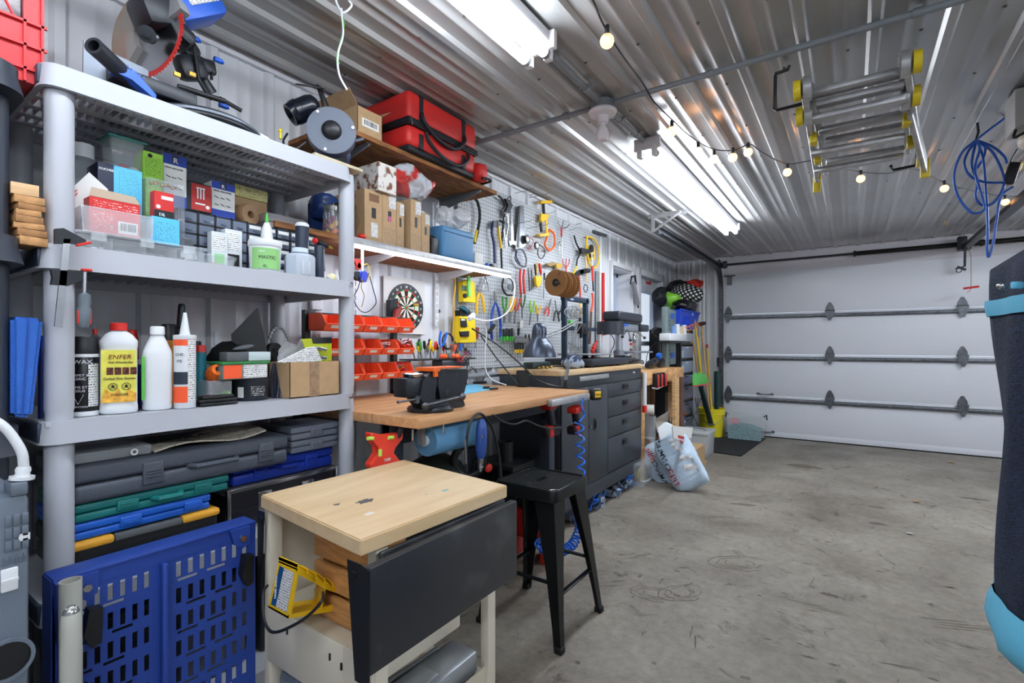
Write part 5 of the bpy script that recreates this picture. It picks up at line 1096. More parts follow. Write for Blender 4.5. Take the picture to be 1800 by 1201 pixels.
a,b=fb(779,834,402,zL+.001,-1.74,.2);g=G();g.box(a,b,bev=.018,seg=3);g.subdiv(2);g.jitter(.006,16);g.warp(lambda p:V((p.x,p.y,max(p.z,zL+.001))))
t=thing('cooler_bag','light blue soft bag on the lower wall shelf before the pegboard','bag',((a.x+b.x)/2,(a.y+b.y)/2,zL));part(t,'body',g,M('bag_skyblue',(72,126,170),.5,bump=.2,bs=30),ang=60)
g=G();g.tube([(b.x+.003,a.y+.01,b.z-.03),(b.x+.004,b.y-.005,b.z-.03)],.003);part(t,'piping',g,M('bag_skyblue2',(90,145,190),.5))
a,b=fb(758,772,418,zL+.001,-1.76,.1);g=G();g.box(a,(b.x,b.y,b.z),bev=.006);g.sph(((a.x+b.x)/2,(a.y+b.y)/2,b.z),(.045,.03,.02),n=12);solo('black_container','black container with a rounded lid left of the light blue bag','container',g,BLACK)
a,b=fb(754,766,436,zL+.001,-1.735,.02);
g=G();c=PX(795,385,-1.84);g.sph(V((c.x,c.y,c.z)),(.07,.12,.055),n=22);g.jitter(.03,16);g.jitter(.012,50);
zbl=wz(806,402,-1.74);g.warp(lambda p:V((p.x,p.y,max(p.z,zbl+.008))));solo('clear_bag','crumpled clear bag lying on top of the light blue bag','plastic bag',g,M('film2',(218,220,222),.1,alpha=.5,bump=1,bs=60),ang=18)
a,b=fb(835,850,445,zL+.001,-1.78,.06);g=G();g.box(a,b,bev=.003);solo('white_carton','small white carton right of the light blue bag','box',g,PAPER)
g=G();c=PX(856,452,-1.76);g.sph(V((c.x,c.y,zL+.016)),(.014,.016,.015),n=10);solo('small_blue_knob','small blue knob on the end of the lower wall shelf','knob',g,BLUE)  # a plain blue knob resting on the shelf
g=G();c=PX(864,455,-1.78);g.obox(V((c.x,c.y,zL+.018)),(.03,.03,.034),(0,0,.3),0,.008);solo('black_tool_box','small black box near the right end of the lower wall shelf','box',g,BLACK)
# ================= far left edge =================
BLKS=M('black_resin',(40,46,58),.45,bump=.1,bs=150)
t=thing('black_storage_shelves','dark plastic shelving unit cut off by the left edge, left of the grey unit','shelving unit',(-1.78,.1,0))
cX=-1.575
for(z_,th)in((1.80,.06),(1.423,.06),(1.0,.06),(.57,.06),(.14,.06)):
    g=G();g.loft([[V((p.x,p.y,zz_))for p in rr_outline(-2.03,-1.50+(.008 if k==0 else 0),-.55,wy(46,-1.50)+(.008 if k==0 else 0),.07,0,6)]for k,zz_ in enumerate((z_-th,z_-.02,z_))]);part(t,'shelf',g,BLKS)
for i,(z0,z1)in enumerate(((0,.08),(.14,.51),(.57,.94),(1.0,1.363),(1.423,1.74))):
    for x_,y_ in((-1.585,wy(-22,-1.585)),(-1.565,-.48),(-1.98,.2),(-1.98,-.48)):g=G();g.cyl((x_,y_,z0),(x_,y_,z1),.034,n=20);part(t,'post',g,BLKS)
CR=M('crate_red',(205,40,45),.4);t=thing('milk_crate','red plastic crate on top of the dark shelving, cut off at the top left','crate',(-1.8,.1,1.80))
ycr=wy(76,-1.60);x0,x1,y0,y1,z0,z1=-1.95,-1.60,ycr-.34,ycr,1.801,2.12
g=G();w_=.005
for(A,B)in(((x0,y1-w_),(x1,y1)),((x0,y0),(x1,y0+w_)),((x0,y0),(x0+w_,y1))):g.box((A[0],A[1],z0),(B[0],B[1],z1))
g.box((x1-w_,y0,z0),(x1,y1,z0+.145));g.box((x1-w_,y0,z1-.03),(x1,y1,z1));g.box((x1-w_,wy(41,x1),z0+.145),(x1,y1,z1-.03));g.box((x1-w_,y0,z0),(x1,y0+.06,z1));g.box((x0,y0,z0),(x1,y1,z0+.005));part(t,'body',g,CR)
g=G()
for zz_ in(z0+.03,z0+.085,z0+.14):g.box((x1,y0,zz_-.003),(x1+.008,y1+.006,zz_+.003))
for yy in(y1-.003,wy(42,x1),y0+.06):g.box((x1,yy-.002,z0),(x1+.008,yy+.003,z1))
part(t,'ribs',g,CR)
g=G()
for k in range(6):A=V((x1-.003,y0+.03+k*.04,z0+.145));g.tube([A,A+V((0,.06,.13))],.003,n=5);g.tube([A+V((0,.06,0)),A+V((0,0,.13))],.003,n=5)
part(t,'lattice',g,CR)
g=G();g.box((x0+.02,y0+.02,z0+.007),(x1-.03,y1-.03,z0+.25),bev=.01);solo('grey_bundle','grey and white things packed inside the red crate','contents',g,M('misc_grey',(120,120,125),.7,col2=(220,222,225),vs=30))
pb=[(23,72,332,352,0),(24,78,352,365,1),(26,76,362,372,2),(30,74,372,382,1),(24,74,380,392,2),(28,82,392,402,1),(30,82,402,414,2),(28,80,413,428,1)]
zs=Z2+.001;xx=-1.50
pyb=430;names_=['thick pale wooden block on top of the pile','rough sawn offcut directly under the thick top block','thin offcut, third from the top of the pile','narrow dark edged offcut, fourth from the top of the pile','offcut in the middle of the pile, set back slightly','wide offcut, third from the bottom of the pile','wide offcut, second from the bottom of the pile','lowest offcut of the pile by the black post']
WD=[M('wood_pale',(215,175,130),.6,var=.1,vs=20,stretch=(1,1,6)),M('wood_offcut1',(178,132,85),.75,var=.25,vs=40,bump=.3),M('wood_offcut2',(150,108,68),.75,var=.25,vs=40,bump=.3)]
zz0=wz(52,428,-1.53)
for k in range(7,-1,-1):
    p0,p1,yt,ybm,mi=pb[k];h=max(.008,(ybm-yt)/FPX*1.16);y0_,y1_=wy(p0,-1.56),wy(p1,-1.56);g=G()
    g.obox((-1.60,(y0_+y1_)/2,zz0+h/2),(.09,y1_-y0_,h),(0,0,.05*((k*7)%5-2)),0,.001);
    o=solo('wood_offcut',names_[k],'wood block',g,WD[mi],'wood offcuts between the two shelving units')
    zz0+=h+.0005
g=G();g.box((-1.63,.245,1.425),(-1.56,.29,wz(52,428,-1.53)-.001))
solo('wood_spacer','rough wooden spacer under the pile of offcuts','wood block',g,WD[2])
P=lambda px,py,x=-1.555:PX(px,py,x)
g=G();A=[P(20,556),P(77,560),P(58,735),P(20,733)];g.prism(A,(-.12,0,0));bmesh.ops.bevel(g.b,geom=g.b.edges[:],offset=.008,segments=3,affect='EDGES');t=thing('blue_case','blue textured tapered plastic case standing upright between the black and grey shelving','tool case',P(45,735));part(t,'shell',g,M('case_denim',(38,98,190),.5,bump=.6,bs=400));g=G();g.tube([P(50,558,-1.553),P(40,734,-1.553)],.0012,n=4);part(t,'seam',g,M('case_seam',(25,70,150),.5))
GT=M('tool_slate',(96,106,118),.5,bump=.15,bs=90)
xx=-1.18;P=lambda px,py,x=xx:PX(px,py,x)
t=thing('charging_station','slate grey moulded plastic unit in the bottom left corner with a white plug on top','power unit',V((P(20,1200).x-.15,P(20,1200).y,0)))
g=G();y0_,y1_=wy(-60,xx),wy(53,xx);zt_=wz(40,868,xx)
g.box((xx-.3,y0_,.02),(xx,y1_,zt_),bev=.012);part(t,'body',g,GT)
g=G();g.box((xx-.05,wy(18,xx),zt_-.003),(xx+.002,wy(50,xx),zt_+.02),bev=.004);g.cyl((xx-.02,wy(24,xx),zt_+.012),(xx-.02,wy(50,xx),zt_+.012),.008);part(t,'latch',g,GT)
for k in range(3):
    for q in range(3):
        g=G();g.box((xx,wy(8+q*15,xx),wz(20,925+k*22,xx)),(xx+.003,wy(20+q*15,xx),wz(20,906+k*22,xx)),bev=.001);part(t,'raised_square',g,GT)
g=G();g.box((xx,wy(0,xx),wz(10,1040,xx)),(xx+.006,wy(31,xx),wz(10,1000,xx)),bev=.002);g.box((xx+.005,wy(0,xx),wz(10,1022,xx)),(xx+.008,wy(31,xx),wz(10,1018,xx)));part(t,'white_strip',g,WHITE)
g=G();g.box((xx+.001,wy(32,xx),wz(40,950,xx)),(xx+.003,wy(55,xx)-.002,wz(40,938,xx)));part(t,'white_sticker',g,WHITE)
g=G();c=P(10,1160,xx+.001);g.cyl(c,c+V((.004,0,0)),.03,n=24);g.lathe([(.03,.0),(.036,.004),(.036,.008),(.03,.008)],c,(1,0,0),n=24,m=1);part(t,'wheel',g,[BLACK,GT])
g=G()
for k in range(12):g.box((xx,wy(4+k*4,xx),wz(10,995,xx)),(xx+.0015,wy(5.5+k*4,xx),wz(10,985 if k%3 else 980,xx)))
part(t,'scale_marks',g,GT)
t=thing('extension_cord','thick white extension cord curving down into the slate grey unit','cord',P(35,850))
g=G();zpl=zt_+.021;g.tube(spline([P(-30,730,-1.22),P(0,745,-1.21),P(20,765,-1.205),P(38,795,-1.2),P(42,822,-1.2)],8),.0075,n=10);part(t,'cord',g,WHITE)
A=P(42,820,-1.2);B=V((-1.2,wy(38,-1.2),zpl));g=G();g.lathe([(.009,0),(.011,.006),(.0095,.012),(.012,.02),(.017,(A-B).length-.006),(.017,(A-B).length)],A,B-A,n=14);part(t,'plug',g,WHITE)
# ================= blue slotted panel (folded crate) + tubes =================
BP=M('panel_blue',(34,62,140),.42,bump=.06,bs=150)
xp=-1.30;P=lambda px,py,x=xp:PX(px,py,x)
t=thing('slotted_panel','blue steel slotted panel leaning in front of the lower shelves','panel',(xp,(wy(95,xp)+wy(448,xp))/2,0))
ya,yb_=wy(92,xp),wy(449,xp);zl,zr_=wz(95,1012,xp),wz(449,925,xp);ztp=(zl+zr_)/2
def py_line(px):return ztp
g=G();g.box((xp-.06,ya,ztp-.004),(xp+.004,yb_,ztp+.004),bev=.002);g.box((xp-.004,ya,ztp-.03),(xp+.001,yb_,ztp));part(t,'top_flange',g,BP)
ys_=[ya+(yb_-ya)*f for f in(.04,.42,.52,.96)]
g=G()
g.box((xp-.003,ya,0.02),(xp,ys_[0],ztp-.03));g.box((xp-.003,ys_[3],.02),(xp,yb_,ztp-.03))
g.box((xp-.003,ys_[1],.02),(xp,ys_[2],ztp-.03));
g.box((xp,ys_[1]+.014,.02),(xp+.018,ys_[2]-.014,ztp-.03),bev=.004)
cols=7;rowp=.062
for(s0,s1)in((ys_[0],ys_[1]),(ys_[2],ys_[3])):
    cw=(s1-s0)/cols;z_=ztp-.03;r_=0
    while z_-rowp>.02:
        g.box((xp-.003,s0,z_-.010),(xp,s1,z_))
        for q in range(cols+1):yq=s0+q*cw;g.box((xp-.003,max(s0,yq-cw*.28),z_-.046),(xp,min(s1,yq+cw*.28),z_-.010))
        off=(r_%2);segs=3
        e0=s0;sl=[(s0+(s1-s0)*(.06+.36*k+.1*off),s0+(s1-s0)*(.30+.36*k+.1*off))for k in range(2)]
        g.box((xp-.003,s0,z_-.050),(xp,s1,z_-.046));g.box((xp-.003,s0,z_-.062),(xp,s1,z_-.057))
        for(q0,q1)in sl+[(s1,s1)]:g.box((xp-.003,e0,z_-.057),(xp,q0,z_-.050));e0=q1
        z_-=rowp;r_+=1
    g.box((xp-.003,s0,.02),(xp,s1,z_))
part(t,'slotted_plate',g,BP)
for yy in(ya+.05,yb_-.04):
    g=G();g.prism([(xp+.001,yy-.03,ztp-.002),(xp+.001,yy+.02,ztp-.002),(xp+.001,yy+.018,ztp-.045),(xp+.001,yy,ztp-.055),(xp+.001,yy-.02,ztp-.04)],(.012,0,0));br_=part(t,'hinge_bracket',g,BP);g=G();g.cyl((xp+.013,yy,ztp-.028),(xp+.02,yy,ztp-.028),.008,n=6);part(br_,'bolt',g,CHROME)
    g=G();g.prism([(xp+.004,yy+.0,ztp-.07),(xp+.004,yy+.022,ztp-.075),(xp+.004,yy+.02,ztp-.145),(xp+.004,yy+.004,ztp-.15),(xp+.004,yy-.008,ztp-.12)],(.025,0,0));g.jitter(.002,60);part(t,'rubber_pad',g,BLACK)
g=G();g.prism([(xp+.001,ya,ztp),(xp+.001,ya+.008,ztp),(xp+.001,ya+.012,ztp-.13),(xp+.001,ya+.004,ztp-.12)],(.025,0,0));g.box((xp-.06,ya-.002,.02),(xp,ya+.004,ztp));part(t,'side_flange',g,BP)
TB=M('beige_tube',(172,172,164),.4)
P=lambda px,py,x=-1.215:PX(px,py,x)
A=P(124,1018,-1.25);A.z=wz(124,1020,-1.25);g=G();y_,r_=cyl_at(103,146,-1.25);g.lathe([(r_*.9,0),(r_*.93,-.0),(r_,.0),(r_,-A.z),(r_*.9,-A.z),(r_*.9,0)],A,(0,0,1),n=24);solo('beige_pipe','open topped beige plastic pipe standing before the slotted panel, the rear one','pipe',g,TB)
y_,r_=cyl_at(104,146,-1.19);A=V((-1.19,y_,wz(124,1085,-1.19)));g=G();g.lathe([(r_,-A.z),(r_,-.06),(r_*.97,-.058),(r_*.95,-.002),(r_*.9,0),(r_*.86,.004),(r_*.5,.018),(0,.022)],A,(0,0,1),n=24);t=thing('beige_tube','beige tube with a domed cap standing in front of the open pipe','tube',(A.x,A.y,0));part(t,'body',g,TB);g=G();g.sph(A,(r_*.82,r_*.82,.022),n=20);part(t,'dome_cap',g,M('pearl_cap',(150,152,150),.15,.6))

# ================= WORKBENCH =================
ZB=.93
Bn=PZ(738,737,ZB);Bf=PZ(1034,686,ZB)
BX1=(Bn.x+Bf.x)/2;BY0,BY1=Bn.y,Bf.y;BX0=-2.03
t=thing('workbench','wooden topped workbench on dark legs between the shelves and the black cabinet','workbench',((BX0+BX1)/2,(BY0+BY1)/2,0))
BW=M('bench_top_wood',(214,166,118),.5,col2=(178,124,80),vs=5,stretch=(6,.8,6),bump=.08,bs=30,thr=(.3,.75))
g=G();g.box((BX0,BY0,ZB-.036),(BX1,BY1,ZB),bev=.003);part(t,'top',g,BW)
g=G();g.box((BX0+.02,BY0-.28,ZB-.037),(-1.46,BY0-.002,ZB-.001),bev=.002)if False else g.box((BX1-.24,BY0-.001,ZB-.036),(BX1-.239,BY0,ZB));part(t,'board_joint',g,INK)
DB=M('bench_steel_dark',(50,56,66),.5,.3)
for x_,y_ in((BX1-.20,BY0+.06),(BX0+.05,BY0+.08),(BX1-.20,BY1-.12),(BX0+.05,BY1-.1)):
    g=G();g.box((x_-.03,y_-.03,0),(x_+.03,y_+.03,ZB-.036),bev=.003);part(t,'leg',g,DB)
g=G();g.box((BX1-.22,BY0+.03,ZB-.12),(BX1-.18,BY1-.05,ZB-.037),bev=.002);part(t,'front_rail',g,DB)
g=G();g.box((BX0+.02,BY0+.03,ZB-.12),(BX0+.05,BY1-.05,ZB-.037),bev=.002);part(t,'rear_rail',g,DB)
g=G();a,b=V((BX1-.1,BY0+.1,ZB-.04)),V((BX1-.2,BY0+.02,ZB-.3));g.tube([PX(706,752,BX1-.12),PX(690,790,BX1-.16),PX(680,840,BX1-.18)],.01,n=6);part(t,'brace',g,DB)
for px,py in((722,748),(776,752)):c=PX(px,py,BX1-.03);g=G();g.cyl(V((BX1-.02,c.y,ZB-.037)),V((BX1-.02,c.y,ZB-.075)),.004,n=8);part(t,'bolt',g,CHROME)
g=G();y0,y1=wy(965,BX1+.01),wy(1032,BX1+.01);g.box((BX1+.001,y0,ZB-.045),(BX1+.028,y1,ZB-.012),bev=.003);solo('metal_rail','silver metal rail fixed to the far end of the bench front edge','rail',g,AL)
t=thing('tape_measure','black and yellow tape measure on the far front corner of the workbench','tape measure',(BX1,BY1,ZB-.05));c=PX(1047,693,BX1+.02)
g=G();R=Euler((0,0,-.5)).to_matrix();g.obox(c,(.045,.075,.07),R,0,.018,3);part(t,'body',g,BLACK);g=G();g.obox(c+R@V((.022,.0,.0)),(.004,.042,.036),R,0,.006);ys=part(t,'yellow_face',g,M('tool_yellow',(245,195,40),.4));text(t,'DEWALT',c+R@V((.0245,-.019,-.004)),.0095,R@V((0,1,0)),(0,0,1),INK,bold=.0002)
# ---- vise ----
vc=PZ(757,722,ZB);IR=M('vise_black',(44,47,52),.36,.5,bump=.3,bs=60,col2=(88,90,94),vs=22,thr=(.6,.8));IRC=M('iron_grey',(96,99,105),.3,.85)
t=thing('bench_vise','black bench vise with an orange jaw pad bolted to the near corner of the workbench','vise',(vc.x,vc.y,ZB))
vx=V((0,1,0));
def VP(px,py,dx=0):return PX(px,py,vc.x+dx)
g=G();g.lathe([(0,0),(.088,0),(.09,.012),(.082,.02),(.07,.024),(.068,.04),(.055,.045),(0,.045)],(vc.x,vc.y,ZB),n=32);part(t,'swivel_base',g,IR)
g=G()
for px,py in((782,650),):pass
g.prism([VP(762,714),VP(762,690),VP(756,676),VP(757,652),VP(812,648),VP(812,662),VP(806,682),VP(800,700),VP(808,712),VP(796,718)],(-.075,0,0));bmesh.ops.bevel(g.b,geom=g.b.edges[:],offset=.005,segments=2,affect='EDGES')
for v in g.b.verts:v.co.x+=.037
part(t,'fixed_body',g,IR)
g=G();g.prism([VP(736,716),VP(724,700),VP(730,668),VP(740,660),VP(748,652),VP(757,652),VP(758,672),VP(752,690),VP(756,714)],(-.07,0,0));bmesh.ops.bevel(g.b,geom=g.b.edges[:],offset=.005,segments=2,affect='EDGES')
for v in g.b.verts:v.co.x+=.035
part(t,'moving_jaw',g,IR)
g=G();A=VP(703,685);B=VP(735,685);g.box((vc.x-.035,A.y,wz(715,698,vc.x)),(vc.x+.03,B.y,wz(715,664,vc.x)),bev=.006);part(t,'slide',g,IR)
g=G();A=VP(726,658);g.lathe([(0,0),(.034,0),(.042,.012),(.036,.014),(.02,.006),(0,.006)],V((vc.x,A.y,wz(726,663,vc.x))),n=24);part(t,'anvil_dish',g,CHROME)
g=G();a_,b_=VP(745,650),VP(800,648);g.box((vc.x-.045,a_.y,wz(755,652,vc.x)),(vc.x+.05,VP(757,650).y,wz(755,646,vc.x)));g.prism([V((vc.x+.038,VP(748,650).y,wz(750,662,vc.x))),V((vc.x+.038,VP(754,650).y,wz(750,662,vc.x))),V((vc.x+.038,VP(754,650).y,wz(750,646,vc.x))),V((vc.x+.038,VP(748,650).y,wz(750,646,vc.x)))],(.01,0,0));g.box((vc.x-.04,VP(750,650).y,wz(760,647.5,vc.x)),(vc.x+.045,VP(800,648).y,wz(760,645.5,vc.x)));part(t,'jaw_pad',g,ORANGE,'orange jaw pad')
g=G();A=VP(746,713,.06);B=VP(812,697,.08);g.cyl(A,B,.007,n=12);g.sph(A,.012,n=12);g.sph(B,.016,n=12);part(t,'lock_lever',g,IRC)
g=G();A=VP(700,707,.05);B=VP(733,702,.04);g.cyl(A,B,.004,n=10);g.sph(A,.006,n=8);g.cyl(B-V((0,0,.015)),B+V((0,0,.012)),.010,n=10);part(t,'screw_handle',g,IRC)
g=G();g.lathe([(0,.0003),(.13,.0005)],(vc.x+.02,vc.y,ZB),n=30);
# ---- orange bins ----
OB=M('bin_orange',(238,88,48),.45);XBf,XBb=-1.85,-1.965
t=thing('bin_rack','black upright rack holding three rows of orange bins behind the bench','rack',(-1.98,1.55,ZB+.001))
for px in(538,692):
    y=wy(px,-1.985);g=G();g.box((-1.998,y-.014,ZB+.001),(-1.972,y+.014,wz(px,545 if px<600 else 560,-1.985)));g.box((-1.998,y-.014,ZB+.001),(-1.86,y+.014,ZB+.012));part(t,'upright',g,BLACK)
for zr in((wz(541,546,-1.965)-.015),wz(600,596,-1.965)-.015,wz(600,637,-1.965)-.015):
    g=G();g.box((-1.972,wy(538,-1.985),zr-.012),(-1.969,wy(722,-1.97),zr+.01));part(t,'hanging_rail',g,BLACK)
def hbin():
    g=G();W_,D_,H_=.099,.125,.075;th=.0025;hf=.045
    for s_ in(0,1):
        y=s_*(W_-th);g.prism([(0,y,0),(D_*.86,y,0),(D_,y,.028),(D_-.006,y,.04),(D_*.78,y,H_*.95),(D_*.7,y,H_),(0,y,H_)],(0,th,0))
        for k in range(4):g.box((.015+k*.018,y-.0015,.01),(.023+k*.018,y+th+.0015,H_-.004))
    g.box((0,0,0),(D_*.86,W_,th));g.box((0,0,0),(th,W_,H_));g.prism([(D_*.86,0,0),(D_*.86+th,0,0),(D_+th,0,.03),(D_,0,.03)],(0,W_,0))
    g.box((D_-.002,.002,.026),(D_+.006,W_-.002,.031))
    return g
t0=thing('storage_bin','x','storage bin',(0,0,0),'orange hanging bins on the rack')
g=hbin();part(t0,'body',g,OB)
g=G();g.prism([(.1125,.028,.010),(.1125,.07,.010),(.1205,.07,.023),(.1205,.028,.023)],(.0015,0,0));
for v in g.b.verts:v.co.x+=.0045
part(t0,'label_strip',g,PAPER)
rows_=[('top',wz(650,583,XBf+.0),[571,607,640,672,700]),('middle',wz(650,624,XBf),[571,607,640,672,700]),('bottom',wz(650,668,XBf),[571,607,640,672,700])]
YB0=wy(541,XBb);bw=(wy(727,XBf)-YB0)/5
content={('middle',3):'holding thin wires',('middle',4):'with a red and white cable spilling out',('bottom',4):'holding coloured clip leads'}
ordn=['leftmost','second from the left','middle','fourth from the left','rightmost']
for r_,(nm,zr,_x)in enumerate(rows_):
    for k in range(5):
        lab='orange hanging bin, %s of the %s row%s'%(ordn[k],nm,(', '+content[(nm,k)])if(nm,k)in content else ' on the black rack')
        loc=(XBb,YB0+k*bw+.002,zr)
        if r_==0 and k==0:t0.location=loc;t0['label']=lab
        else:dup(t0,loc,0,lab)
def wires(label,c,m,n=5,s=.04,seed=1,nm='wire_bundle'):
    random.seed(seed);g=G()
    for q in range(n):
        pts=[c+V((random.uniform(-s,s)*.5,random.uniform(-s,s),random.uniform(0,s)))for _ in range(5)];g.tube(spline(pts,5),.0018,n=5,m=q%(len(m)if isinstance(m,list)else 1))
    return solo(nm,label,'wire',g,m)
wires('tangle of thin wires in the fourth bin of the middle row',V((-1.89,YB0+3.5*bw,rows_[1][1]+.03)),[STEEL,PAPER],6,.03,3)
wires('red and white cable spilling from the last middle bin',V((-1.86,YB0+4.5*bw,rows_[1][1]+.04)),[RED,WHITE,BLACK],7,.045,4)
wires('green, red and orange clip leads in the last bottom bin',V((-1.88,YB0+4.4*bw,rows_[2][1]+.035)),[GREEN,ORANGE,BLUE,RED],8,.035,6)
g=G();a=PZ(688,686,ZB);g.box((a.x-.05,a.y-.06,ZB+.013),(a.x+.03,a.y+.05,ZB+.03),bev=.005);solo('power_supply','flat white power supply lying on the bench under the orange bins','power supply',g,WHITE)
# ---- dartboard ----
XW2=-2.04;c=PX(714,541,XW2);c.z=wz(714,541,XW2);Rr=(wz(714,500,XW2)-wz(714,584,XW2))/2
t=thing('dartboard','round dartboard on a pale printed backing panel on the wall behind the bins','dartboard',(XW2,c.y,c.z-Rr))
g=G();g.box((XW2-.012,wy(676,XW2),c.z-Rr*1.1),(XW2-.006,wy(748,XW2),wz(676,484,XW2)));part(t,'backing_panel',g,M('backing_pale',(214,212,208),.5))
g=G();g.cyl((XW2-.006,c.y,c.z),(XW2,c.y,c.z),Rr,n=60);part(t,'board',g,BLACK)
def sector(g,r0,r1,a0,a1,x,m):
    n_=3;P=[V((x,c.y+r1*math.sin(a0+(a1-a0)*k/n_),c.z+r1*math.cos(a0+(a1-a0)*k/n_)))for k in range(n_+1)]+[V((x,c.y+r0*math.sin(a0+(a1-a0)*k/n_),c.z+r0*math.cos(a0+(a1-a0)*k/n_)))for k in range(n_,-1,-1)];g.face(P,m)
g=G()
for k in range(20):
    a0,a1=(k-.5)*PI/10,(k+.5)*PI/10
    sector(g,.10*Rr,.75*Rr,a0,a1,XW2+.0008,k%2);sector(g,.44*Rr,.49*Rr,a0,a1,XW2+.0012,2+k%2);sector(g,.70*Rr,.75*Rr,a0,a1,XW2+.0012,2+k%2)
g.cyl((XW2+.0008,c.y,c.z),(XW2+.0014,c.y,c.z),.1*Rr,n=20,m=3);g.cyl((XW2+.001,c.y,c.z),(XW2+.0019,c.y,c.z),.05*Rr,n=20,m=2);part(t,'target',g,[M('dart_black',(24,24,26),.8),M('dart_cream',(232,226,208),.8),M('dart_red',(205,50,45),.8),M('dart_green',(40,150,90),.8)])
nums=[20,1,18,4,13,6,10,15,2,17,3,19,7,16,8,11,14,9,12,5]
for k,nn in enumerate(nums):
    a_=k*PI/10;text(t,str(nn),(XW2+.001,c.y+.87*Rr*math.sin(a_)-.007,c.z+.87*Rr*math.cos(a_)-.006),.017,(0,1,0),(0,0,1),WHITE,'number',bold=.0003)
g=G();q=PX(731,536,XW2+.02);g.cyl(V((XW2+.002,q.y,q.z)),q+V((.02,0,.0)),.003);g.sph(q,(.02,.008,.008),n=8);solo('dart','yellow flighted dart stuck in the right side of the dartboard','dart',g,M('dart_yellow',(220,210,90),.5))
g=G();g.prism([PX(686,527,-1.99),PX(700,525,-1.99),PX(698,560,-1.99),PX(686,562,-1.99)],(-.03,0,0));g.subdiv(2);g.jitter(.004,40);solo('black_pouch','black hanging pouch overlapping the left of the dartboard','pouch',g,M('bag_black'))
g=G();g.prism([PX(697,545,-1.96),PX(705,538,-1.96),PX(708,543,-1.96),PX(702,556,-1.96),PX(694,562,-1.96)],(-.02,0,0));solo('red_snips','dark red handled tool tucked under the black pouch','hand tool',g,M('dark_red',(130,40,35),.5))
t=thing('hanging_tapes','blue tape roll and loops of wire hanging below the lower wall shelf','tape rolls',PX(640,560,-1.74));cc=PX(637,487,-1.74)
g=G();g.cyl(cc-V((.01,0,0)),cc+V((.014,0,0)),.024,n=24);part(t,'blue_roll',g,M('tape_blue',(60,80,220),.4));g=G();g.cyl(cc+V((-.005,-.03,.0)),cc+V((.01,-.028,.0)),.02,n=18);part(t,'black_roll',g,BLACK)
g=G();g.prism([PX(622,455,-1.74),PX(629,455,-1.74),PX(636,470,-1.74),PX(630,472,-1.74)],(-.012,0,0));g.prism([PX(638,455,-1.74),PX(632,457,-1.74),PX(627,472,-1.74),PX(633,474,-1.74)],(-.012,0,0));part(t,'red_snips',g,RED)
for k,(L,m_)in enumerate(((((636,480),(630,505),(622,525),(632,545),(645,549),(658,538),(661,528),(655,505),(648,480)),BLACK),(((638,492),(635,505),(640,520),(636,540)),BRASS),(((640,466),(646,465),(650,480),(645,495)),YEL))):g=G();g.tube(spline([PX(a_,b_,-1.725+.006*k)for a_,b_ in L],5),.002);part(t,'wire_loop',g,m_)
g=G();g.box((-1.742,cc.y-.006,cc.z),(-1.738,cc.y+.006,1.597));part(t,'hanger',g,WHITE)
g=G();c_=PX(556,528,XW2-.002);g.box((XW+.017,c_.y-.028,c_.z-.045),(XW2+.01,c_.y+.028,c_.z+.045),bev=.004);t=thing('wall_outlet','white wall socket above the left end of the orange bins','outlet',(XW2,c_.y,c_.z-.045));part(t,'box',g,WHITE)
for s_ in(-1,1):g=G();g.box((XW2+.01,c_.y+s_*.008-.003,c_.z-.002),(XW2+.011,c_.y+s_*.008+.003,c_.z+.022));part(t,'slot',g,BLACK)
g=G();c_=PX(774,547,XW2);g.cyl((XW+.004,c_.y,c_.z),(XW2-.008,c_.y,c_.z),.011,n=16);solo('wall_magnet','small grey round stud on the wall right of the dartboard','stud',g,M('mid_grey'))
# ---- tool tray on wall with hand tools ----
XT=-1.93;ztr=wz(790,630,XT)
t=thing('tool_tray','black wall mounted tray full of hand tools between the bins and the pegboard','tool tray',(-1.98,(wy(728,XT)+wy(830,XT))/2,ztr-.05))
g=G();g.box((-2.045,wy(728,XT),ztr-.008),(XT+.02,wy(832,XT),ztr));part(t,'top_plate',g,BLACK)
g=G();g.box((XT-.07,wy(775,XT),ztr-.05),(XT+.01,wy(823,XT),ztr-.009),bev=.004);part(t,'drawer',g,M('tray_smoke',(60,64,70),.3))
tools=[(726,610,RED),(732,600,GREEN),(738,608,YEL),(744,598,BLACK),(749,606,STEEL),(754,602,RED),(759,608,YEL),(764,603,BLUE),(770,600,BLACK),(777,606,RED),(783,601,STEEL),(790,604,ORANGE)]
wds=['red handled screwdriver at the left end of the tool tray','green handled screwdriver, second in the tool tray','yellow handled screwdriver, third in the tool tray','long black file standing in the tool tray','bare steel chisel standing in the tool tray','slim red handled driver right of the steel chisel','yellow handled driver, middle of the tool tray','blue handled driver, middle of the tool tray','black handled driver beside the blue one','red handled driver right of the middle','steel rule standing at the right of the tray','orange handled driver, last standing in the tray']
random.seed(31)
for k,(px,py,m_)in enumerate(tools):
    x_=XT-.02-.04*(k%2);B=V((x_,wy(px+4,x_),ztr+.0));A=V((x_-.0,wy(px,x_),wz(px,py,x_)));A+=V((random.uniform(-.01,.01),random.uniform(-.015,.02),0));dd=A-B
    tt=thing('screwdriver' if m_ is not STEEL else 'steel_tool',wds[k],'screwdriver' if m_ is not STEEL else 'hand tool',B,'hand tools standing in the wall tray')
    g=G();g.cyl(B,B+dd*.55,.003,n=6);part(tt,'shaft',g,STEEL);g=G();g.lathe([(.004,0),(.009,.01),(.008,dd.length*.35),(.009,dd.length*.42),(.004,dd.length*.46),(0,dd.length*.46)],B+dd*.5,dd,n=8);part(tt,'handle',g,m_)
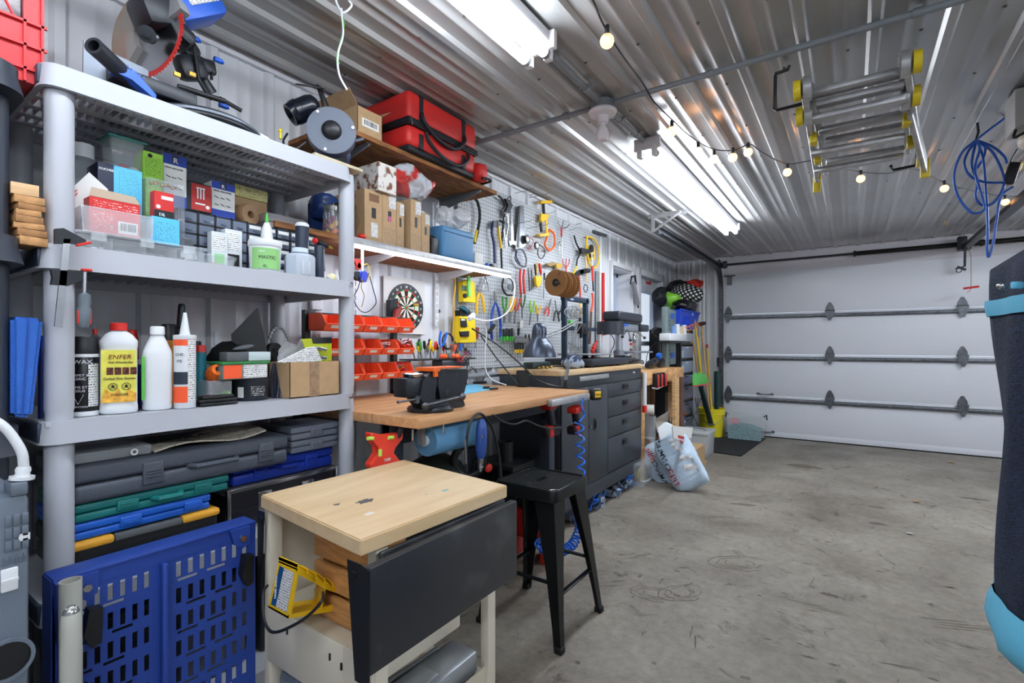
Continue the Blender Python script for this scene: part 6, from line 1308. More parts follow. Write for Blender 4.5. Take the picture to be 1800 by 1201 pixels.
def pliers(name,label,p_head,p_pivot,p_l,p_r,x,m,th=.012,w=.008,cat='pliers',hm=STEEL,group=None,r_=.0055):
    """pliers hung on the board: jaws, pivot, two gripped handles, all in wall plane X=x"""
    H_,Pv,Lh,Rh=[PX(a_,b_,x)for a_,b_ in(p_head,p_pivot,p_l,p_r)]
    t=thing(name,label,cat,Pv,group);dd=(H_-Pv);s_=V((1,0,0)).cross(dd).normalized();L=dd.length
    g=G();g.prism([Pv+s_*w,Pv+dd*.3+s_*w*1.1,H_+s_*w*.25,H_-s_*w*.25,Pv+dd*.3-s_*w*1.1,Pv-s_*w],(th*.7,0,0));g.cyl(Pv,Pv+V((th,0,0)),w*.9,n=12);part(t,'jaws',g,hm)
    for E,sg in((Lh,1),(Rh,-1)):
        e=E-Pv;out=V((1,0,0)).cross(e).normalized()*(e.length*.09)
        if(Pv+e*.5+out-(Lh+Rh)/2).length<(Pv+e*.5-out-(Lh+Rh)/2).length:out=-out
        g=G();pts=spline([Pv+V((th*.4,0,0)),Pv+e*.3+out+V((th*.4,0,0)),Pv+e*.65+out*.9+V((th*.4,0,0)),E+V((th*.4,0,0))],4);g.tube(pts,[r_*.8]*3+[r_*1.25]*(len(pts)-4)+[r_*.8],n=7);part(t,'handle',g,m)
    return t
pliers('pliers','blue handled pliers standing handles up at the right of the tool tray',(768,632),(773,612),(774,582),(784,584),-1.90,BLUE)
g=G();cq=PX(787,600,-1.93);g.tube(arc(cq,.045,0,PI*1.8,18,(0,1,0),(0,0,1)),.006);solo('black_ring','black curved ring of hose hanging above the tool tray','hose',g,BLACK)
g=G();
for k in range(5):c_=PX(775+k*7,621+(k%2)*4,-1.90);g.sph(V((c_.x,c_.y,ztr+.014)),(.018,.016,.014),m=k%3,n=8)
g.jitter(.006,60);g.warp(lambda p:V((p.x,p.y,max(p.z,ztr+.0005))));solo('plug_heap','small heap of red, orange and grey connectors on the tool tray','connectors',g,[M('coral',(235,90,60),.4),ORANGE,M('mid_grey')],stuff=True)
# ---- things on the bench ----
a_,b_,c_,d_=[PZ(px,py,ZB+.002)for px,py in((800,694),(874,684),(826,677),(802,680))]
g=G();g.prism([PZ(795,697,ZB+.001),PZ(874,683.5,ZB+.001),PZ(838,676.5,ZB+.001),PZ(800,677,ZB+.001)],(0,0,.003));solo('cutting_mat','light blue mat on the workbench behind the vise','mat',g,M('mat_blue',(110,190,225),.5))
c=PZ(919,680,ZB);g=G();g.lathe([(0,0),(.036,0),(.04,.006),(.04,.092),(.034,.1),(0,.1)],(c.x,c.y,ZB),n=28);t=thing('speaker','small black cylindrical speaker standing on the workbench','speaker',(c.x,c.y,ZB));part(t,'body',g,M('speaker_black',(34,36,38),.8,bump=.4,bs=400));g=G();g.lathe([(.041,.006),(.042,.010),(.041,.014)],(c.x,c.y,ZB),n=28);part(t,'ring',g,BLACK)
c=PZ(842,674,ZB);t=thing('soldering_helper','black based helping hands stand with thin arms and clips beside the blue mat','helping hands',(c.x,c.y,ZB))
g=G();g.box((c.x-.03,c.y-.05,ZB),(c.x+.03,c.y+.05,ZB+.012),bev=.004);part(t,'base',g,BLACK)
for k,L in enumerate((((845,670),(838,655),(828,645),(822,652)),((848,670),(856,655),(866,645),(872,634)),((842,670),(834,660),(826,650),(818,640),(826,628)),((846,668),(858,648),(853,634),(846,640)))):g=G();g.tube(spline([PX(a_,b_,c.x-.01*k)for a_,b_ in L],4),.0035,n=6);part(t,'arm',g,DARK if k%2 else STEEL)
for px,py in((822,652),(872,634),(826,628)):g=G();q=PX(px,py,c.x);g.obox(q,(.012,.02,.008),(.5,0,0),0,.002);part(t,'clip',g,CHROME)
g=G();q=PX(838,652,c.x-.02);g.cyl(q-V((.002,0,0)),q+V((.002,0,0)),.022,n=20);part(t,'magnifier',g,M('lens',(220,230,235),.05,alpha=.3))
g=G();q=PZ(855,683,ZB+.005);g.obox(V((q.x,q.y,ZB+.011)),(.03,.05,.013),(0,0,.4),0,.004);solo('black_clip','small black clip lying on the blue mat','clip',g,BLACK)
wires('coil of thin dark wires hanging from the helping hands',V((c.x-.04,c.y-.03,ZB+.08)),[DARK,STEEL],9,.05,8)
# ---- desk lamp ----
t=thing('desk_lamp','grey dome desk lamp on a jointed steel arm at the back of the workbench','desk lamp',PZ(1000,684,ZB))
XL=-1.62;L_=lambda px,py,x=XL:PX(px,py,x)
hc=L_(948,627,-1.60);rr=(980-920)/2/FPX*(-SN*hc.x+CS*hc.y)*1.0
g=G();k_=rr;hz=hc.z;zb_=wz(948,628,-1.60);ztop=wz(948,568,-1.60);hh=ztop-zb_
g.lathe([(k_*.97,0),(k_,.0),(k_*1.0,.004),(k_*.94,hh*.14),(k_*.80,hh*.32),(k_*.6,hh*.46),(k_*.42,hh*.54),(k_*.40,hh*.60),(k_*.42,hh*.82),(k_*.36,hh*.93),(k_*.2,hh),(0,hh)],(hc.x,hc.y,zb_),n=36);sh_=part(t,'shade',g,M('lamp_grey',(72,80,94),.32,.6))
g=G()
for k in range(12):an=k*PI/6;g.obox(V((hc.x+k_*.415*math.cos(an),hc.y+k_*.415*math.sin(an),zb_+hh*.72)),(.003,.005,hh*.14),(0,0,an))
part(sh_,'vent_slots',g,BLACK,stuff=True)
ba=PZ(994,683,ZB);j1=L_(1001,618,-1.60);j2=L_(1025,600-40,-1.60)
base=V((ba.x,ba.y,ZB));g=G();g.cyl(base,base+V((0,0,.05)),.012,n=12);g.box((base.x-.02,base.y-.02,ZB),(base.x+.03,base.y+.02,ZB+.01));part(t,'clamp',g,DARK)
for off in(-.012,.012):
    g=G();g.tube([base+V((0,off,.04)),L_(1003,622,-1.6)+V((0,off,0)),L_(1016,560,-1.6)+V((0,off,0))],.0045,n=7);part(t,'lower_arm',g,STEEL)
for off in(-.008,.010):
    g=G();g.tube([L_(1018,563,-1.6)+V((0,0,off)),L_(985,582,-1.6)+V((0,0,off)),L_(958,592,-1.6)+V((0,0,off))],.0045,n=7);part(t,'upper_arm',g,STEEL)
g=G();q=L_(1018,562,-1.6);g.cyl(q-V((.015,0,0)),q+V((.015,0,0)),.014,n=12);part(t,'elbow_joint',g,DARK)
g=G();g.tube(spline([L_(996,674,-1.58),L_(1012,640,-1.58),L_(1008,600,-1.58),L_(1022,570,-1.58)],5),.002);part(t,'spring',g,STEEL)
t=thing('flexible_arm','black jointed arm and cable running from the yellow level down to the bench','flexible arm',PZ(990,684,ZB))
X_=-1.80;g=G();g.tube(spline([PX(830,578,X_),PX(850,590,X_),PX(880,610,-1.75),PX(915,640,-1.65),PX(935,660,-1.55),PX(960,675,-1.45),PX(1000,684,-1.40)],5),.005,n=7);part(t,'cable',g,BLACK)
g=G();g.tube([PX(845,590,X_),PX(870,626,-1.75),PX(910,676,-1.62)],.004,n=6);part(t,'rod',g,DARK)
t=thing('light_cable','white cable of the shelf strip light curving down to a plug and the bench','cable',PZ(905,679,ZB))
g=G();pts=[V((-1.73,L1+.03,1.61)),PX(905,500,-1.72),PX(900,535,-1.72),PX(885,555,-1.72),PX(860,564,-1.74),PX(838,562,-1.76),PX(826,556,-1.78)];g.tube(spline(pts,6),.0045,n=8);part(t,'cable',g,WHITE)
g=G();pts=[PX(846,563,-1.75),PX(855,580,-1.75),PX(853,620,-1.75),PX(854,650,-1.75),PX(866,668,-1.70),PX(890,677,-1.62)];g.tube(spline(pts,6),.003,n=7);part(t,'cable',g,WHITE)
g=G();q=PX(829,557,-1.78);g.obox(q,(.02,.06,.03),(.5,0,0),0,.006);part(t,'driver_box',g,WHITE)
# ---- under the bench ----
XF=BX1-.165
t=thing('post_level','orange moulded post level hanging on the bench leg','spirit level',PX(668,820,XF));P=lambda px,py,x=XF:PX(px,py,x)
g=G();g.prism([P(641,759),P(652,761),P(668,765),P(686,761),P(698,759),P(697,770),P(682,785),P(679,795),P(696,812),P(697,822),P(641,822),P(641,814),P(656,795),P(654,783),P(641,772)],(.035,0,0));bmesh.ops.bevel(g.b,geom=g.b.edges[:],offset=.003,segments=1,affect='EDGES');part(t,'body',g,M('level_orange',(232,66,44),.45))
VL=M('vial',(170,210,90),.1,em=.15)
for(a_,b_)in(((646,771),(656,771)),((682,770),(691,769)),((668,790),(668,802))):g=G();A,B=P(*a_,XF+.036),P(*b_,XF+.036);g.cyl(A,B,.0065,n=10);part(t,'vial',g,VL)
text(t,'TASK',P(675,812,XF+.0355),.013,(0,1,0),(0,0,1),WHITE,bold=.0003)
t=thing('paper_towel','roll of light blue paper towel hung under the bench top','paper towel',P(790,790));A=PX(748,775,BX1-.10);B=V((A.x-.0,wy(836,BX1-.1),A.z+.0))
g=G();g.lathe([(.018,0),(.058,0),(.06,.004),(.06,(B-A).length-.004),(.058,(B-A).length),(.018,(B-A).length),(.018,0)],A,B-A,n=36);part(t,'roll',g,M('towel_blue',(96,150,190),.85));g=G();g.cyl(A-V((0,.012,0)),A+V((0,.01,0)),.02,n=20);part(t,'end_plug',g,WHITE)
for q0,q1 in((A.y-.03,A.y-.012),(B.y+.004,B.y+.02)):g=G();g.box((A.x-.012,q0,A.z-.012),(A.x+.012,q1,ZB-.037));part(t,'bracket',g,M('grey_scrap2',(120,122,125),.5))
t=thing('rotary_tool','blue rotary tool hanging by its black cord from the bench edge','rotary tool',P(847,835));xx=BX1+.02;P=lambda px,py,x=xx:PX(px,py,x)
A,B=P(847,736),P(845,806);dd=B-A;L=dd.length
g=G();g.lathe([(0,0),(.009,.003),(.018,L*.12),(.022,L*.25),(.023,L*.55),(.021,L*.85),(.013,L),(0,L)],A,dd,n=22);part(t,'body',g,M('dremel_blue',(42,72,140),.4));g=G();g.lathe([(.012,0),(.012,.02),(.008,.03),(.010,.032),(.006,.05),(0,.05)],B,dd,n=16);part(t,'collet',g,CHROME)
g=G();q=P(846,768,xx+.022);g.cyl(q,q+V((.004,0,0)),.005,n=10);part(t,'button',g,STEEL)
g=G();g.tube(spline([P(820,830),P(819,790),P(822,760),P(828,740),P(842,727),P(856,738),P(868,760),P(877,800),P(881,840)],6),.0055,n=8);part(t,'flex_shaft',g,BLACK)
g=G();g.tube([P(818,772),P(819,815)],[.004,.006],n=8);part(t,'shaft_tip',g,CHROME)
g=G();g.tube(spline([P(866,730),P(885,742),P(905,746),P(925,740),P(945,748),P(965,753),P(985,752),P(1010,744)],5),.004);solo('black_cable','black cable draped along under the bench front edge to the red drills','cable',g,BLACK)
def drill(label,cx,cy,x,s=1):
    q=PX(cx,cy,x);t=thing('cordless_drill',label,'drill',q,'red cordless drills under the bench');
    L_=lambda dy,dz,dx=0:q+V((dx,dy*s,dz*s))
    g=G();g.obox(L_(0,0),(.06,.13*s,.055*s),None,0,.014,3);part(t,'motor_body',g,M('drill_black',(32,26,28),.4));g=G();g.obox(L_(-.03,.0,.004),(.056,.05*s,.058*s),None,0,.012,3);part(t,'red_shell',g,RED)
    g=G();g.lathe([(.024,0),(.018,.02),(.008,.04),(0,.04)],L_(.065,0),(0,1,0),n=16);part(t,'chuck',g,DARK)
    g=G();g.obox(L_(.005,.07),(.035,.042,.11),(.25,0,0),0,.012,3);part(t,'grip',g,BLACK);g=G();g.obox(L_(-.005,.13),(.06,.09,.035),(.1,0,0),0,.008);part(t,'battery',g,RED)
    return t
drill('red and black cordless drill hanging upside down under the bench, left one',967,757,BX1-.05)
drill('red and black cordless drill hanging upside down beside the blue coiled hose',1012,755,BX1-.01,.85)
def coil(g,A,B,r,turns,tube_r,n=14,ax=None):
    A,B=V(A),V(B);dd=B-A;x,y,z=G().frame(A,B);pts=[]
    for k in range(turns*n+1):an=2*PI*k/n;pts.append(A+dd*(k/(turns*n))+x*(r*math.cos(an))+y*(r*math.sin(an)))
    g.tube(pts,tube_r,n=6)
HB=M('hose_blue',(30,110,220),.35);xx=BX1+.03
t=thing('coiled_hose','bright blue coiled air hose hanging down from the bench corner to the floor','air hose',PX(1010,980,xx))
g=G();g.tube(spline([PX(1026,700,xx),PX(1022,715,xx),PX(1028,728,xx),PX(1018,742,xx)],5),.005);part(t,'lead',g,HB)
g=G();coil(g,PX(1018,742,xx),PX(1021,840,xx),.022,5,.005);part(t,'coil',g,HB)
g=G();coil(g,PX(1021,840,xx),PX(1018,905,xx+.02),.02,7,.005);part(t,'coil',g,HB)
pts=[PX(a_,b_,xx+.03)for a_,b_ in((1018,905),(1018,930),(1008,955),(990,968),(965,970),(948,955))];g=G()
sp=spline(pts,10);N_=200;out=[]
for k in range(N_):
    f_=k/(N_-1)*(len(sp)-1);i=min(int(f_),len(sp)-2);p=sp[i].lerp(sp[i+1],f_-i);tt=(sp[i+1]-sp[i]).normalized();a_=V((1,0,0));b_=tt.cross(a_);an=k*.62;out.append(p+a_*(.022*math.cos(an))+b_*(.022*math.sin(an)))
g.tube(out,.005,n=6);part(t,'coil',g,HB)
c=PZ(955,990,.0);t=thing('air_compressor','small red air compressor tank on the floor behind the stool','compressor',(c.x-.12,c.y+.02,0));cx,cy_=-1.42,2.30
g=G();g.lathe([(0,0),(.06,.01),(.09,.05),(.095,.09),(.095,.26),(.09,.3),(.06,.34),(0,.35)],V((-1.64,2.345,.2)),(1,0,0),n=26);part(t,'tank',g,RED)
for xx_ in(-1.57,-1.37):g=G();g.box((xx_-.015,2.29,0),(xx_+.015,2.40,.12),bev=.004);part(t,'foot',g,RED)
g=G();g.box((-1.60,2.26,.297),(-1.44,2.43,.42),bev=.02);part(t,'pump',g,BLACK);g=G();q=PX(963,896,-1.40);g.cyl(V((-1.44,2.34,.35)),V((-1.42,2.34,.35)),.03,n=18);part(t,'gauge',g,WHITE)
t=thing('shop_vacuum','black and green vacuum with a coiled hose and red switch under the bench','vacuum',(-1.72,1.95,0))
g=G();g.lathe([(0,0),(.14,0),(.16,.05),(.16,.42),(.17,.43),(.17,.5),(.13,.58),(.06,.62),(0,.63)],(-1.76,1.88,0),n=28);part(t,'canister',g,M('vac_black',(36,44,42),.45));g=G();g.tube(arc((-1.60,1.95,.60),.08,0,2*PI,24,(.5,.86,0),(0,0,1)),.02,n=10,closed=False);part(t,'hose',g,BLACK);g=G();q=PX(859,823,-1.48);g.sph(q,(.012,.028,.022),n=12);part(t,'switch',g,RED)
g=G();q=PZ(923,880,0);g.lathe([(.0,0),(.05,0),(.05,.12),(.047,.12),(.047,.004),(0,.004)],(-1.76,2.50,.47),n=22);g.box((-1.92,2.38,.45),(-1.62,2.62,.47));g.box((-1.92,2.38,0),(-1.9,2.62,.45));g.box((-1.64,2.38,0),(-1.62,2.62,.45));
solo('side_stand','dark low stand with an open black tin on it, deep under the bench','stand',g,BLACK)
# ================= CART =================
ZT=.78;CX0,CX1,CY0,CY1=-1.295,-.822,.70,1.19
c00,c01,c11,c10=PZ(458,870,ZT),PZ(710,808,ZT),PZ(892,853,ZT),PZ(633,950,ZT)
t=thing('rolling_cart','beige steel cart with a butcher block top and folded black side leaf','cart',((CX0+CX1)/2,(CY0+CY1)/2,0))
def bbm():
    m=M('butcher_block',(226,200,160),.45,col2=(205,172,128),vs=7,stretch=(3,.6,3),bump=.05,bs=30,thr=(.25,.75));return m
g=G();P_=[c00,c10,c11,c01];g.prism([p+V((0,0,-.035))for p in P_],(0,0,.035));bmesh.ops.bevel(g.b,geom=g.b.edges[:],offset=.003,segments=2,affect='EDGES');top=part(t,'top',g,bbm())
def blot(par,nm,px,py,r,m,seed,n=26,elong=1.6):
    random.seed(seed);c=PZ(px,py,ZT+.0006);g=G();P_=[]
    for k in range(n):an=2*PI*k/n;q=r*random.uniform(.7,1.2);P_.append(c+V((q*math.cos(an)*.7,q*math.sin(an)*elong*.7,0)))
    g.face(P_);return part(par,nm,g,m)
blot(top,'grey_stain',642,881,.022,M('stain_grey',(88,86,84),.7),1);blot(top,'grey_stain',592,887,.009,M('stain_grey'),2)
blot(top,'white_paint_spot',650,903,.012,M('paint_white',(228,224,216),.6),3);blot(top,'teal_paint_spot',783,862,.009,M('paint_teal',(110,170,165),.6),4,elong=2);blot(top,'teal_paint_spot',749,869,.004,M('paint_teal'),5)
BG=M('beige_enamel',(216,208,190),.42,bump=.03,bs=80);BKP=M('black_panel',(40,42,46),.33,col2=(78,80,82),vs=9,thr=(.55,.8),bump=.04,bs=20)
x0,x1,y0,y1=c00.x,c10.x,c00.y,c11.y
for(x_,y_)in((x0+.02,y0+.025),(x0+.02,y1-.025),(x1-.035,y0+.025),(x1-.035,y1-.02)):
    g=G();g.box((x_-.014,y_-.018,0),(x_+.014,y_+.018,ZT-.036),bev=.003);part(t,'leg',g,BG)
g=G();g.box((x0+.005,y0+.045,.36),(x0+.008,y1-.04,ZT-.036));part(t,'side_panel',g,BG,'beige side panel')
RS=M('rusty_beige',(205,196,176),.5,col2=(165,105,50),vs=12,thr=(.6,.72))
zs_=.49;g=G();g.box((x0+.02,y0+.004,zs_-.15),(x1-.13,y1-.03,zs_-.002),bev=.006);g.box((x1-.13,y0+.004,zs_-.03),(x1-.03,y1-.03,zs_-.002));g.box((x1-.131,y0+.004,zs_-.15),(x1-.03,y0+.012,zs_-.03));part(t,'drawer_box',g,BG);g=G();g.box((x0+.022,y0+.008,zs_-.002),(x1-.032,y1-.035,zs_));part(t,'shelf_top',g,RS,'rust stained shelf surface')
for k in range(3):g=G();q=PY([505,580,600][k],[1110,1155,1172][k],y0+.003);g.box((q.x-.002,y0+.001,q.z-.008),(q.x+.002,y0+.0045,q.z+.008));part(t,'slot',g,BLACK)
g=G();g.box((x0+.03,y0+.01,.235),(x1-.04,y1-.03,.245));g.box((x0+.03,y0+.01,.2),(x1-.03,y0+.02,.245));g.box((x1-.035,y0+.03,.19),(x1-.03,y1-.03,.262));part(t,'bottom_shelf',g,RS)
xa=x1+.012
g=G();g.box((xa-.012,y0-.005,ZT-.11),(xa,y1+.0,ZT-.04),bev=.004);part(t,'folding_rail',g,BKP)
P=lambda px,py,x=xa+.03:PX(px,py,x)
c1=P(650,1000);ly0=c1.y;c2=P(908,880);ly1=c2.y;zlt=(c1.z+c2.z)/2;zlb=wz(650,1190,xa+.03)
g=G();g.box((xa+.01,ly0,zlb),(xa+.032,ly1,zlt),bev=.003);part(t,'drop_leaf',g,BKP,'black folded side leaf, scuffed')
g=G();g.prism([(xa+.006,ly0-.002,zlt+.004),(xa+.036,ly0-.002,zlt-.002),(xa+.033,ly0-.002,zlb-.02),(xa-.01,ly0-.002,zlb-.02),(xa-.035,ly0-.002,zlt+.004)],(0,-.003,0));g.cyl((xa-.012,ly0-.005,zlt-.02),(xa-.012,ly0-.010,zlt-.02),.008,n=10);part(t,'leaf_bracket',g,BLACK)
g=G();q0,q1=x0-.002,x0+.028;g.prism([(q0,y0-.004,ZT-.04),(q0+.03,y0-.004,ZT-.04),(q0+.016,y0-.004,ZT-.27),(q0-.001,y0-.004,ZT-.28)],(0,-.003,0));g.cyl((q0+.02,y0-.007,ZT-.06),(q0+.02,y0-.011,ZT-.06),.006,n=10);part(t,'leaf_bracket',g,BLACK)
t=thing('wooden_crate','slatted pine crate under the cart top on the rusty shelf','crate',(x1-.12,y0+.17,zs_))
wx0,wx1,wy0_,wy1_=x0+.165,x1-.037,y0+.05,y0+.36;WDC=M('crate_pine',(196,142,84),.6,var=.2,vs=8,stretch=(2,2,12))
for k in range(3):
    z_=zs_+.002+k*.075;g=G();g.box((wx0,wy0_,z_),(wx1,wy0_+.012,z_+.062),bev=.002);part(t,'slat',g,WDC)
    for x_ in(wx0,wx1-.01):g=G();g.box((x_,wy0_+.013,z_),(x_+.01,wy1_,z_+.062),bev=.002);part(t,'slat',g,WDC)
for x_ in(wx0+.011,wx1-.022):
    g=G();g.box((x_,wy0_+.0125,zs_+.001),(x_+.01,wy0_+.025,zs_+.225));part(t,'corner_post',g,WDC)
YC=M('chock_yellow',(245,198,30),.42)
P=lambda px,py,y=None:PY(px,py,y)
ych=y0-.07
t=thing('wheel_chock','yellow ribbed plastic wheel chock with a rope and printed label on the cart shelf','wheel chock',(x0+.08,y0+.02,zs_))
A_,B_,C_,D_=P(490,986,ych),P(523,1000,ych),P(507,1088,ych),P(471,1068,ych)
g=G();back=P(612,1030,y0+.10)
dv=V((.09,.17,0))
q=[A_,B_,C_,D_]
tip1=V((back.x,back.y+.02,zs_+.025));tip0=V((back.x-.06,back.y+.05,zs_+.025))
tip1b=tip1-V((0,0,.02));tip0b=tip0-V((0,0,.02))
g.prism(q,(C_-A_).cross(B_-A_).normalized()*.0)
g.b.clear()
g.prism([A_,B_,C_,D_],(.0,.006,0));part(t,'end_face',g,YC)
g=G()
N_=7
for k in range(N_):
    f0,f1=k/N_,(k+1)/N_;a0=A_.lerp(tip0,f0);a1=A_.lerp(tip0,f1);b0=B_.lerp(tip1,f0);b1=B_.lerp(tip1,f1);up_=V((0,0,.010))
    g.prism([a0+up_,b0+up_,b1,a1],(0,0,-.008))
    g.prism([a0+up_,b0+up_,b0-V((0,0,.004)),a0-V((0,0,.004))],(0,.003,0))
part(t,'ribbed_slope',g,YC)
g=G();g.prism([C_,D_,tip0b,tip1b],(0,0,.005));g.prism([C_.lerp(B_,0),C_.lerp(B_,.08),tip1,tip1b],(-.004,0,0));mid=C_.lerp(tip1b,.45);mt=B_.lerp(tip1,.45);g.prism([mid,mt,mt+V((-.06,.02,.0)),mid+V((-.06,.02,0))],(0,.004,0));g.prism([B_,mt,tip1,B_.lerp(tip1,.45)-V((0,0,.012)),B_-V((0,0,.012))],(-.004,0,0));part(t,'webs',g,YC)
inn=lambda u,v:A_.lerp(B_,u).lerp(D_.lerp(C_,u),v)+V((0,-.0008,0))
g=G();g.face([inn(.12,.08),inn(.88,.1),inn(.88,.9),inn(.12,.9)]);lb=part(t,'label',g,FPW);g=G();g.face([inn(.12,.08)-V((0,.0004,0)),inn(.36,.09)-V((0,.0004,0)),inn(.36,.9)-V((0,.0004,0)),inn(.12,.9)-V((0,.0004,0))]);part(lb,'blue_band',g,M('label_blue',(20,75,130),.5))
Ru=(inn(.9,.5)-inn(.1,.5)).normalized()
text(t,'WHEEL CHOCK',inn(.3,.75)-V((0,.0012,0)),.008,V((0,0,1))*.98+Ru*.1,-Ru,WHITE,bold=.0002)
g=G();g.tube(spline([P(568,1042,ych+.03),P(566,1056,ych-.01),P(545,1080,ych-.02),P(515,1100,ych-.03),P(482,1112,ych-.03),P(467,1098,ych-.03),P(462,1072,ych-.02),P(463,1040,ych+.0),P(470,1030,ych+.02)],6),.0035,n=7);part(t,'rope',g,BLACK)
g=G();bx=lambda a_,b_,**k:g.box(a_,b_,**k)
g.box((x1-.15,y0+.06,.2465),(x1-.045,y1-.05,.31),bev=.012);g.box((x1-.13,y0+.09,.31),(x1-.06,y1-.2,.32),bev=.004);g.tube([(x1-.21,y0+.2,.26),(x1-.16,y1-.1,.30)],.007);solo('silver_tool','silver grey saw extension lying on the bottom shelf of the cart, aisle side','tool part',g,M('silver_paint',(160,165,170),.35,.6))
g=G();g.box((x0+.04,y0+.025,.2465),(x0+.20,y0+.42,.30),bev=.012);g.box((x0+.06,y0+.022,.3),(x0+.13,y0+.38,.318),bev=.006);t=solo('tile_cutter','slate grey tool with a white ruler on the bottom shelf of the cart','tool part',g,M('slate_tool',(105,115,130),.45));
# ================= STOOL =================
SK=M('stool_black',(26,29,30),.28,.5,bump=.05,bs=30)
sx,sy,sz=-1.11,1.855,.605;hw=.15
t=thing('bar_stool','black metal stool with a handle slot in the seat and splayed legs','stool',(sx,sy,0))
g=G();
def sq(w_,z_,r_):return[V((sx+a_,sy+b_,z_))for a_,b_ in rrect(w_,w_,r_,5)]
g.loft([sq(.29,sz-.055,.03),sq(.305,sz-.05,.035),sq(.305,sz-.006,.035),sq(.298,sz,.033),sq(.275,sz,.03),sq(.27,sz-.004,.028)],cap=False);part(t,'seat_rim',g,SK)
hs=[(-.005,0)];g=G();P_=sq(.272,sz-.0045,.028);slot=[V((sx+a_,sy+b_,sz-.0045))for a_,b_ in rrect(.022,.085,.0105,5)]
A_=[g.b.verts.new(p)for p in P_];B_=[g.b.verts.new(p)for p in slot];n_=len(A_)
for k in range(n_):g._f([A_[k],A_[(k+1)%n_],B_[(k+1)%n_],B_[k]])
C2=[g.b.verts.new(p-V((0,0,.02)))for p in slot];g.bridge(B_,C2);part(t,'seat',g,M('seat_scuffed',(40,43,44),.35,.4,col2=(95,98,98),vs=26,stretch=(3,1,1),thr=(.56,.75)))
g=G();g.tube([V((sx+.12,sy-.14,sz-.0)),V((sx+.147,sy-.12,sz-.001)),V((sx+.147,sy+.03,sz-.001))],.002,n=5);g.tube([V((sx-.05,sy-.1475,sz-.001)),V((sx+.12,sy-.1475,sz-.001))],.002,n=5);g.tube([V((sx-.1,sy+.1475,sz-.001)),V((sx+.11,sy+.1475,sz-.001))],.0018,n=5);part(t,'bright_edge',g,CHROME,'bright metal lines along the seat edge')  # thin chrome lines along parts of the seat edge
feet=[(-.91,1.66),(-.91,2.045),(-1.315,2.045),(-1.315,1.66)]
for k,(fx,fy)in enumerate(feet):
    sxn=1 if fx>sx else-1;syn=1 if fy>sy else-1
    tp=V((sx+sxn*.135,sy+syn*.135,sz-.03));ft=V((fx,fy,.0));rings=[]
    for f_,w_ in((0,.095),(.12,.085),(.5,.052),(.85,.034),(1,.03)):
        c_=tp.lerp(ft,f_);a_=w_;th_=.010 if f_<.9 else .012
        O_=[V((0,0,0)),V((-sxn*a_,0,0)),V((-sxn*a_,-syn*.006,0)),V((-sxn*.012,-syn*.012,0)),V((-sxn*.006,-syn*a_,0)),V((0,-syn*a_,0))]
        rings.append([c_+o_ for o_ in O_])
    g=G();g.loft(rings);lg=part(t,'leg',g,SK);g=G();g.obox(ft+V((-sxn*.012,-syn*.012,.012)),(.034,.034,.024),None,0,.004);part(lg,'rubber_foot',g,RUBBER)
def legpt(k,f_):fx,fy=feet[k];sxn=1 if fx>sx else-1;syn=1 if fy>sy else-1;return V((sx+sxn*.135,sy+syn*.135,sz-.03)).lerp(V((fx,fy,0)),f_)-V((sxn*.015,syn*.015,0))
for k,f_ in((0,.66),(1,.58),(2,.66),(3,.58)):
    A,B=legpt(k,f_),legpt((k+1)%4,f_);g=G();dd=B-A;R=dd.to_track_quat('X','Z').to_matrix();g.obox((A+B)/2,(dd.length,.022,.008),R,0,.003);part(t,'stretcher',g,SK)

# ================= PEGBOARD AND TOOLS =================
def pegmat():
    m=M('pegboard_grey',(186,190,194),.5);n=m.node_tree.nodes;l=m.node_tree.links;b=n['Principled BSDF']
    tc=n.new('ShaderNodeTexCoord');s=n.new('ShaderNodeSeparateXYZ');l.new(tc.outputs['Object'],s.inputs[0])
    def mt(op,a,v=None,v2=None):
        x=n.new('ShaderNodeMath');x.operation=op;l.new(a,x.inputs[0])
        if v is not None:x.inputs[1].default_value=v
        if v2 is not None:l.new(v2,x.inputs[1])
        return x.outputs[0]
    def cell(o):return mt('SUBTRACT',mt('FRACT',mt('MULTIPLY',o,1/.0254)),.5)
    a,c=cell(s.outputs[1]),cell(s.outputs[2]);d=mt('ADD',mt('MULTIPLY',a,None,a),None,mt('MULTIPLY',c,None,c));k=mt('LESS_THAN',d,.028)
    mx=n.new('ShaderNodeMix');mx.data_type='RGBA';l.new(k,mx.inputs[0]);mx.inputs[6].default_value=lin((186,190,194))+(1,);mx.inputs[7].default_value=lin((30,32,36))+(1,);l.new(mx.outputs[2],b.inputs['Base Color']);return m
PB=-2.044
pt=thing('pegboard','pale grey perforated tool board along the left wall above the bench','pegboard',(PB,3.45,1.03))
g=G();g.box((PB-.006,2.385,1.03),(PB,3.45,2.262));part(pt,'panel',g,pegmat())
g=G();g.box((PB-.006,3.453,1.03),(PB,4.53,2.262));part(pt,'panel',g,pegmat())
t=thing('wall_pipe','grey conduit pipe running along the wall just below the perforated board','pipe',(-2.0,3.4,.985));g=G();g.cyl((-2.0,2.32,.985),(-2.0,4.62,.985),.017,n=14);part(t,'pipe',g,COND)
for y in(2.6,3.6,4.5):g=G();g.box((XW+.001,y-.01,.97),(-1.98,y+.01,1.0));part(t,'clip',g,COND)
XT_=-2.03
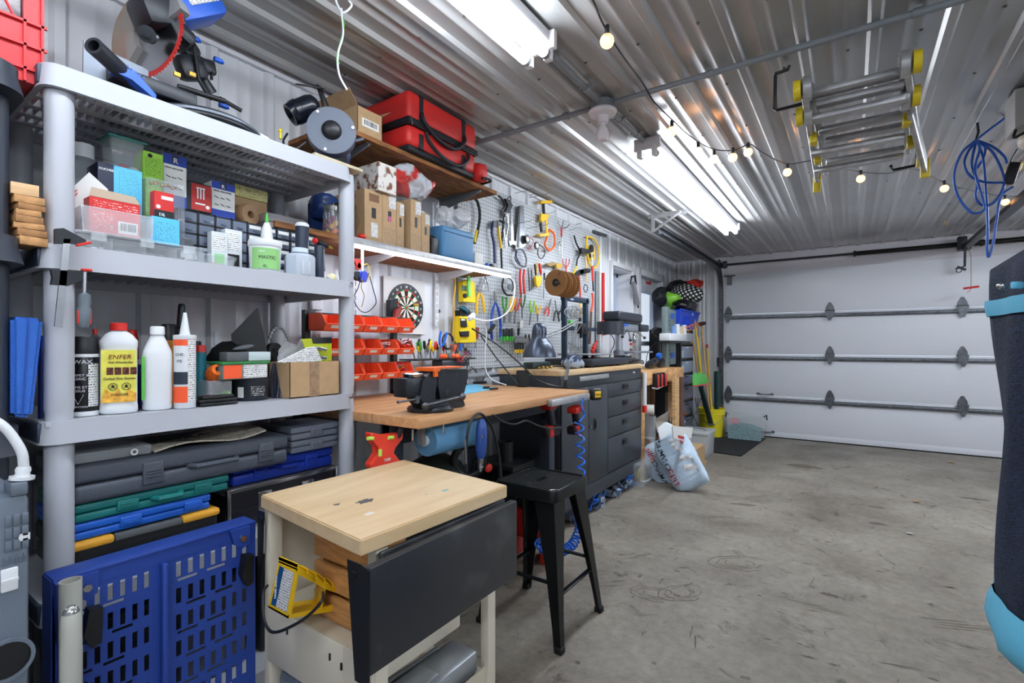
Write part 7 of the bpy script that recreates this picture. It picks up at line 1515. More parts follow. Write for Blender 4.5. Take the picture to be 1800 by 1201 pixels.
def tl(name,label,cat,shapes,group='hand tools hung on the board',hook=None,x=XT_):
    """shapes: (part name, kind, pixels, material, thickness/radius, x offset)"""
    P0=shapes[0][2][0];t=thing(name,label,cat,PX(P0[0],P0[1],x),group)
    for nm,kind,px,m,th,dx in shapes:
        g=G();pts=[PX(a,b,x+dx)for a,b in px]
        if kind=='p':
            g.prism(pts,(th,0,0))
            try:bmesh.ops.bevel(g.b,geom=[e for e in g.b.edges],offset=min(.002,th*.3),segments=1,affect='EDGES')
            except Exception:pass
        elif kind=='t':g.tube(spline(pts,4)if len(pts)>2 else pts,th,n=7)
        elif kind=='o':g.tube(spline(pts+[pts[0]],5),th,n=7)
        elif kind=='c':g.cyl(pts[0],pts[0]+V((px and .012,0,0)),th,n=18)
        elif kind=='r':
            g.tube(arc(pts[0],th,0,2*PI,22,(0,1,0),(0,0,1)),dx_r,n=7)
        part(t,nm,g,m)
    if hook:
        g=G();q=PX(hook[0],hook[1],PB);g.tube([q+V((.0,0,0)),q+V((.03,0,-.003)),q+V((.05,0,.012))],.0022,n=5);part(t,'hook',g,STEEL)
    return t
def drv(name,label,top,mid,bot,m,r=.010,x=XT_,dx=.012,m2=None,group='screwdrivers in the board rack',sr=.0028):
    """screwdriver hanging: handle from top to mid, shaft mid to bot"""
    A,B,C=[PX(a,b,x+dx)for a,b in(top,mid,bot)];t=thing(name,label,'screwdriver',C,group);dd=B-A;L=dd.length
    g=G();g.lathe([(r*.6,0),(r,L*.08),(r*.9,L*.45),(r*1.0,L*.75),(r*.55,L),(0,L)],A,dd,n=10);part(t,'handle',g,m)
    if m2:g=G();g.lathe([(r*1.03,L*.62),(r*1.08,L*.8),(r*.6,L*1.01)],A,dd,n=10);part(t,'grip_band',g,m2)
    g=G();g.cyl(B,C,sr,n=6);part(t,'shaft',g,STEEL);return t
NAV=M('tool_navy',(30,45,90),.45);YT=M('tool_yellow');RT=M('tool_red',(205,45,40),.42);GT_=M('tool_green',(60,150,60),.45)
tl('bow_saw','black bow saw with a curved frame at the left end of the board','saw',[('frame','t',[(826,348),(836,350),(842,365),(843,385),(839,410),(834,428)],BLACK,.010,.02),('blade','t',[(826,349),(823,400),(833,428)],STEEL,.002,.02),('grip','t',[(834,426),(838,405)],YEL,.009,.024)])
tl('chain_vise_grip','black chain clamp bunched near the top left of the board','clamp',[('jaw','t',[(876,344),(884,352),(888,362),(880,372)],BLACK,.007,.02),('body','p',[(884,350),(893,352),(898,362),(892,376),(884,374),(890,362)],DARK,.02,.01),('arm','t',[(892,350),(897,345),(898,352)],BLACK,.004,.02),('handle','t',[(890,372),(885,385),(887,392)],DARK,.006,.02)],hook=(925,338))
tl('locking_pliers','long chrome locking pliers hanging below the black chain clamp','pliers',[('handle','t',[(886,376),(884,395),(887,420),(889,438)],CHROME,.006,.015),('handle','t',[(891,374),(893,395),(890,415),(891,433)],CHROME,.006,.02),('jaw','p',[(884,372),(894,372),(892,382),(886,382)],CHROME,.015,.01)])
tl('adjustable_wrench','long chrome adjustable wrench, second from the hand saw','wrench',[('shaft','p',[(896,372),(900,372),(902,425),(897,425)],CHROME,.008,.012),('head','p',[(893,424),(906,424),(905,432),(900,429),(895,432)],CHROME,.01,.011)])
tl('bolt_cutter','dark blue handled loppers hanging left of the yellow handled ones','cutter',[('handle','t',[(867,392),(865,410),(869,430),(870,463)],NAV,.011,.02),('blade','p',[(865,388),(872,388),(871,400),(866,400)],BLACK,.012,.01)])
tl('shears','black and yellow handled shears beside the blue handled loppers','shears',[('handle','t',[(876,398),(878,415),(881,437)],YT,.010,.022),('handle','t',[(879,388),(884,392),(884,402),(881,437),(882,472)],BLACK,.008,.018),('blade','t',[(875,388),(874,400)],BLACK,.006,.018)])
tl('hand_saw','long hand saw with a blue and grey closed handle, blade up','saw',[('blade','p',[(912,362),(920,361),(923,432),(909,440),(906,436)],M('saw_blade',(120,124,130),.3,.85),.0025,.015),('spine','p',[(911,362),(914,362),(912,436),(907,436)],BLACK,.005,.014),('handle','o',[(908,440),(906,455),(913,465),(923,468),(925,455),(920,442),(914,438)],M('saw_handle_grey',(95,100,110),.5),.007,.02),('blue_grip','t',[(908,442),(907,452),(913,464)],NAV,.009,.022)],hook=(930,343))
tl('ratchet_bar_clamp','yellow and black ratchet bar clamp hanging vertically','clamp',[('bar','p',[(957,380),(960,380),(963,416),(960,417)],YT,.008,.02),('top_pad','p',[(946,354),(965,353),(966,358),(946,359)],YT,.03,.01),('grip','t',[(955,358),(956,376)],BLACK,.012,.024),('grip','t',[(950,392),(952,408)],BLACK,.012,.024),('trigger','p',[(948,376),(962,378),(960,384),(950,392),(947,388)],YT,.02,.014),('bottom_pad','p',[(943,412),(960,410),(961,415),(944,417)],YT,.03,.01)])
tl('orange_strap_ring','orange padded ring hanging right of the yellow clamp','ring',[('ring','o',[(966,404),(974,412),(975,428),(970,438),(963,439),(958,430),(960,422)],ORANGE,.009,.024)])
t=tl('pressure_gauge','pair of small round black gauges with a red cable on the board','gauges',[('gauge','c',[(925,421)],BLACK,.032,.03),('gauge','c',[(942,432)],BLACK,.030,.034),('cable','t',[(932,417),(938,425),(930,438),(926,436)],RT,.003,.04)])
for px,py in((927,421),(944,432)):g=G();q=PX(px,py,XT_+.046);g.cyl(q,q+V((.004,0,0)),.018,n=18);part(t,'dial',g,PAPER)
tl('black_loop_cable','black loop of cable hanging below the two gauges','cable',[('loop','o',[(948,430),(957,438),(957,448),(951,455),(945,446)],BLACK,.004,.03)])
tl('hose_hook_tool','four clawed chrome hook holder with a red sleeve','tool',[('claw','t',[(980,388),(984,397),(988,400)],CHROME,.004,.02),('claw','t',[(990,388),(988,399)],CHROME,.004,.03),('claw','t',[(1001,394),(996,400),(988,401)],CHROME,.004,.02),('shaft','t',[(987,400),(987,455)],CHROME,.005,.018),('sleeve','t',[(987,401),(987,416)],RT,.008,.018)])
tl('pry_tool','thin chrome open wrench hanging left of the red clawed tool','wrench',[('shaft','t',[(983,428),(982,441)],CHROME,.004,.015),('ring','o',[(982,428),(985,425),(985,431)],CHROME,.003,.015)])
tl('hand_rake','small red three pronged hand rake upside down','rake',[('prong','t',[(989,454),(990,464),(994,470)],RT,.004,.02),('prong','t',[(995,454),(995,470)],RT,.004,.02),('prong','t',[(1001,455),(1000,464),(996,470)],RT,.004,.02),('handle','t',[(995,468),(995,480)],RT,.006,.02)])
tl('crowbar','black bent pry bar with a yellow lower end right of the red rake','pry bar',[('bar','t',[(1009,414),(1013,428),(1018,438),(1020,446),(1015,456),(1013,470)],DARK,.008,.02),('yellow_end','t',[(1013,468),(1010,478),(1004,484)],YT,.008,.022)])
tl('square_level','big yellow framed measuring tool at the right of the board','measuring tool',[('frame','o',[(1032,416),(1044,420),(1052,436),(1053,456),(1047,470),(1038,468),(1033,450),(1031,430)],YT,.009,.02),('plate','p',[(1033,432),(1044,434),(1045,456),(1036,458)],YT,.008,.018),('text_plate','p',[(1035,446),(1043,447),(1043,453),(1036,453)],BLACK,.002,.027)])
tl('strap_wrench','red handled wrench with a black round head beside the yellow frame','wrench',[('head','c',[(1039,437)],BLACK,.036,.035),('strap','p',[(1019,436),(1036,440),(1034,446),(1020,446)],BLACK,.02,.034),('handle','t',[(1040,444),(1041,470)],WHITE,.007,.04),('grip','t',[(1041,468),(1042,494)],RT,.011,.04),('tip','t',[(1042,492),(1043,512)],BLACK,.008,.04)])
tl('claw_hammer','claw hammer with a pale wooden handle hanging head up','hammer',[('head','p',[(1016,475),(1028,472),(1035,476),(1034,480),(1016,482)],DARK,.02,.012),('handle','t',[(1029,450),(1031,475),(1031,496)],M('hickory',(225,200,150),.5),.009,.018)])
tl('ball_hammer','small dark hammer with a red handle below the wooden handled one','hammer',[('head','p',[(1008,480),(1018,474),(1024,476),(1022,482),(1012,486)],DARK,.02,.012),('handle','t',[(1017,480),(1019,500),(1020,527)],RT,.008,.018)])
tl('chain_length','short loop of dark chain hanging under the hammers','chain',[('chain','o',[(1028,500),(1033,505),(1030,514),(1026,508)],DARK,.004,.02)])
tl('water_pump_pliers','red handled pump pliers hanging high in the middle of the board','pliers',[('handle','t',[(915,474),(914,490),(916,518)],RT,.009,.016),('handle','t',[(922,474),(920,490),(922,517)],RT,.009,.02)],hook=(918,470))
tl('tool_chain','steel chain hanging right of the red pump pliers','chain',[('chain','t',[(928,472),(930,490),(931,512)],M('dark_chain',(90,92,96),.4,.8,bump=1,bs=150),.006,.014),('chain','t',[(934,474),(935,495),(934,510)],M('dark_chain'),.006,.014)])
tl('wallpaper_brush','yellow and black handled scraper with a wide yellow head','scraper',[('handle','t',[(940,464),(942,484)],BLACK,.008,.018),('handle_back','t',[(945,462),(943,484)],YT,.006,.018),('head','p',[(938,486),(949,486),(948,500),(942,506),(939,500)],YT,.02,.01)])
drv('screwdriver','red handled screwdriver hung high beside the yellow scraper',(948,463),(951,483),(952,500),RT,.012)
tl('wire_brush','brown bristled wooden brush lying on hooks above the cardboard spools','brush',[('back','p',[(957,464),(970,461),(974,466),(962,469)],M('brush_brown',(150,120,70),.6),.02,.015),('bristles','p',[(974,463),(985,464),(984,472),(975,473)],M('bristle_gold',(205,165,70),.7,bump=1,bs=300),.022,.014)])
tl('long_knife','slim dark handled knife hanging left of the cardboard spools','knife',[('blade','t',[(956,485),(955,525)],STEEL,.005,.014),('grip','t',[(957,480),(957,492)],BLACK,.008,.018)])  # knife with a long blade, of no particular kind
t=tl('multimeter','yellow box shaped multimeter hanging at the left edge of the board','multimeter',[('body','p',[(805,496),(816,492),(826,497),(828,533),(806,531)],YEL,.04,.01),('screen','p',[(811,502),(820,503),(820,512),(811,511)],M('lcd',(90,110,100),.2),.003,.05),('dial','c',[(816,520)],BLACK,.014,.05)])
tl('green_level','lime green tube level hanging over the yellow multimeter','level',[('tube','p',[(820,484),(824,484),(825,522),(821,522)],M('lime_tube',(130,220,110),.3),.014,.062),('hook','t',[(822,478),(822,484)],DARK,.004,.066)])
def pl(label,*a,m=RT,x=XT_+.008,nm='pliers',**k):return pliers(nm,label,*a,x,m,group='pliers hung on the board',**k)
pl('big yellow handled wire strippers near the left edge of the board',(838,502),(842,512),(837,552),(850,550),m=YT,r_=.008,w=.013,nm='wire_stripper',cat='wire strippers')
pl('grey handled tongs hanging between the two yellow tools and the shelf end',(853,482),(853,490),(848,512),(858,513),m=M('grip_silver',(185,188,190),.3,.7))
pl('long blue handled pump pliers, handles reaching down to the screwdrivers',(868,512),(870,530),(864,600),(879,598),m=M('tool_blue',(28,70,170),.42),r_=.008,w=.013)
tl('caliper','black C shaped throat caliper hanging below the shelf end','caliper',[('frame','t',[(885,490),(883,505),(890,518),(900,519)],DARK,.007,.018),('arm','t',[(889,488),(899,492),(902,505),(900,512)],M('mid_grey'),.006,.02),('face','c',[(895,505)],M('dial_grey',(130,138,145),.3,.5),.022,.02)])
pl('green and black handled pliers, first in the row of pliers',(885,568),(886,548),(883,521),(890,522),m=GT_)
pl('yellow and black handled pliers, second in the row of pliers',(894,567),(895,550),(899,522),(905,524),m=YT)
pl('bright red handled pliers, third in the row of pliers',(903,569),(905,549),(907,524),(914,524),m=RT)
pl('dark green handled pliers, fourth in the row of pliers',(917,561),(917,543),(915,517),(922,518),m=M('dark_green',(45,95,50),.45))
pl('lime green and black handled pliers, fifth in the row of pliers',(930,572),(932,552),(931,528),(939,529),m=M('lime_grip',(120,190,50),.45))
pl('small yellow and black handled cutters, sixth in the row of pliers',(944,566),(944,553),(942,536),(949,537),m=YT)
pl('red and black handled cutters tilted left of the printer frame',(968,526),(964,540),(956,553),(962,556),m=RT)
pl('black handled crimpers hanging just left of the printer frame',(975,528),(977,545),(972,565),(982,566),m=BLACK)
pl('white tipped black pliers hanging close to the printer upright',(990,528),(985,545),(980,560),(986,564),m=DARK)
for k,px in enumerate((880,886,891,896,900)):drv('screwdriver','black handled screwdriver with a green collar, %s in the green collared row'%('first','second','third','fourth','last')[k],(px,577+k%2),(px+.5,600),(px+.5,624),M('grip_dark',(40,44,46),.5),.011,m2=GREEN)
for k,px in enumerate((906,910.5,915,919.5)):drv('precision_screwdriver','black and yellow precision screwdriver, %s in the yellow tipped row'%('first','second','third','last')[k],(px,604),(px,621),(px,634),BLACK,.009,m2=YT)
g=G();q0,q1=PX(904,594,XT_),PX(924,602,XT_);g.box((XT_-.005,q0.y,q1.z),(XT_+.03,q1.y,q0.z),bev=.002);solo('driver_rack','grey rack plate above the yellow tipped screwdrivers','rack',g,M('rack_grey',(140,144,148),.5))
g=G();g.prism([PX(914,563,XT_),PX(919,563,XT_),PX(918,576,XT_),PX(913,576,XT_)],(.004,0,0));solo('paper_tag','small white card hanging between the pliers and the screwdrivers','card',g,PAPER)
tl('utility_knife','narrow steel knife hanging above the grey rack plate','knife',[('body','p',[(909,577),(912,577),(911,590),(909,590)],DARK,.012,.01)])
t=tl('stud_finder','large yellow tester with black controls low on the left of the board','tester',[('body','p',[(799,556),(824,556),(827,602),(798,603)],YEL,.05,.02),('top','p',[(799,546),(814,544),(820,556),(800,558)],DARK,.05,.02),('control','p',[(808,560),(818,560),(820,575),(809,575)],BLACK,.01,.07),('control','p',[(806,583),(822,582),(822,592),(808,592)],BLACK,.014,.07),('clip','p',[(810,561),(817,561),(817,564),(810,564)],PAPER,.005,.08)])
tl('blue_clip_lamp','small teal clip lamp on top of the large yellow tester','clip lamp',[('head','p',[(801,542),(810,538),(818,545),(817,552),(812,546)],M('teal_dark',(30,85,100),.4),.03,.06)])
tl('yellow_hose','yellow cord hanging down the left edge of the board','cord',[('cord','t',[(799,486),(800,505),(797,530),(798,560),(796,600)],M('amber_cord',(220,165,50),.5),.006,.03)])
tl('red_driver','red and grey nut driver hanging right of the large yellow tester','hand tool',[('grip','t',[(839,576),(837,596)],M('dark_red'),.014,.03),('shaft','t',[(837,595),(836,612)],STEEL,.005,.03)])
tl('folding_hex_keys','black folding hex key set tilted above the blue pliers','hex keys',[('body','p',[(856,583),(866,569),(868,573),(858,588)],BLACK,.02,.03)])
tl('garden_saw','long brown bladed pruning saw with a red handle at the right of the board','saw',[('blade','p',[(1037,548),(1041,548),(1038,605),(1034,605)],M('rusty_blade',(105,85,75),.5,.5),.003,.02),('handle','t',[(1041,515),(1042,530),(1039,549)],M('tool_orange_red',(225,75,45),.45),.010,.024)])
for k,(px,a,b,m,lb)in enumerate(((1049,476,640,AL,'long aluminium rule hanging on the right border of the board'),(1053,478,600,M('ruler_pale',(205,205,200),.4),'pale yellowish rule beside the long aluminium one'),(1058,480,590,RT,'long red spirit level hanging last on the right of the board'))):
    g=G();g.prism([PX(px-1.6,a,XT_),PX(px+1.6,a,XT_),PX(px+1.6,b,XT_),PX(px-1.6,b,XT_)],(.012+.004*k,0,0));solo('long_rule' if k<2 else 'spirit_level',lb,'rule' if k<2 else 'level',g,m,'rules at the board edge')
random.seed(41)
for k in range(9):
    px=1000+k*4.2;y0_=612-abs(4-k)*2;lb=('first','second','third','fourth','fifth','sixth','seventh','eighth','ninth')[k]
    g=G();A=PX(px,y0_,XT_+.012);B=PX(px,y0_-30-k,XT_+.012);g.cyl(A,B,.005,n=7);g.cyl(A-V((.004,0,0)),A+V((.006,0,0)),.011,n=10);g.cyl(B-V((.004,0,0)),B+V((.006,0,0)),.009,n=10);solo('combination_wrench','chrome combination wrench behind the printer, %s from the left'%lb,'wrench',g,CHROME,'combination wrenches behind the printer')
g=G()
for k in range(7):c=PX(1003+k*3,545+((k*5)%9),XT_+.03);g.tube(arc(c,.035+.006*(k%3),0,2*PI,18,(0,1,0),(.2,0,1)),.004,n=6)
solo('wire_coils','bundle of bright looped wires and chains hung behind the printer frame','wire',g,M('bright_wire',(185,188,190),.3,.8))
t=tl('scissors','black handled scissors hanging right of the wire bundle','scissors',[('blade','p',[(1024,545),(1026,545),(1027,575),(1025,575)],STEEL,.004,.02),('loop','o',[(1024,575),(1028,580),(1025,590),(1021,583)],BLACK,.003,.022)])
tl('red_spring_clamp','small red spring clamp low behind the printer','clamp',[('arm','t',[(1044,604),(1040,616)],RT,.007,.03),('arm','t',[(1048,606),(1041,617)],RT,.007,.034)])
tl('yellow_driver','yellow handled tool hanging behind the right printer upright','hand tool',[('grip','t',[(1019,532),(1020,556)],YT,.008,.02)])
tl('red_tag_tool','red and white tagged tool hanging right of the printer upright','hand tool',[('grip','t',[(1030,552),(1031,570)],RT,.010,.02),('shaft','t',[(1031,568),(1031,600)],STEEL,.004,.02)])
for k,px in enumerate((938,944,950,956)):
    drv('awl','slim black awl, %s in the low row above the lamp shade'%('first','second','third','last')[k],(px-14,588),(px-14,600),(px-14,612),BLACK,.007,group='awls low on the board')
g=G();g.prism([PX(1042,405,XT_-.01),PX(1064,413,XT_-.01),PX(1064,417,XT_-.01),PX(1042,410,XT_-.01)],(.02,0,0));solo('hanging_bracket','short grey bracket at the top right corner of the board','bracket',g,M('mid_grey'))
t=thing('peg_hooks','empty chrome peg hooks scattered over the board','hooks',PX(900,400,PB))
for px,py,L in((900,395,.16),(926,402,.18),(965,375,.05),(1012,395,.05),(930,348,.16),(905,340,.16),(870,398,.14),(1000,405,.06),(1010,450,.06),(945,545,.05),(970,585,.04)):
    g=G();q=PX(px,py,PB);g.tube([q,q+V((L,0,.004)),q+V((L+.012,0,.016))],.0022,n=5);part(pt,'peg',g,STEEL)
bpy.data.objects.remove(t)
# ================= BLACK CABINET =================
KX0,KX1,KY0,KY1,KZ=-1.95,-1.48,2.70,4.12,1.025
KB=M('cabinet_graphite',(62,66,72),.4,.3,var=.12,vs=5)
t=thing('tool_cabinet','dark graphite wheeled tool cabinet with a pale wooden top','tool cabinet',((KX0+KX1)/2,(KY0+KY1)/2,0))
g=G();g.box((KX0,KY0,.13),(KX1-.012,KY1,KZ-.035),bev=.003);part(t,'body',g,KB)
g=G();g.box((KX0-.005,KY0-.01,KZ-.035),(KX1+.012,KY1+.012,KZ),bev=.004);part(t,'wooden_top',g,M('cabinet_top_wood',(228,198,155),.45,col2=(205,165,118),vs=5,stretch=(6,.8,4),thr=(.3,.7)))
yd=lambda px:wy(px,KX1)
YS=[KY0+.004,yd(1034),yd(1068),KY1-.004];zt0=.975;zf=.905;zb0=.235
g=G();g.box((KX1-.012,KY0,.905),(KX1,KY1,KZ-.036),bev=.002);g.box((KX1-.012,KY0,.13),(KX1,KY1,.23),bev=.002);part(t,'front_band',g,KB)
for a_,b_,nm in((YS[0],YS[1],'door'),(YS[1],YS[2],'door')):
    g=G();g.box((KX1-.012,a_+.003,.235),(KX1+.004,b_-.003,.90),bev=.003);d_=part(t,nm,g,KB)
    if a_==YS[1]:
        y_=wy(1044,KX1);g=G();g.box((KX1+.004,y_-.012,wz(1044,756,KX1)),(KX1+.010,y_+.016,wz(1044,735,KX1)),bev=.002);g.box((KX1+.010,y_-.0,wz(1044,752,KX1)),(KX1+.018,y_+.008,wz(1044,739,KX1)),bev=.002);part(d_,'latch',g,BLACK);g=G();q=PX(1038,757,KX1+.01);g.cyl((KX1+.004,q.y,wz(1040,757-8,KX1)),(KX1+.016,q.y,wz(1040,749,KX1)),.009,n=10);part(d_,'lock',g,CHROME)
dz=[.90,.785,.65,.495,.235]
zs_d=[wz(1071,673,KX1),wz(1071,699,KX1),wz(1071,734,KX1),wz(1071,770,KX1),wz(1071,822,KX1)];zs_d[0]=.90;zs_d[4]=.235
for k in range(4):
    g=G();g.box((KX1-.012,YS[2]+.003,zs_d[k+1]+.003),(KX1+.004,YS[3],zs_d[k]-.003),bev=.003);d_=part(t,'drawer',g,KB)
    yc=(YS[2]+YS[3])/2-.02;zc=(zs_d[k]+zs_d[k+1])/2+.012 if k<3 else zs_d[k]-.07;g=G();g.box((KX1+.004,yc-.055,zc-.022),(KX1+.009,yc+.055,zc+.022),bev=.003);g.box((KX1+.009,yc-.045,zc-.005),(KX1+.018,yc+.045,zc+.016),bev=.004);part(d_,'handle',g,BLACK)
g=G();a_,b_=PX(1017,664,KX1),PX(1068,670,KX1);g.box((KX1,a_.y,.945),(KX1+.012,b_.y,.975),bev=.002);part(t,'steel_plate',g,AL)
tx(t,'Husky',KX1+.001,wy(1112,KX1),.955,.02,WHITE,shear=.2)
g=G();g.box((KX1,KY0+.01,.96),(KX1+.002,KY1-.02,.962));
for y_ in(KY0+.01,wy(1070,KX1),KY1-.02):g.cyl((KX1,y_,.965),(KX1+.003,y_,.965),.004,n=8)
part(t,'screws',g,DARK)
for x_ in(KX1-.06,KX0+.06):
    for y_ in(KY0+.08,KY1-.08):g=G();g.cyl((x_-.015,y_,.05),(x_+.015,y_,.05),.05,n=20);g.box((x_-.025,y_-.02,.05),(x_+.025,y_+.02,.13));part(t,'caster',g,RUBBER)
g=G();random.seed(8)
for k in range(26):
    y_=random.uniform(KY0+.2,KY1-.15);pts=[V((KX1-.03+random.uniform(-.03,.03),y_+random.uniform(-.12,.12),random.uniform(.015,.11)))for _ in range(4)];g.tube(spline(pts,4),.006,n=5,m=k%3)
solo('hose_tangle','tangle of blue and black hoses and cords under the dark cabinet','hoses',g,[HB,BLACK,M('hose_navy',(30,50,95),.4)],stuff=True)
# ---- 3D printer ----
XPR=-1.72
t=thing('desktop_printer','dark framed desktop 3D printer with brown cardboard spools on top of the cabinet','3D printer',(XPR,3.1,KZ));PR=M('printer_frame',(44,60,78),.4,.4)
P=lambda px,py,x=XPR:PX(px,py,x)
zt_=P(992,524).z
for px in(992,1029):y_=wy(px,XPR);g=G();g.box((XPR-.018,y_-.016,KZ+.05),(XPR+.018,y_+.016,wz(px,526,XPR)),bev=.003);part(t,'upright',g,PR)
g=G();g.box((XPR-.018,wy(989,XPR),P(1010,531).z),(XPR+.018,wy(1032,XPR),P(1010,522).z),bev=.003);part(t,'top_bar',g,PR);g=G();a_=P(1003,526,XPR+.019);g.box((XPR+.018,a_.y,a_.z-.005),(XPR+.0195,a_.y+.05,a_.z+.005));part(t,'badge',g,M('badge',(180,195,210),.4))
g=G();g.box((XPR+.0,wy(988,XPR),KZ+.012),(XPR+.30-.06,wy(1062,XPR)-.05,KZ+.06),bev=.008);g.box((XPR-.16,wy(990,XPR),KZ+.012),(XPR,wy(1050,XPR)-.05,KZ+.06),bev=.008)
for x_ in(-.14,.2):
    for px in(994,1045):g.cyl((XPR+x_,wy(px,XPR),KZ),(XPR+x_,wy(px,XPR),KZ+.013),.018,n=10)
part(t,'base',g,M('printer_base',(38,42,50),.45));g=G();g.box((XPR-.1,wy(1000,XPR),KZ+.085),(XPR+.16,wy(1050,XPR)-.03,KZ+.095),bev=.003);part(t,'bed',g,M('bed_grey',(150,155,158),.35,.3))
zg_=wz(1010,578,XPR);g=G();g.box((XPR+.018,wy(984,XPR),zg_-.015),(XPR+.045,wy(1040,XPR),zg_+.015),bev=.003);part(t,'gantry',g,PR);g=G();g.box((XPR+.045,wy(1002,XPR),zg_-.04),(XPR+.10,wy(1014,XPR),zg_+.035),bev=.008);g.cyl((XPR+.10,wy(1008,XPR),zg_-.01),(XPR+.104,wy(1008,XPR),zg_-.01),.02,n=16);g.box((XPR+.06,wy(1006,XPR),zg_-.07),(XPR+.075,wy(1009,XPR),zg_-.04));part(t,'print_head',g,BLACK)
g=G();g.sph(P(1003,567,XPR+.06),.02,n=10);part(t,'green_knob',g,GREEN)
g=G();g.tube(spline([P(1000,560,XPR+.05),P(992,548,XPR+.04),P(1005,538,XPR+.04),P(1020,548,XPR+.03),P(1022,565,XPR+.03)],5),.004);g.cyl((XPR-.0,wy(990,XPR)+.03,KZ+.06),(XPR-.0,wy(990,XPR)+.03,zt_),.005);part(t,'cable',g,M('cable_grey',(150,152,155),.5))
SPM=M('spool_card_brown',(158,112,66),.7)
for k,off in enumerate((0,.085,.14)):
    c=P(977,497,XPR+.05)+V((0,off*1.0,0));ax=V((-.05,-1,0)).normalized();g=G()
    g.cyl(c,c+ax*.003,.09,n=40);g.cyl(c-ax*.055,c-ax*.052,.09,n=40);g.cyl(c-ax*.05,c,.055,n=30,m=1);g.cyl(c+ax*.003,c+ax*.0036,.027,n=24,m=1)
    s_=part(t,'cardboard_spool',g,[SPM,BLACK])
    if k==0:g=G();ux=ax.cross(V((0,0,1))).normalized();g.obox(c+ax*.004+V((0,0,.055))-ux*.03,(.002,.004,.02),(0,.6,0));g.tube([c+ax*.004-ux*.0+V((0,0,.05)),c+ax*.004-ux*.05+V((0,0,.075))],.001,n=4);part(s_,'printed_marks',g,INK)
g=G();q=P(1000,515,XPR);g.tube([q,V((q.x,q.y,zt_)),V((q.x,q.y+.02,zt_))],.006);g.cyl(P(975,497,XPR+.1),P(1010,500,XPR),.008);part(t,'spool_holder',g,BLACK)
g=G();g.tube([P(992,526),P(977,497,XPR+.03)],.006);part(t,'spool_arm',g,BLACK)
g=G();c=P(1010,634,-1.56);g.sph(V((-1.56,c.y-.02,KZ+.045)),(.06,.13,.05),n=22);g.jitter(.02,14);g.warp(lambda p:V((p.x,p.y,max(p.z,KZ+.001))));solo('striped_cloth','crumpled dark blue and grey striped cloth before the printer on the cabinet','cloth',g,M('cloth_stripe',(36,50,72),.85,col2=(150,160,175),vs=9,stretch=(6,1,2),thr=(.48,.54)))
g=G();c=P(1065,628,-1.60);
for k in range(6):g.obox(V((-1.60+.02*(k%3),wy(1062,XPR)+.03+k*.03,KZ+.02+.012*(k%4))),(.14,.10,.02),(.1*(k%3-1),.12*(k%2),.5*k),0,.004)
solo('black_tool_pile','flat pile of black gloves and tool parts between the printer and the drill press','tool pile',g,M('glove_black',(34,37,44),.6,bump=.4,bs=50),stuff=True)
g=G();
for k in range(8):g.sph(V((-1.70+.02*(k%3),KY0+.1+k*.018,KZ+.008+.004*(k%2))),(.012,.01,.008),n=7)
solo('small_parts','little heap of brass and grey parts on the left rear of the cabinet top','small parts',g,BRASS,stuff=True)
g=G();g.box((-1.80,KY0+.06,KZ+.001),(-1.72,KY0+.30,KZ+.045),bev=.01);solo('green_case','low dark green case lying behind the lamp shade on the cabinet','case',g,M('dark_teal_case',(30,50,50),.5))
g=G();g.tube([PX(1043,612,-1.7),PX(1050,600,-1.7)],.008);g.tube([PX(1040,617,-1.7),PX(1047,612,-1.7)],.008);g.warp(lambda p:V((p.x,p.y,p.z)));g.box((-1.71,PX(1042,615,-1.7).y-.01,KZ+.06),(-1.69,PX(1042,615,-1.7).y+.01,PX(1042,615,-1.7).z));solo('red_clamp','red plastic clamp lying on the black pile by the printer','clamp',g,RED)
# ---- drill press ----
XD_=-1.68;P=lambda px,py,x=XD_:PX(px,py,x);yc=wy(1088,XD_);DPB=M('press_black',(38,42,50),.4);DPG=M('press_grey',(128,134,142),.4,.3)
t=thing('drill_press','bench drill press with a long black belt cover and chrome column','drill press',(XD_,yc,KZ))
dep=1
g=G();a_,b_=P(1061,552),P(1131,566,XD_+.05);g.box((XD_-.08,wy(1062,XD_-.06),wz(1095,566,XD_)),(XD_+.08,wy(1130,XD_+.08),wz(1095,550,XD_)),bev=.02,seg=3);part(t,'belt_cover',g,DPB)
g=G();q=wz(1095,566,XD_);g.box((XD_-.07,wy(1062,XD_-.06)+.02,q-.012),(XD_+.07,wy(1129,XD_+.08)-.02,q));part(t,'cover_edge',g,DARK)
g=G();y0,y1=wy(1062,XD_),wy(1083,XD_);g.cyl((XD_,(y0+y1)/2,wz(1072,588,XD_)),(XD_,(y0+y1)/2,q-.011),(y1-y0)/2*.9,n=20);part(t,'motor',g,DPB)
g=G();g.box((XD_-.06,wy(1086,XD_),wz(1098,583,XD_)),(XD_+.06,wy(1112,XD_),q-.012),bev=.012);part(t,'head',g,DPG);g=G();a_=P(1097,571,XD_+.061);g.box((XD_+.06,a_.y,a_.z-.01),(XD_+.062,a_.y+.10,a_.z+.012));part(t,'blue_label',g,M('label_cobalt',(40,90,190),.4))
g=G();g.box((XD_-.05,wy(1115,XD_),wz(1120,583,XD_)),(XD_+.07,wy(1129,XD_),q-.012),bev=.012);part(t,'switch_box',g,DPB)
g=G();g.cyl((XD_,yc,KZ+.02),(XD_,yc,wz(1090,580,XD_)),.03,n=20);part(t,'column',g,CHROME)
g=G();g.box((XD_-.12,yc-.10,KZ),(XD_+.12,yc+.16,KZ+.02),bev=.006);g.cyl((XD_,yc,KZ+.02),(XD_,yc,KZ+.06),.045,n=20);part(t,'base',g,DARK)
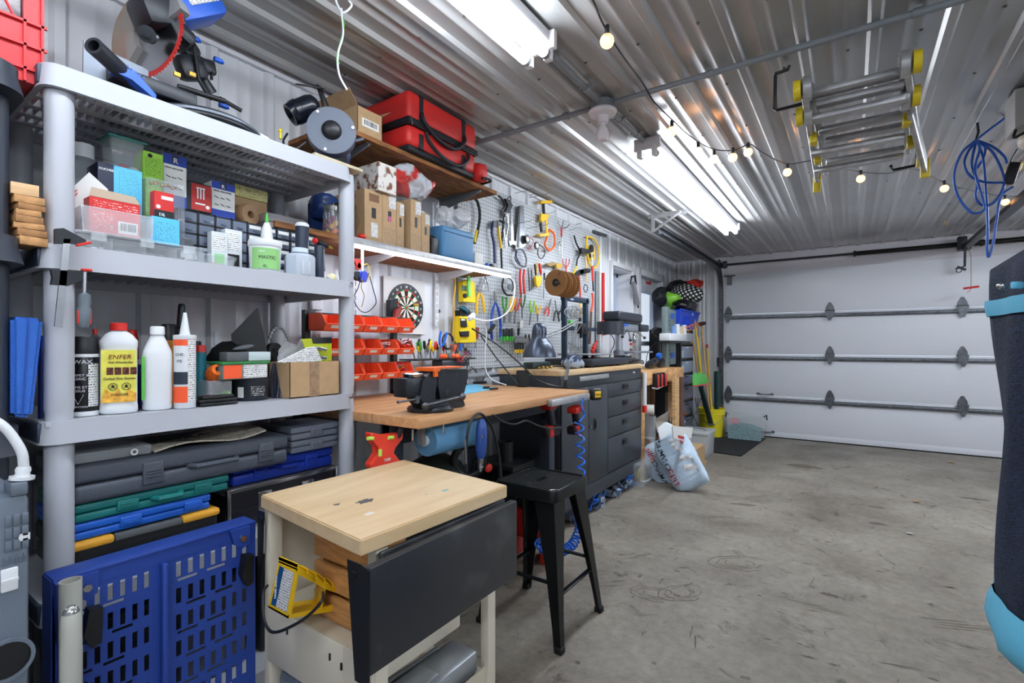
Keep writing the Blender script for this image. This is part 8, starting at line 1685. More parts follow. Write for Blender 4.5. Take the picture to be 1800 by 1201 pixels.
g=G();zt2=wz(1110,619,XD_);g.box((XD_-.1,wy(1096,XD_),zt2-.01),(XD_+.1,wy(1130,XD_),zt2+.008),bev=.003);g.cyl((XD_,yc,zt2-.04),(XD_,yc,zt2+.02),.045,n=18);g.box((XD_-.02,yc,zt2-.02),(XD_+.02,wy(1100,XD_),zt2-.01));part(t,'work_table',g,DPG)
yq=wy(1111,XD_);g=G();g.lathe([(.0,0),(.012,.0),(.02,.02),(.022,.05),(.015,.06),(.014,.09)],(XD_+.02,yq,wz(1111,603,XD_)),n=14);part(t,'chuck',g,CHROME);g=G();g.cyl((XD_+.02,yq,wz(1111,612,XD_)),(XD_+.02,yq,wz(1111,602,XD_)),.004);part(t,'drill_bit',g,BRASS)
for A_,B_ in(((1118,583),(1133,594)),((1103,580),(1094,592)),((1105,584),(1108,598))):g=G();A,B=P(*A_,XD_+.08),P(*B_,XD_+.12);g.cyl(A,B,.005,n=8);g.sph(B,.014,n=10,m=1);part(t,'feed_handle',g,[CHROME,BLACK])
g=G();g.tube(spline([P(1070,583,XD_-.02),P(1080,600,XD_),P(1074,620,XD_),P(1070,632,XD_)],5),.004);part(t,'cord',g,BLACK);g=G();A,B=P(1058,585,XD_),P(1064,588,XD_);g.cyl(A,B,.006);g.sph(A,.011,n=8);part(t,'belt_knob',g,BLACK)

# ================= FAR END OF THE LEFT WALL =================
FX=-1.45;fy0,fy1=4.16,5.33;fz=.955
P=lambda px,py,x=FX:PX(px,py,x)
t=thing('small_workbench','rough pine workbench beyond the dark cabinet','workbench',(-1.7,4.75,0));PN=M('pine_rough',(198,150,100),.65,var=.25,vs=7,stretch=(5,1,5),bump=.15,bs=40)
g=G();g.box((-2.03,fy0,fz-.04),(FX-.04,fy1,fz));part(t,'top',g,PN)
g=G();g.box((FX-.04,fy0,fz-.12),(FX,fy0+.62,fz+.002),bev=.003);part(t,'front_beam',g,PN);g=G();g.box((FX-.04,fy0+.625,fz-.125),(FX,fy1,fz-.002),bev=.003);part(t,'front_beam',g,PN)
for x_,y_ in((FX-.085,fy0+.06),(FX-.085,fy1-.1),(-1.98,fy0+.06),(-1.98,fy1-.1)):g=G();g.box((x_-.04,y_-.04,0),(x_+.04,y_+.04,fz-.04),bev=.003);part(t,'leg',g,PN)
g=G();g.box((-2.03,fy0,.30),(FX-.05,fy1,.32));part(t,'lower_shelf',g,M('dark_plank',(95,68,48),.7,var=.3,vs=8))
for k,px in enumerate((1149.5,1156,1163)):
    q=P(px,672,FX+.003);tt=thing('hanging_clamp','red clamp hanging from the pine bench beam, %s of three'%('left','middle','right')[k],'clamp',V((FX+.02,q.y,.78)),'red clamps hanging from the beam');g=G();g.box((FX+.002,q.y-.02,fz-.15),(FX+.05,q.y+.022,fz-.03),bev=.012);part(tt,'body',g,M('clamp_red',(190,45,38),.4));g=G();g.box((FX+.002,q.y-.034,fz-.14),(FX+.045,q.y-.021,fz-.02),bev=.004);part(tt,'black_side',g,BLACK)
g=G();g.tube([P(1147,682,FX+.02),P(1155,684,FX+.02),P(1172,676,FX+.02)],.006);solo('grab_handle','thin white handle bar below the red clamps','handle bar',g,WHITE);
for k,(px,py0,py1,w_,m,lb)in enumerate(((1184,664,728,.05,WOOD,'pale plank leaning upright before the pine bench'),(1193,663,730,.045,M('dark_timber',(88,58,44),.6,var=.2,vs=10),'dark brown plank leaning beside the pale plank'),(1172,690,725,.05,M('grey_timber',(130,112,92),.7,var=.2,vs=10),'weathered plank deep under the pine bench'))):
    x_=FX+.06-(.2 if k==2 else 0);q=P(px,py0,x_);g=G();g.obox((x_+.02,q.y,(q.z)/2),(.03,w_*2.6,q.z),(0,.0,0));solo('plank',lb,'plank',g,m)
random.seed(17)
for k in range(5):
    y_=fy0+.12+.16*k;h_=.62-.03*(k%3);g=G();g.obox((FX-.2,y_,.32+h_/2/1.3),(.04,.10,h_/1.3),(0,0,.2));solo('timber_offcut','brown timber offcut stored under the pine bench, %s from the cabinet'%('first','second','third','fourth','fifth')[k],'timber',g,M('timber%d'%(k%2),((120,82,52),(92,66,46))[k%2],.7,var=.25,vs=9),'timber under the pine bench')
t=thing('steel_organiser','grey green steel hinged organiser standing on the pine bench','steel cabinet',(-1.7,5.1,fz));SG=M('steel_grey_green',(112,126,126),.45,.1)
ya,yb_=wy(1172,-1.60),wy(1190,-1.60);zt_=wz(1172,539,-1.60);xb_=PY(1163,600,ya).x
g=G();g.box((xb_,ya,fz),(-1.60,ya+.10,zt_),bev=.004);part(t,'left_leaf',g,SG);g=G();g.box((xb_,ya+.115,fz+.02),(-1.61,yb_,zt_-.02),bev=.004);part(t,'right_leaf',g,SG)
for k in range(12):g=G();g.box((-1.608,ya+.10,fz+.03+k*.045),(-1.598,ya+.116,fz+.055+k*.045));part(t,'hinge_slot',g,DARK)
for py in(556,625):g=G();q=PX(1183,py,-1.60);g.box((-1.61,q.y-.05,q.z-.03),(-1.603,q.y+.06,q.z+.03));part(t,'blue_label',g,M('label_cobalt'))
g=G();g.tube(spline([PX(1164,580,-1.7),PX(1152,577,-1.7),PX(1146,586,-1.7),PX(1155,594,-1.7),PX(1165,594,-1.7)],6),.014,n=9);solo('black_hose','black curved hose sticking out left of the steel organiser','hose',g,RUBBER)
g=G();g.tube(spline([PX(1163,596,-1.7),PX(1150,605,-1.7),PX(1139,620,-1.72),PX(1135,640,-1.72)],6),.004);solo('thin_cable','thin black cable arching down to the black tools on the pine bench','cable',g,BLACK)
t=thing('black_tool_rolls','heap of black tools with blue triggers at the near end of the pine bench','power tools',P(1150,648,-1.6))
for k,(px,py,l,r_)in enumerate(((1145,642,.2,.04),(1152,636,.2,.035),(1160,644,.16,.045),(1140,646,.16,.035),(1158,630,.12,.035))):
    q=PX(px,py,-1.62);g=G();zq=max(q.z,fz+r_);A=V((-1.60,q.y-l*.6,zq));B=V((-1.64,q.y+l*.8,zq+.02));g.tube([A,A.lerp(B,.3),A.lerp(B,.7),B],[r_*.7,r_,r_,r_*.7],n=12);part(t,'tool_body',g,M('tool_blackblue',(24,27,34),.4))
g=G();q=PX(1158,626,-1.6);g.obox(q,(.05,.07,.05),(.4,0,0),0,.012);part(t,'blue_trigger',g,BLUE)
t=thing('caulking_gun','silver caulking gun hanging on the wall between window and door','caulking gun',PX(1118,540,-2.02));g=G();A,B=PX(1113,497,-2.0),PX(1121,535,-2.0);g.cyl(A,B,.027,n=18);part(t,'barrel',g,M('gun_silver',(150,150,152),.4,.5));g=G();g.tube([PX(1110,487,-2.0),PX(1116,485,-2.0),PX(1118,500,-2.0)],.012);g.tube([PX(1110,487,-2.0),PX(1108,500,-2.0)],.008);part(t,'grip',g,DARK);g=G();g.cyl(B,PX(1122,541,-2.0),.01);part(t,'nozzle',g,DARK)
q=PX(1140,496,XD+.021);t=thing('exit_sign','small red exit sign above the glass of the side door','sign',q);a_,b_=PX(1135.5,492.5,XD+.021),PX(1144,501,XD+.021);g=G();g.box((XD+.020,a_.y,b_.z),(XD+.024,b_.y,a_.z));part(t,'plate',g,M('sign_red',(165,25,30),.5));text(t,'Exit',(XD+.0245,a_.y+.012,b_.z+.028),.055,(0,1,0),(0,0,1),WHITE,bold=.001)
g=G();
for k in range(7):c=PX(1112+(-1)**k*3,600+k*5,-1.95);g.sph(c,.012+.004*(k%2),m=k%3,n=8)
g.tube([PX(1112,596,-1.95),PX(1112,632,-1.95)],.003);solo('hanging_ornament','string of small brown and red beads hanging by the window','ornament',g,[M('bead_brown',(120,80,60),.5),RED,STEEL])
X2=-1.66;t=thing('drawer_tower','tall tower of clear plastic drawers in a black frame by the corner','drawer tower',(-1.85,5.85,0));ya,yb_=wy(1192,X2),wy(1218,X2)
ztw=wz(1205,580,X2);g=G();g.box((X2-.34,ya,0),(X2-.30,yb_,ztw));
for yy in(ya,yb_):g.box((X2-.34,yy-.01,0),(X2,yy+.01,ztw))
edges=[562,604,636,662,686,704,730,764];edges=[582,606,632,657,678,705,733,766]
zz=[wz(1205,e,X2)for e in edges]
for z_ in zz:g.box((X2-.34,ya,z_-.008),(X2,yb_,z_+.008))
part(t,'frame',g,BLACK)
cols=[(190,200,215),(150,165,195),(160,175,200),(105,120,150),(120,125,150),(95,110,140),(100,110,130)]
for k in range(len(zz)-1):
    g=G();g.box((X2-.32,ya+.014,zz[k+1]+.012),(X2+.006,yb_-.014,zz[k]-.02),bev=.01);d_=part(t,'drawer',g,M('drawer_tint%d'%k,cols[k],.3,alpha=.92))
    if k<3:g=G();g.box((X2+.006,ya+.03,zz[k+1]+.03),(X2+.008,ya+.2,zz[k]-.07));part(d_,'paper_label',g,FPW)
    g=G();g.box((X2+.006,(ya+yb_)/2-.06,zz[k]-.045),(X2+.02,(ya+yb_)/2+.06,zz[k]-.03),bev=.004);part(d_,'handle',g,BLACK if k>2 else WHITE)
a_,b_=PX(1180,600,-1.55),PX(1208,598,-1.55)
g=G();xs0,xs1=-1.645,-1.53;zt_=wz(1195,600,xs1);g.box((xs0,wy(1178,xs1),zt_),(xs1,wy(1208,xs1),wz(1195,587,xs1)),bev=.01);t2=thing('white_tray','white plastic tray with small bottles beside the steel organiser','tray',(-1.6,wy(1195,-1.6),zt_));part(t2,'tray',g,WHITE)
for k in range(4):y_=wy(1184+k*6,-1.59);g=G();z0_=wz(1195,587,xs1);g.cyl((-1.59,y_,z0_),(-1.59,y_,z0_+.09+.02*(k%2)),.03,n=12);part(t2,'bottle',g,[M('bottle_blue2',(110,140,190),.3),WHITE,M('bottle_beige',(215,190,150),.4),WHITE][k])
g=G();g.box((xs0,wy(1176,xs1),zt_-.02),(xs1+.01,wy(1213,xs1),zt_-.001));g.box((xs0,wy(1211,xs1),0),(xs0+.02,wy(1213,xs1),zt_-.02));g.box((xs0,wy(1176,xs1),fz),(xs0+.02,wy(1178,xs1),zt_-.02));solo('narrow_shelf','narrow black stand under the white tray','shelf',g,BLACK)
XB_=-1.60;t=thing('blue_bin','bright blue plastic bin stuffed with bags high in the corner','bin',PX(1212,578,XB_));P=lambda px,py,x=XB_:PX(px,py,x)
ya,yb_=wy(1196,XB_),wy(1229,XB_);z0_,z1_=wz(1210,577,XB_),wz(1210,547,XB_)
g=G();g.loft([[V((XB_-.03,ya+.05,z0_)),V((XB_-.03,yb_-.06,z0_)),V((XB_-.17,yb_-.06,z0_)),V((XB_-.17,ya+.05,z0_))],[V((XB_,ya,z1_)),V((XB_,yb_,z1_)),V((XB_-.2,yb_,z1_)),V((XB_-.2,ya,z1_))]]);part(t,'body',g,M('bin_blue',(25,70,200),.4))
g=G();g.tube([V((XB_+.004,ya,z1_)),V((XB_+.004,yb_,z1_)),V((XB_-.2,yb_,z1_))],.012,n=8);part(t,'rim',g,M('bin_blue'))
for k in range(4):y_=ya+.2+.07*k;g=G();g.obox((XB_-.006,y_,(z0_+z1_)/2),(.01,.015,(z1_-z0_)*.7),(0,-.1,0));part(t,'rib',g,M('bin_blue'))
g=G();q=P(1217,552,XB_+.004);g.box((XB_-.004,q.y,q.z-.02),(XB_+.002,q.y+.07,q.z+.02));part(t,'label',g,M('label_skywhite',(120,170,230),.5))
def blob(name,label,cat,c,r,m,seed=0,j=.03,f=9,group=None,floor=None,n=24,mp=None):
    g=G();g.sph(c,r,n=n);o_=V((seed*3.1,seed*1.7,seed))
    from mathutils import noise
    for v in g.b.verts:v.co+=noise.noise_vector(v.co*f+o_)*j;v.co+=noise.noise_vector(v.co*f*3+o_)*j*.35
    if floor is not None:g.warp(lambda p:V((p.x,p.y,max(p.z,floor))))
    return solo(name,label,cat,g,m,group,ang=60)
def dots(name,base,dot,sc,r):
    m=M(name,base,.7);n=m.node_tree.nodes;l=m.node_tree.links;b=n['Principled BSDF'];tc=n.new('ShaderNodeTexCoord');s=n.new('ShaderNodeSeparateXYZ');mp=n.new('ShaderNodeMapping');mp.inputs['Rotation'].default_value=(0,.5,0);l.new(tc.outputs['Object'],mp.inputs[0]);l.new(mp.outputs[0],s.inputs[0])
    def mt(op,a,v=None,v2=None):
        x=n.new('ShaderNodeMath');x.operation=op;l.new(a,x.inputs[0])
        if v is not None:x.inputs[1].default_value=v
        if v2 is not None:l.new(v2,x.inputs[1])
        return x.outputs[0]
    cell=lambda o:mt('SUBTRACT',mt('FRACT',mt('MULTIPLY',o,sc)),.5)
    a,c=cell(s.outputs[0]),cell(s.outputs[2]);d=mt('ADD',mt('MULTIPLY',a,None,a),None,mt('MULTIPLY',c,None,c));k=mt('LESS_THAN',d,r)
    mx=n.new('ShaderNodeMix');mx.data_type='RGBA';l.new(k,mx.inputs[0]);mx.inputs[6].default_value=lin(base)+(1,);mx.inputs[7].default_value=lin(dot)+(1,);l.new(mx.outputs[2],b.inputs['Base Color']);return m
q=PX(1220,518,-1.62);blob('polka_dot_bag','black bag with white polka dots slumped over the blue bin','bag',V((-1.70,q.y,q.z)),(.20,.25,.12),dots('polka',(18,18,20),(225,225,225),26,.09),1,.035,4)
q=PX(1236,502,-1.68);blob('red_cloth','bright red cloth on top of the polka dot bag','cloth',V((-1.80,q.y-.12,q.z)),(.12,.17,.08),M('cloth_red',(205,45,30),.7,bump=.5,bs=15),2,.06,8)
q=PX(1184,530,-1.80);blob('green_bag','shiny lime green bag left of the polka dot bag','bag',V((-1.80,q.y,q.z)),(.10,.16,.10),M('bag_lime',(130,195,60),.35,bump=.6,bs=20),3,.05,7)
q=PX(1192,508,-1.90);blob('dark_bag','dark and silver crumpled bag at the top left of the pile','bag',V((-1.90,q.y,q.z)),(.12,.26,.11),M('bag_charcoal',(30,32,34),.35,col2=(135,138,142),vs=7,thr=(.58,.62),bump=.6,bs=20),4,.06,7)
q=PX(1215,538,-1.60);blob('black_bag','glossy black bag between the blue bin and the polka dot bag','bag',V((-1.68,q.y,q.z)),(.13,.26,.07),M('bag_glossy',(16,16,18),.25,bump=.8,bs=20),5,.04,9)
q=PX(1178,522,-1.8);blob('black_sack','dull black sack at the left end of the pile','bag',V((-1.92,q.y,q.z)),(.1,.14,.12),M('bag_black'),6,.04,9)
q=PX(1238,600,-1.75);
blob('lime_vest','lime green garment hanging in the corner behind the poles','garment',V((-1.88,q.y,q.z)),(.06,.09,.30),M('vest_lime',(130,215,40),.6),7,.04,7)
q=PX(1225,620,-1.8);blob('black_coat','long black garment hanging behind the yellow poles','garment',V((-1.90,6.6,.92)),(.06,.09,.42),M('bag_black'),8,.04,7)
bc_=PZ(1256,766,0);bc_=V((bc_.x-.1,bc_.y+.0,0));bx_,by_=-1.50,6.80
hb=wz(1256,717,bx_);rb_=22.0/FPX*(-SN*bx_+CS*by_)
t=thing('bucket','yellow hardware store bucket full of poles in the corner','bucket',(bx_,by_,0))
YB_=M('bucket_yellow',(228,214,40),.42)
hb=.37
g=G();g.lathe([(0,.0),(rb_*.84,0),(rb_*.86,.01),(rb_*.97,hb-.08),(rb_*1.02,hb-.08),(rb_*1.03,hb-.065),(rb_*.98,hb-.06),(rb_*.985,hb-.04),(rb_*1.03,hb-.04),(rb_*1.03,hb-.025),(rb_*1.0,hb-.02),(rb_*1.04,hb-.012),(rb_*1.04,hb),(rb_*.97,hb),(rb_*.82,.01),(0,.01)],(bx_,by_,0),n=36);part(t,'body',g,YB_)
A_=camang(bx_,by_)
cyltext(t,'RONA',(bx_,by_),rb_*.93,.215,.085,M('rona_navy',(22,32,60),.5),A_-.12,sx=.95);cyltext(t,'+',(bx_,by_),rb_*.93,.23,.09,M('rona_blue',(30,120,180),.5),A_+.68)
g=G();g.tube([V((bx_+rb_*1.02*math.cos(A_+a),by_+rb_*1.02*math.sin(A_+a),.30-.12*math.cos(a*1.0)**2))for a in[k*.2-1.5 for k in range(16)]],.003,n=6);g.obox(V((bx_+rb_*1.04*math.cos(A_),by_+rb_*1.04*math.sin(A_),.18)),(.02,.08,.02),(0,0,A_));part(t,'handle',g,CHROME)
def pole(label,p0,p1,m,r=.013,z0=.03,x=None,nm='pole',cat='pole',off=(0,0)):
    A=V((bx_+off[0],by_+off[1],z0));B=PX(p1[0],p1[1],x if x else bx_-.12);g=G();g.cyl(A,B,r,n=10)
    return solo(nm,label,cat,g,m,'long poles in the corner')
YP=M('pole_yellow',(232,190,50),.45)
pole('yellow pole with an orange rake head at the top, in the bucket',None,(1221,562),YP,.011,off=(-.03,-.05))
pole('plain yellow pole leaning left in the bucket',None,(1226,592),YP,.011,off=(-.04,.0))
pole('straight yellow pole with a red tip standing right in the bucket',None,(1243,612),YP,.013,off=(.02,.03))
pole('pale wooden broom pole leaning to the upper left in the bucket',None,(1233,572),WOOD,.013,off=(0,.0))
pole('thin yellow pole leaning steeply to the left in the bucket',None,(1218,600),M('pole_amber',(205,150,50),.5),.009,off=(-.05,.03))
g=G();q=PX(1243,612,bx_-.12);g.cyl(q,q+V((0,0,.05)),.014,n=10);solo('red_tip','red tip on the straight yellow pole','tip',g,RED)
g=G();q=PX(1234,572,bx_-.12);g.obox(q+V((0,0,.02)),(.06,.22,.05),(.1,0,0),0,.02);solo('broom_head','dark broom head on the pale wooden pole','broom head',g,M('broom_dark',(80,50,42),.8,bump=.6,bs=200))
g=G();q0,q1=PX(1206,576,bx_),PX(1226,567,bx_);g.tube([q0,q0.lerp(q1,.7),q1],.007);
for k in range(5):c=q0.lerp(q1,k/4);g.tube([c,c+V((.03,0,-.05))],.004,n=5)
solo('rake_head','orange metal rake head above the poles','rake head',g,M('rake_orange',(225,110,50),.5))
t=thing('leaf_rake','green plastic leaf rake head upside down over the bucket','rake',PX(1232,676,bx_+.03));
g=G();xr=bx_+.08
g.prism([PX(a,b,xr)for a,b in((1219,657),(1222,660),(1224,655),(1228,659),(1231,653),(1235,658),(1239,656),(1241,662),(1245,667),(1247,675),(1234,678),(1219,679))],(-.01,0,0));part(t,'rake_fan',g,M('rake_green',(85,195,75),.4));g=G();g.tube([PX(1219,679,xr+.01),PX(1236,677,xr+.01),PX(1249,674,xr+.01)],.008);part(t,'red_band',g,M('rake_red',(225,60,90),.45));g=G();g.cyl(PX(1232,680,xr-.02),V((bx_+.02,by_-.02,.1)),.03,n=12);part(t,'handle_sleeve',g,M('sleeve_teal',(28,60,60),.5))
for k,(px,py,m,lb)in enumerate(((1264,700,WHITE,'short white plastic tube in the bucket, left one'),(1272,706,WHITE,'short white plastic tube leaning right in the bucket'),(1239,712,M('tube_orange',(215,90,50),.5),'orange tube end poking from the bucket'))):
    q=PX(px,py,bx_+.02);g=G();g.cyl((bx_+.02*k,by_+.04*(k-1),.1),q,.018,n=12);solo('plastic_tube',lb,'tube',g,m,'tubes in the bucket')
g=G();q=PX(1264,655,-1.42);g.cyl((-1.46,YD-.17,.02),(-1.46,YD-.17,q.z),.045,n=20);g.cyl((-1.46,YD-.17,q.z),(-1.46,YD-.17,q.z+.01),.04,n=20);solo('green_roll','dark green upright roll between the bucket and the garage door','roll',g,M('roll_green',(26,58,58),.45))
g=G();
for k in range(3):pts=[PX(1215+k*6,752,-1.5),PX(1222+k*3,730,-1.5),PX(1232-k*5,700,-1.5)];g.tube(pts,.006,n=6)
g.tube([PX(1217,728,-1.5),PX(1235,764,-1.5)],.006,n=6);solo('wire_stand','folded grey wire stand beside the drawer tower','wire stand',g,M('mid_grey'))
a0=PZ(1281,772,0);b0=PZ(1337,776,0);z1_=.36
ty0,ty1=6.72,7.0;txa,txb=PY(1279,770,6.72).x,PY(1338,770,6.72).x
t=thing('clear_tote','clear plastic tote half full of turquoise granules by the garage door','tote',((txa+txb)/2,(ty0+ty1)/2,0))
zt_=PY(1310,731,6.72).z
g=G();w_=.003
g.box((txa,ty0,.004),(txb,ty0+w_,zt_));g.box((txa,ty1-w_,.004),(txb,ty1,zt_));g.box((txa,ty0,.004),(txa+w_,ty1,zt_));g.box((txb-w_,ty0,.004),(txb,ty1,zt_));g.box((txa,ty0,0),(txb,ty1,.004));part(t,'body',g,CLEARQ)
g=G();g.box((txa-.012,ty0-.012,zt_-.012),(txb+.012,ty1+.012,zt_+.006),bev=.004);part(t,'lid',g,CLEARQ)
nx=14;g=G()
tops=[[V((txa+.006+(txb-txa-.012)*i/nx,ty0+.006+(ty1-ty0-.012)*j/4,.14-.05*i/nx*0+.035*math.sin(3.0*(1-i/nx))-.04*(i/nx)+.02))for j in range(5)]for i in range(nx+1)]
for i in range(nx):
    for j in range(4):g.face([tops[i][j],tops[i+1][j],tops[i+1][j+1],tops[i][j+1]])
    g.face([V((tops[i][0].x,ty0+.006,.006)),V((tops[i+1][0].x,ty0+.006,.006)),tops[i+1][0],tops[i][0]])
part(t,'granules',g,M('turquoise_granules',(120,180,185),.6,col2=(40,90,100),vs=110,thr=(.45,.6),bump=1,bs=200),stuff=True)
for sx_ in(txa-.012,txb+.012):g=G();g.tube([(sx_,ty0+.14,zt_-.02),(sx_+(.03 if sx_>txa else-.03),ty0+.13,zt_+.012),(sx_+(.035 if sx_>txa else-.035),ty0+.13,zt_-.05)],.009);part(t,'latch',g,BLACK)
g=G();g.box((txa+.03,ty0-.001,.2),(txa+.13,ty0+.0,.27));part(t,'pink_label',g,M('label_pinkish',(215,165,175),.6))
ZQ=.001;MB=M('mat_black',(28,28,31),.9,col2=(120,122,128),vs=85,thr=(.6,.72),bump=.6,bs=200)
c4=[PZ(1345,772,0),PZ(1302,803,0),PZ(1215,790,0),PZ(1252,769,0)]
g=G();g.prism([V((p.x,p.y,.0005))for p in c4],(0,0,.008));t=thing('floor_mat','black speckled rubber mat on the floor before the bucket','mat',(sum(p.x for p in c4)/4,sum(p.y for p in c4)/4,0));part(t,'pile',g,MB);g=G();g.tube([V((p.x,p.y,.006))for p in c4],.007,n=6,closed=True);part(t,'border',g,RUBBER)
bx0,bx1=PY(1216,800,5.40).x,-1.235;t=thing('frosted_bin','frosted plastic bin with latches on the floor behind the soil bags','bin',(-1.34,5.5,0));zb_=.27
FR=M('frosted_plastic',(205,208,210),.35,alpha=.7);g=G();g.obox((-1.38,5.58,zb_/2-.01),(.30,.34,zb_-.02),None,0,.01,2,.93);part(t,'body',g,FR);g=G();g.box((-1.54,5.40,zb_-.03),(-1.22,5.76,zb_),bev=.006);part(t,'lid',g,FR);g=G();g.box((-1.44,5.385,.12),(-1.40,5.40,zb_-.01),bev=.003);part(t,'latch',g,WHITE);g=G();g.tube(arc((-1.36,5.5,zb_),.09,0,PI,12,(1,0,0),(0,.3,.25)),.004);part(t,'handle',g,CHROME)
from mathutils import noise as NZ
def cor(px,py,t_):return V(_d(px,py))*t_+V((0,0,CH))
SB_=M('sack_pale',(190,210,228),.3,bump=.8,bs=26,stretch=(1,1,2));RDT=M('print_crimson',(190,35,40),.5);NVT=M('label_navy')
def soilbag(label,T,B,W_,th,prints,turn=0,dr=1):
    a=(B-T).normalized();L=(B-T).length;n=(V((0,0,CH))-(T+B)/2);n=(n-a*n.dot(a)).normalized();n=Matrix.Rotation(turn,3,a)@n;w=n.cross(a)
    NV,NU=26,28;rings=[]
    def pt(v,an):
        e=(1-abs(2*v-1)**3.5)**.5 if 0<v<1 else 0
        ww=W_/2*(1-.12*abs(2*v-1)**6)*(1 if v>.08 else .96);tt=th/2*max(e,.03)
        c_,s_=math.cos(an),math.sin(an);x=ww*math.copysign(abs(c_)**.75,c_);y=tt*math.copysign(abs(s_)**.9,s_)
        p=T+a*(L*v)+w*x+n*y;k_=NZ.noise(p*9)*.022+NZ.noise(p*28)*.008+.004*math.sin(v*70+3*math.cos(an*2));return p+n*k_*(.4+e)+a*(NZ.noise(p*6+V((5,0,0)))*.012)
    for j in range(NV+1):rings.append([pt(j/NV,2*PI*i/NU)for i in range(NU)])
    g=G();g.loft(rings);g.warp(lambda p:V((p.x,p.y,max(p.z,.002))))
    t=thing('soil_bag',label,'bag',V((B.x,B.y,0)),'plastic sacks leaning on the floor');part(t,'sack',g,SB_,ang=70)
    def surf(x,v):
        an=math.acos(max(-1,min(1,math.copysign(abs(x)**(1/.75),x))));return pt(v,an)
    for s_,x0,v0,sz,m in prints:
        if s_:
            o=text(t,s_,(0,0,0),sz,(1,0,0),(0,1,0),m,depth=.0003,bold=.0008,shear=.15);o0=ORG[t.name]
            for vv in o.data.vertices:p=vv.co+o0;q=surf(x0+dr*p.y/(W_/2),v0+dr*p.x/L)+n*(.0015+p.z);vv.co=q-o0
        else:
            x1,v1=sz;g=G();K=6
            P_=[[surf(x0+(x1-x0)*i/K,v0+(v1-v0)*j/K)+n*.0015 for i in range(K+1)]for j in range(K+1)]
            for j in range(K):
                for i in range(K):g.face([P_[j][i],P_[j][i+1],P_[j+1][i+1],P_[j+1][i]])
            part(t,'print_panel',g,m)
    return t
T1,B1=cor(1172,765,4.22),cor(1222,860,3.98)
soilbag('pale blue sack of soil leaning in front, nearest the open floor',T1,B1,.30,.15,[('silfo',-.50,.86,.085,RDT),('CHAMPIG',-.50,.60,.062,NVT),(None,.1,.12,(.55,.38),FPW),(None,.15,.45,(.75,.8),FPW)],.25,-1)
T2,B2=cor(1146,778,4.42),cor(1187,852,4.25)
soilbag('pale blue sack of soil leaning behind the front sack, by the cabinet',T2,B2,.30,.13,[('silfo',-.55,.08,.08,RDT),('CHAMPIG',-.55,.36,.06,NVT)],.1)
for lb,c_,m_ in(('torn white top flap of the front pale sack',T1+V((-.01,.02,.05)),M('sack_flap',(222,228,232),.5)),):
    g=G();g.prism([cor(1156,752,4.25),cor(1170,742,4.25),cor(1192,756,4.2),cor(1186,776,4.15),cor(1160,772,4.2)],(.01,.02,0));g.subdiv(2);g.jitter(.01,12);solo('sack_top',lb,'bag top',g,m_)
t=thing('cardboard_box','opened cardboard carton with grey flaps behind the pale sacks','cardboard box',(-1.62,4.9,0));GC=M('grey_card',(150,142,132),.85)
g=G();g.box((-1.40,4.60,.0),(-1.15,4.95,.24));part(t,'body',g,CARD);
g=G();q=[cor(a,b,4.0*k_)for a,b,k_ in((1150,738,1.2),(1178,722,1.25),(1172,748,1.18),(1156,762,1.1))];g.prism(q,(0,0,.004));part(t,'flap',g,GC);g=G();q=[cor(a,b,4.0*k_)for a,b,k_ in((1178,735,1.3),(1206,740,1.3),(1198,756,1.2),(1176,754,1.2))];g.prism(q,(0,0,.004));part(t,'flap',g,GC)
g=G();xq=-1.14;g.prism([PX(1183,749,xq),PX(1218,752,xq),PX(1213,784,xq),PX(1195,775,xq),PX(1184,770,xq)],(-.01,0,0));t=thing('flyer','white printed sheet with red bands standing behind the sacks','printed sheet',PX(1205,784,xq));part(t,'sheet',g,PAPER)
g=G();g.prism([PX(1192,765,xq+.002),PX(1214,771,xq+.002),PX(1213,776,xq+.002),PX(1192,770,xq+.002)],(.001,0,0));g.prism([PX(1194,773,xq+.002),PX(1213,780,xq+.002),PX(1212,784,xq+.002),PX(1196,777,xq+.002)],(.001,0,0));part(t,'red_band',g,RDT);g=G();g.box((xq-.013,PX(1200,780,xq).y-.02,0),(xq-.011,PX(1200,780,xq).y+.02,.3));part(t,'stay',g,PAPER)
g=G();q=PX(1201,738,-1.4);g.box((-1.5,q.y-.08,q.z-.05),(-1.4,q.y+.06,q.z+.03),bev=.012);g.box((-1.47,q.y-.03,.32),(-1.43,q.y+.03,q.z-.05));solo('blue_tool','blue plastic tool lying on the boxes before the drawer tower','tool',g,BLUE)
q=PX(1200,727,-1.45);blob('brown_glove','brown leather glove on top of the blue tool','glove',V((-1.47,q.y,q.z)),(.05,.10,.03),M('leather_brown',(100,62,38),.6),9,.02,12)
t=thing('clear_canister','clear plastic canister standing on the floor beside the dark cabinet','canister',(-1.50,4.25,0));y_,r_=cyl_at(1131,1153,-1.52)
zc0,zc1=wz(1142,772,-1.5),wz(1142,732,-1.5);g=G();g.lathe([(0,zc0),(r_,zc0),(r_,zc1-.02),(r_*1.05,zc1-.02),(r_*1.05,zc1)],(-1.52,y_,0),n=24);part(t,'body',g,CLEARP)
g=G();g.lathe([(0,0),(r_*.9,0),(r_*.9,zc0-.002),(0,zc0-.002)],(-1.52,y_,0),n=20);part(t,'lower_drum',g,M('clouded',(190,195,200),.3,alpha=.7))
y_,r_=cyl_at(1134,1150,-1.50);A=V((-1.46,y_,wz(1145,719,-1.5)));g=G();g.lathe([(.022,0),(.045,0),(.045,.12),(.022,.12),(.022,0)],A,V((-1,-.3,0)),n=24);solo('paper_roll','white paper roll lying on the clear canister','paper roll',g,PAPER)
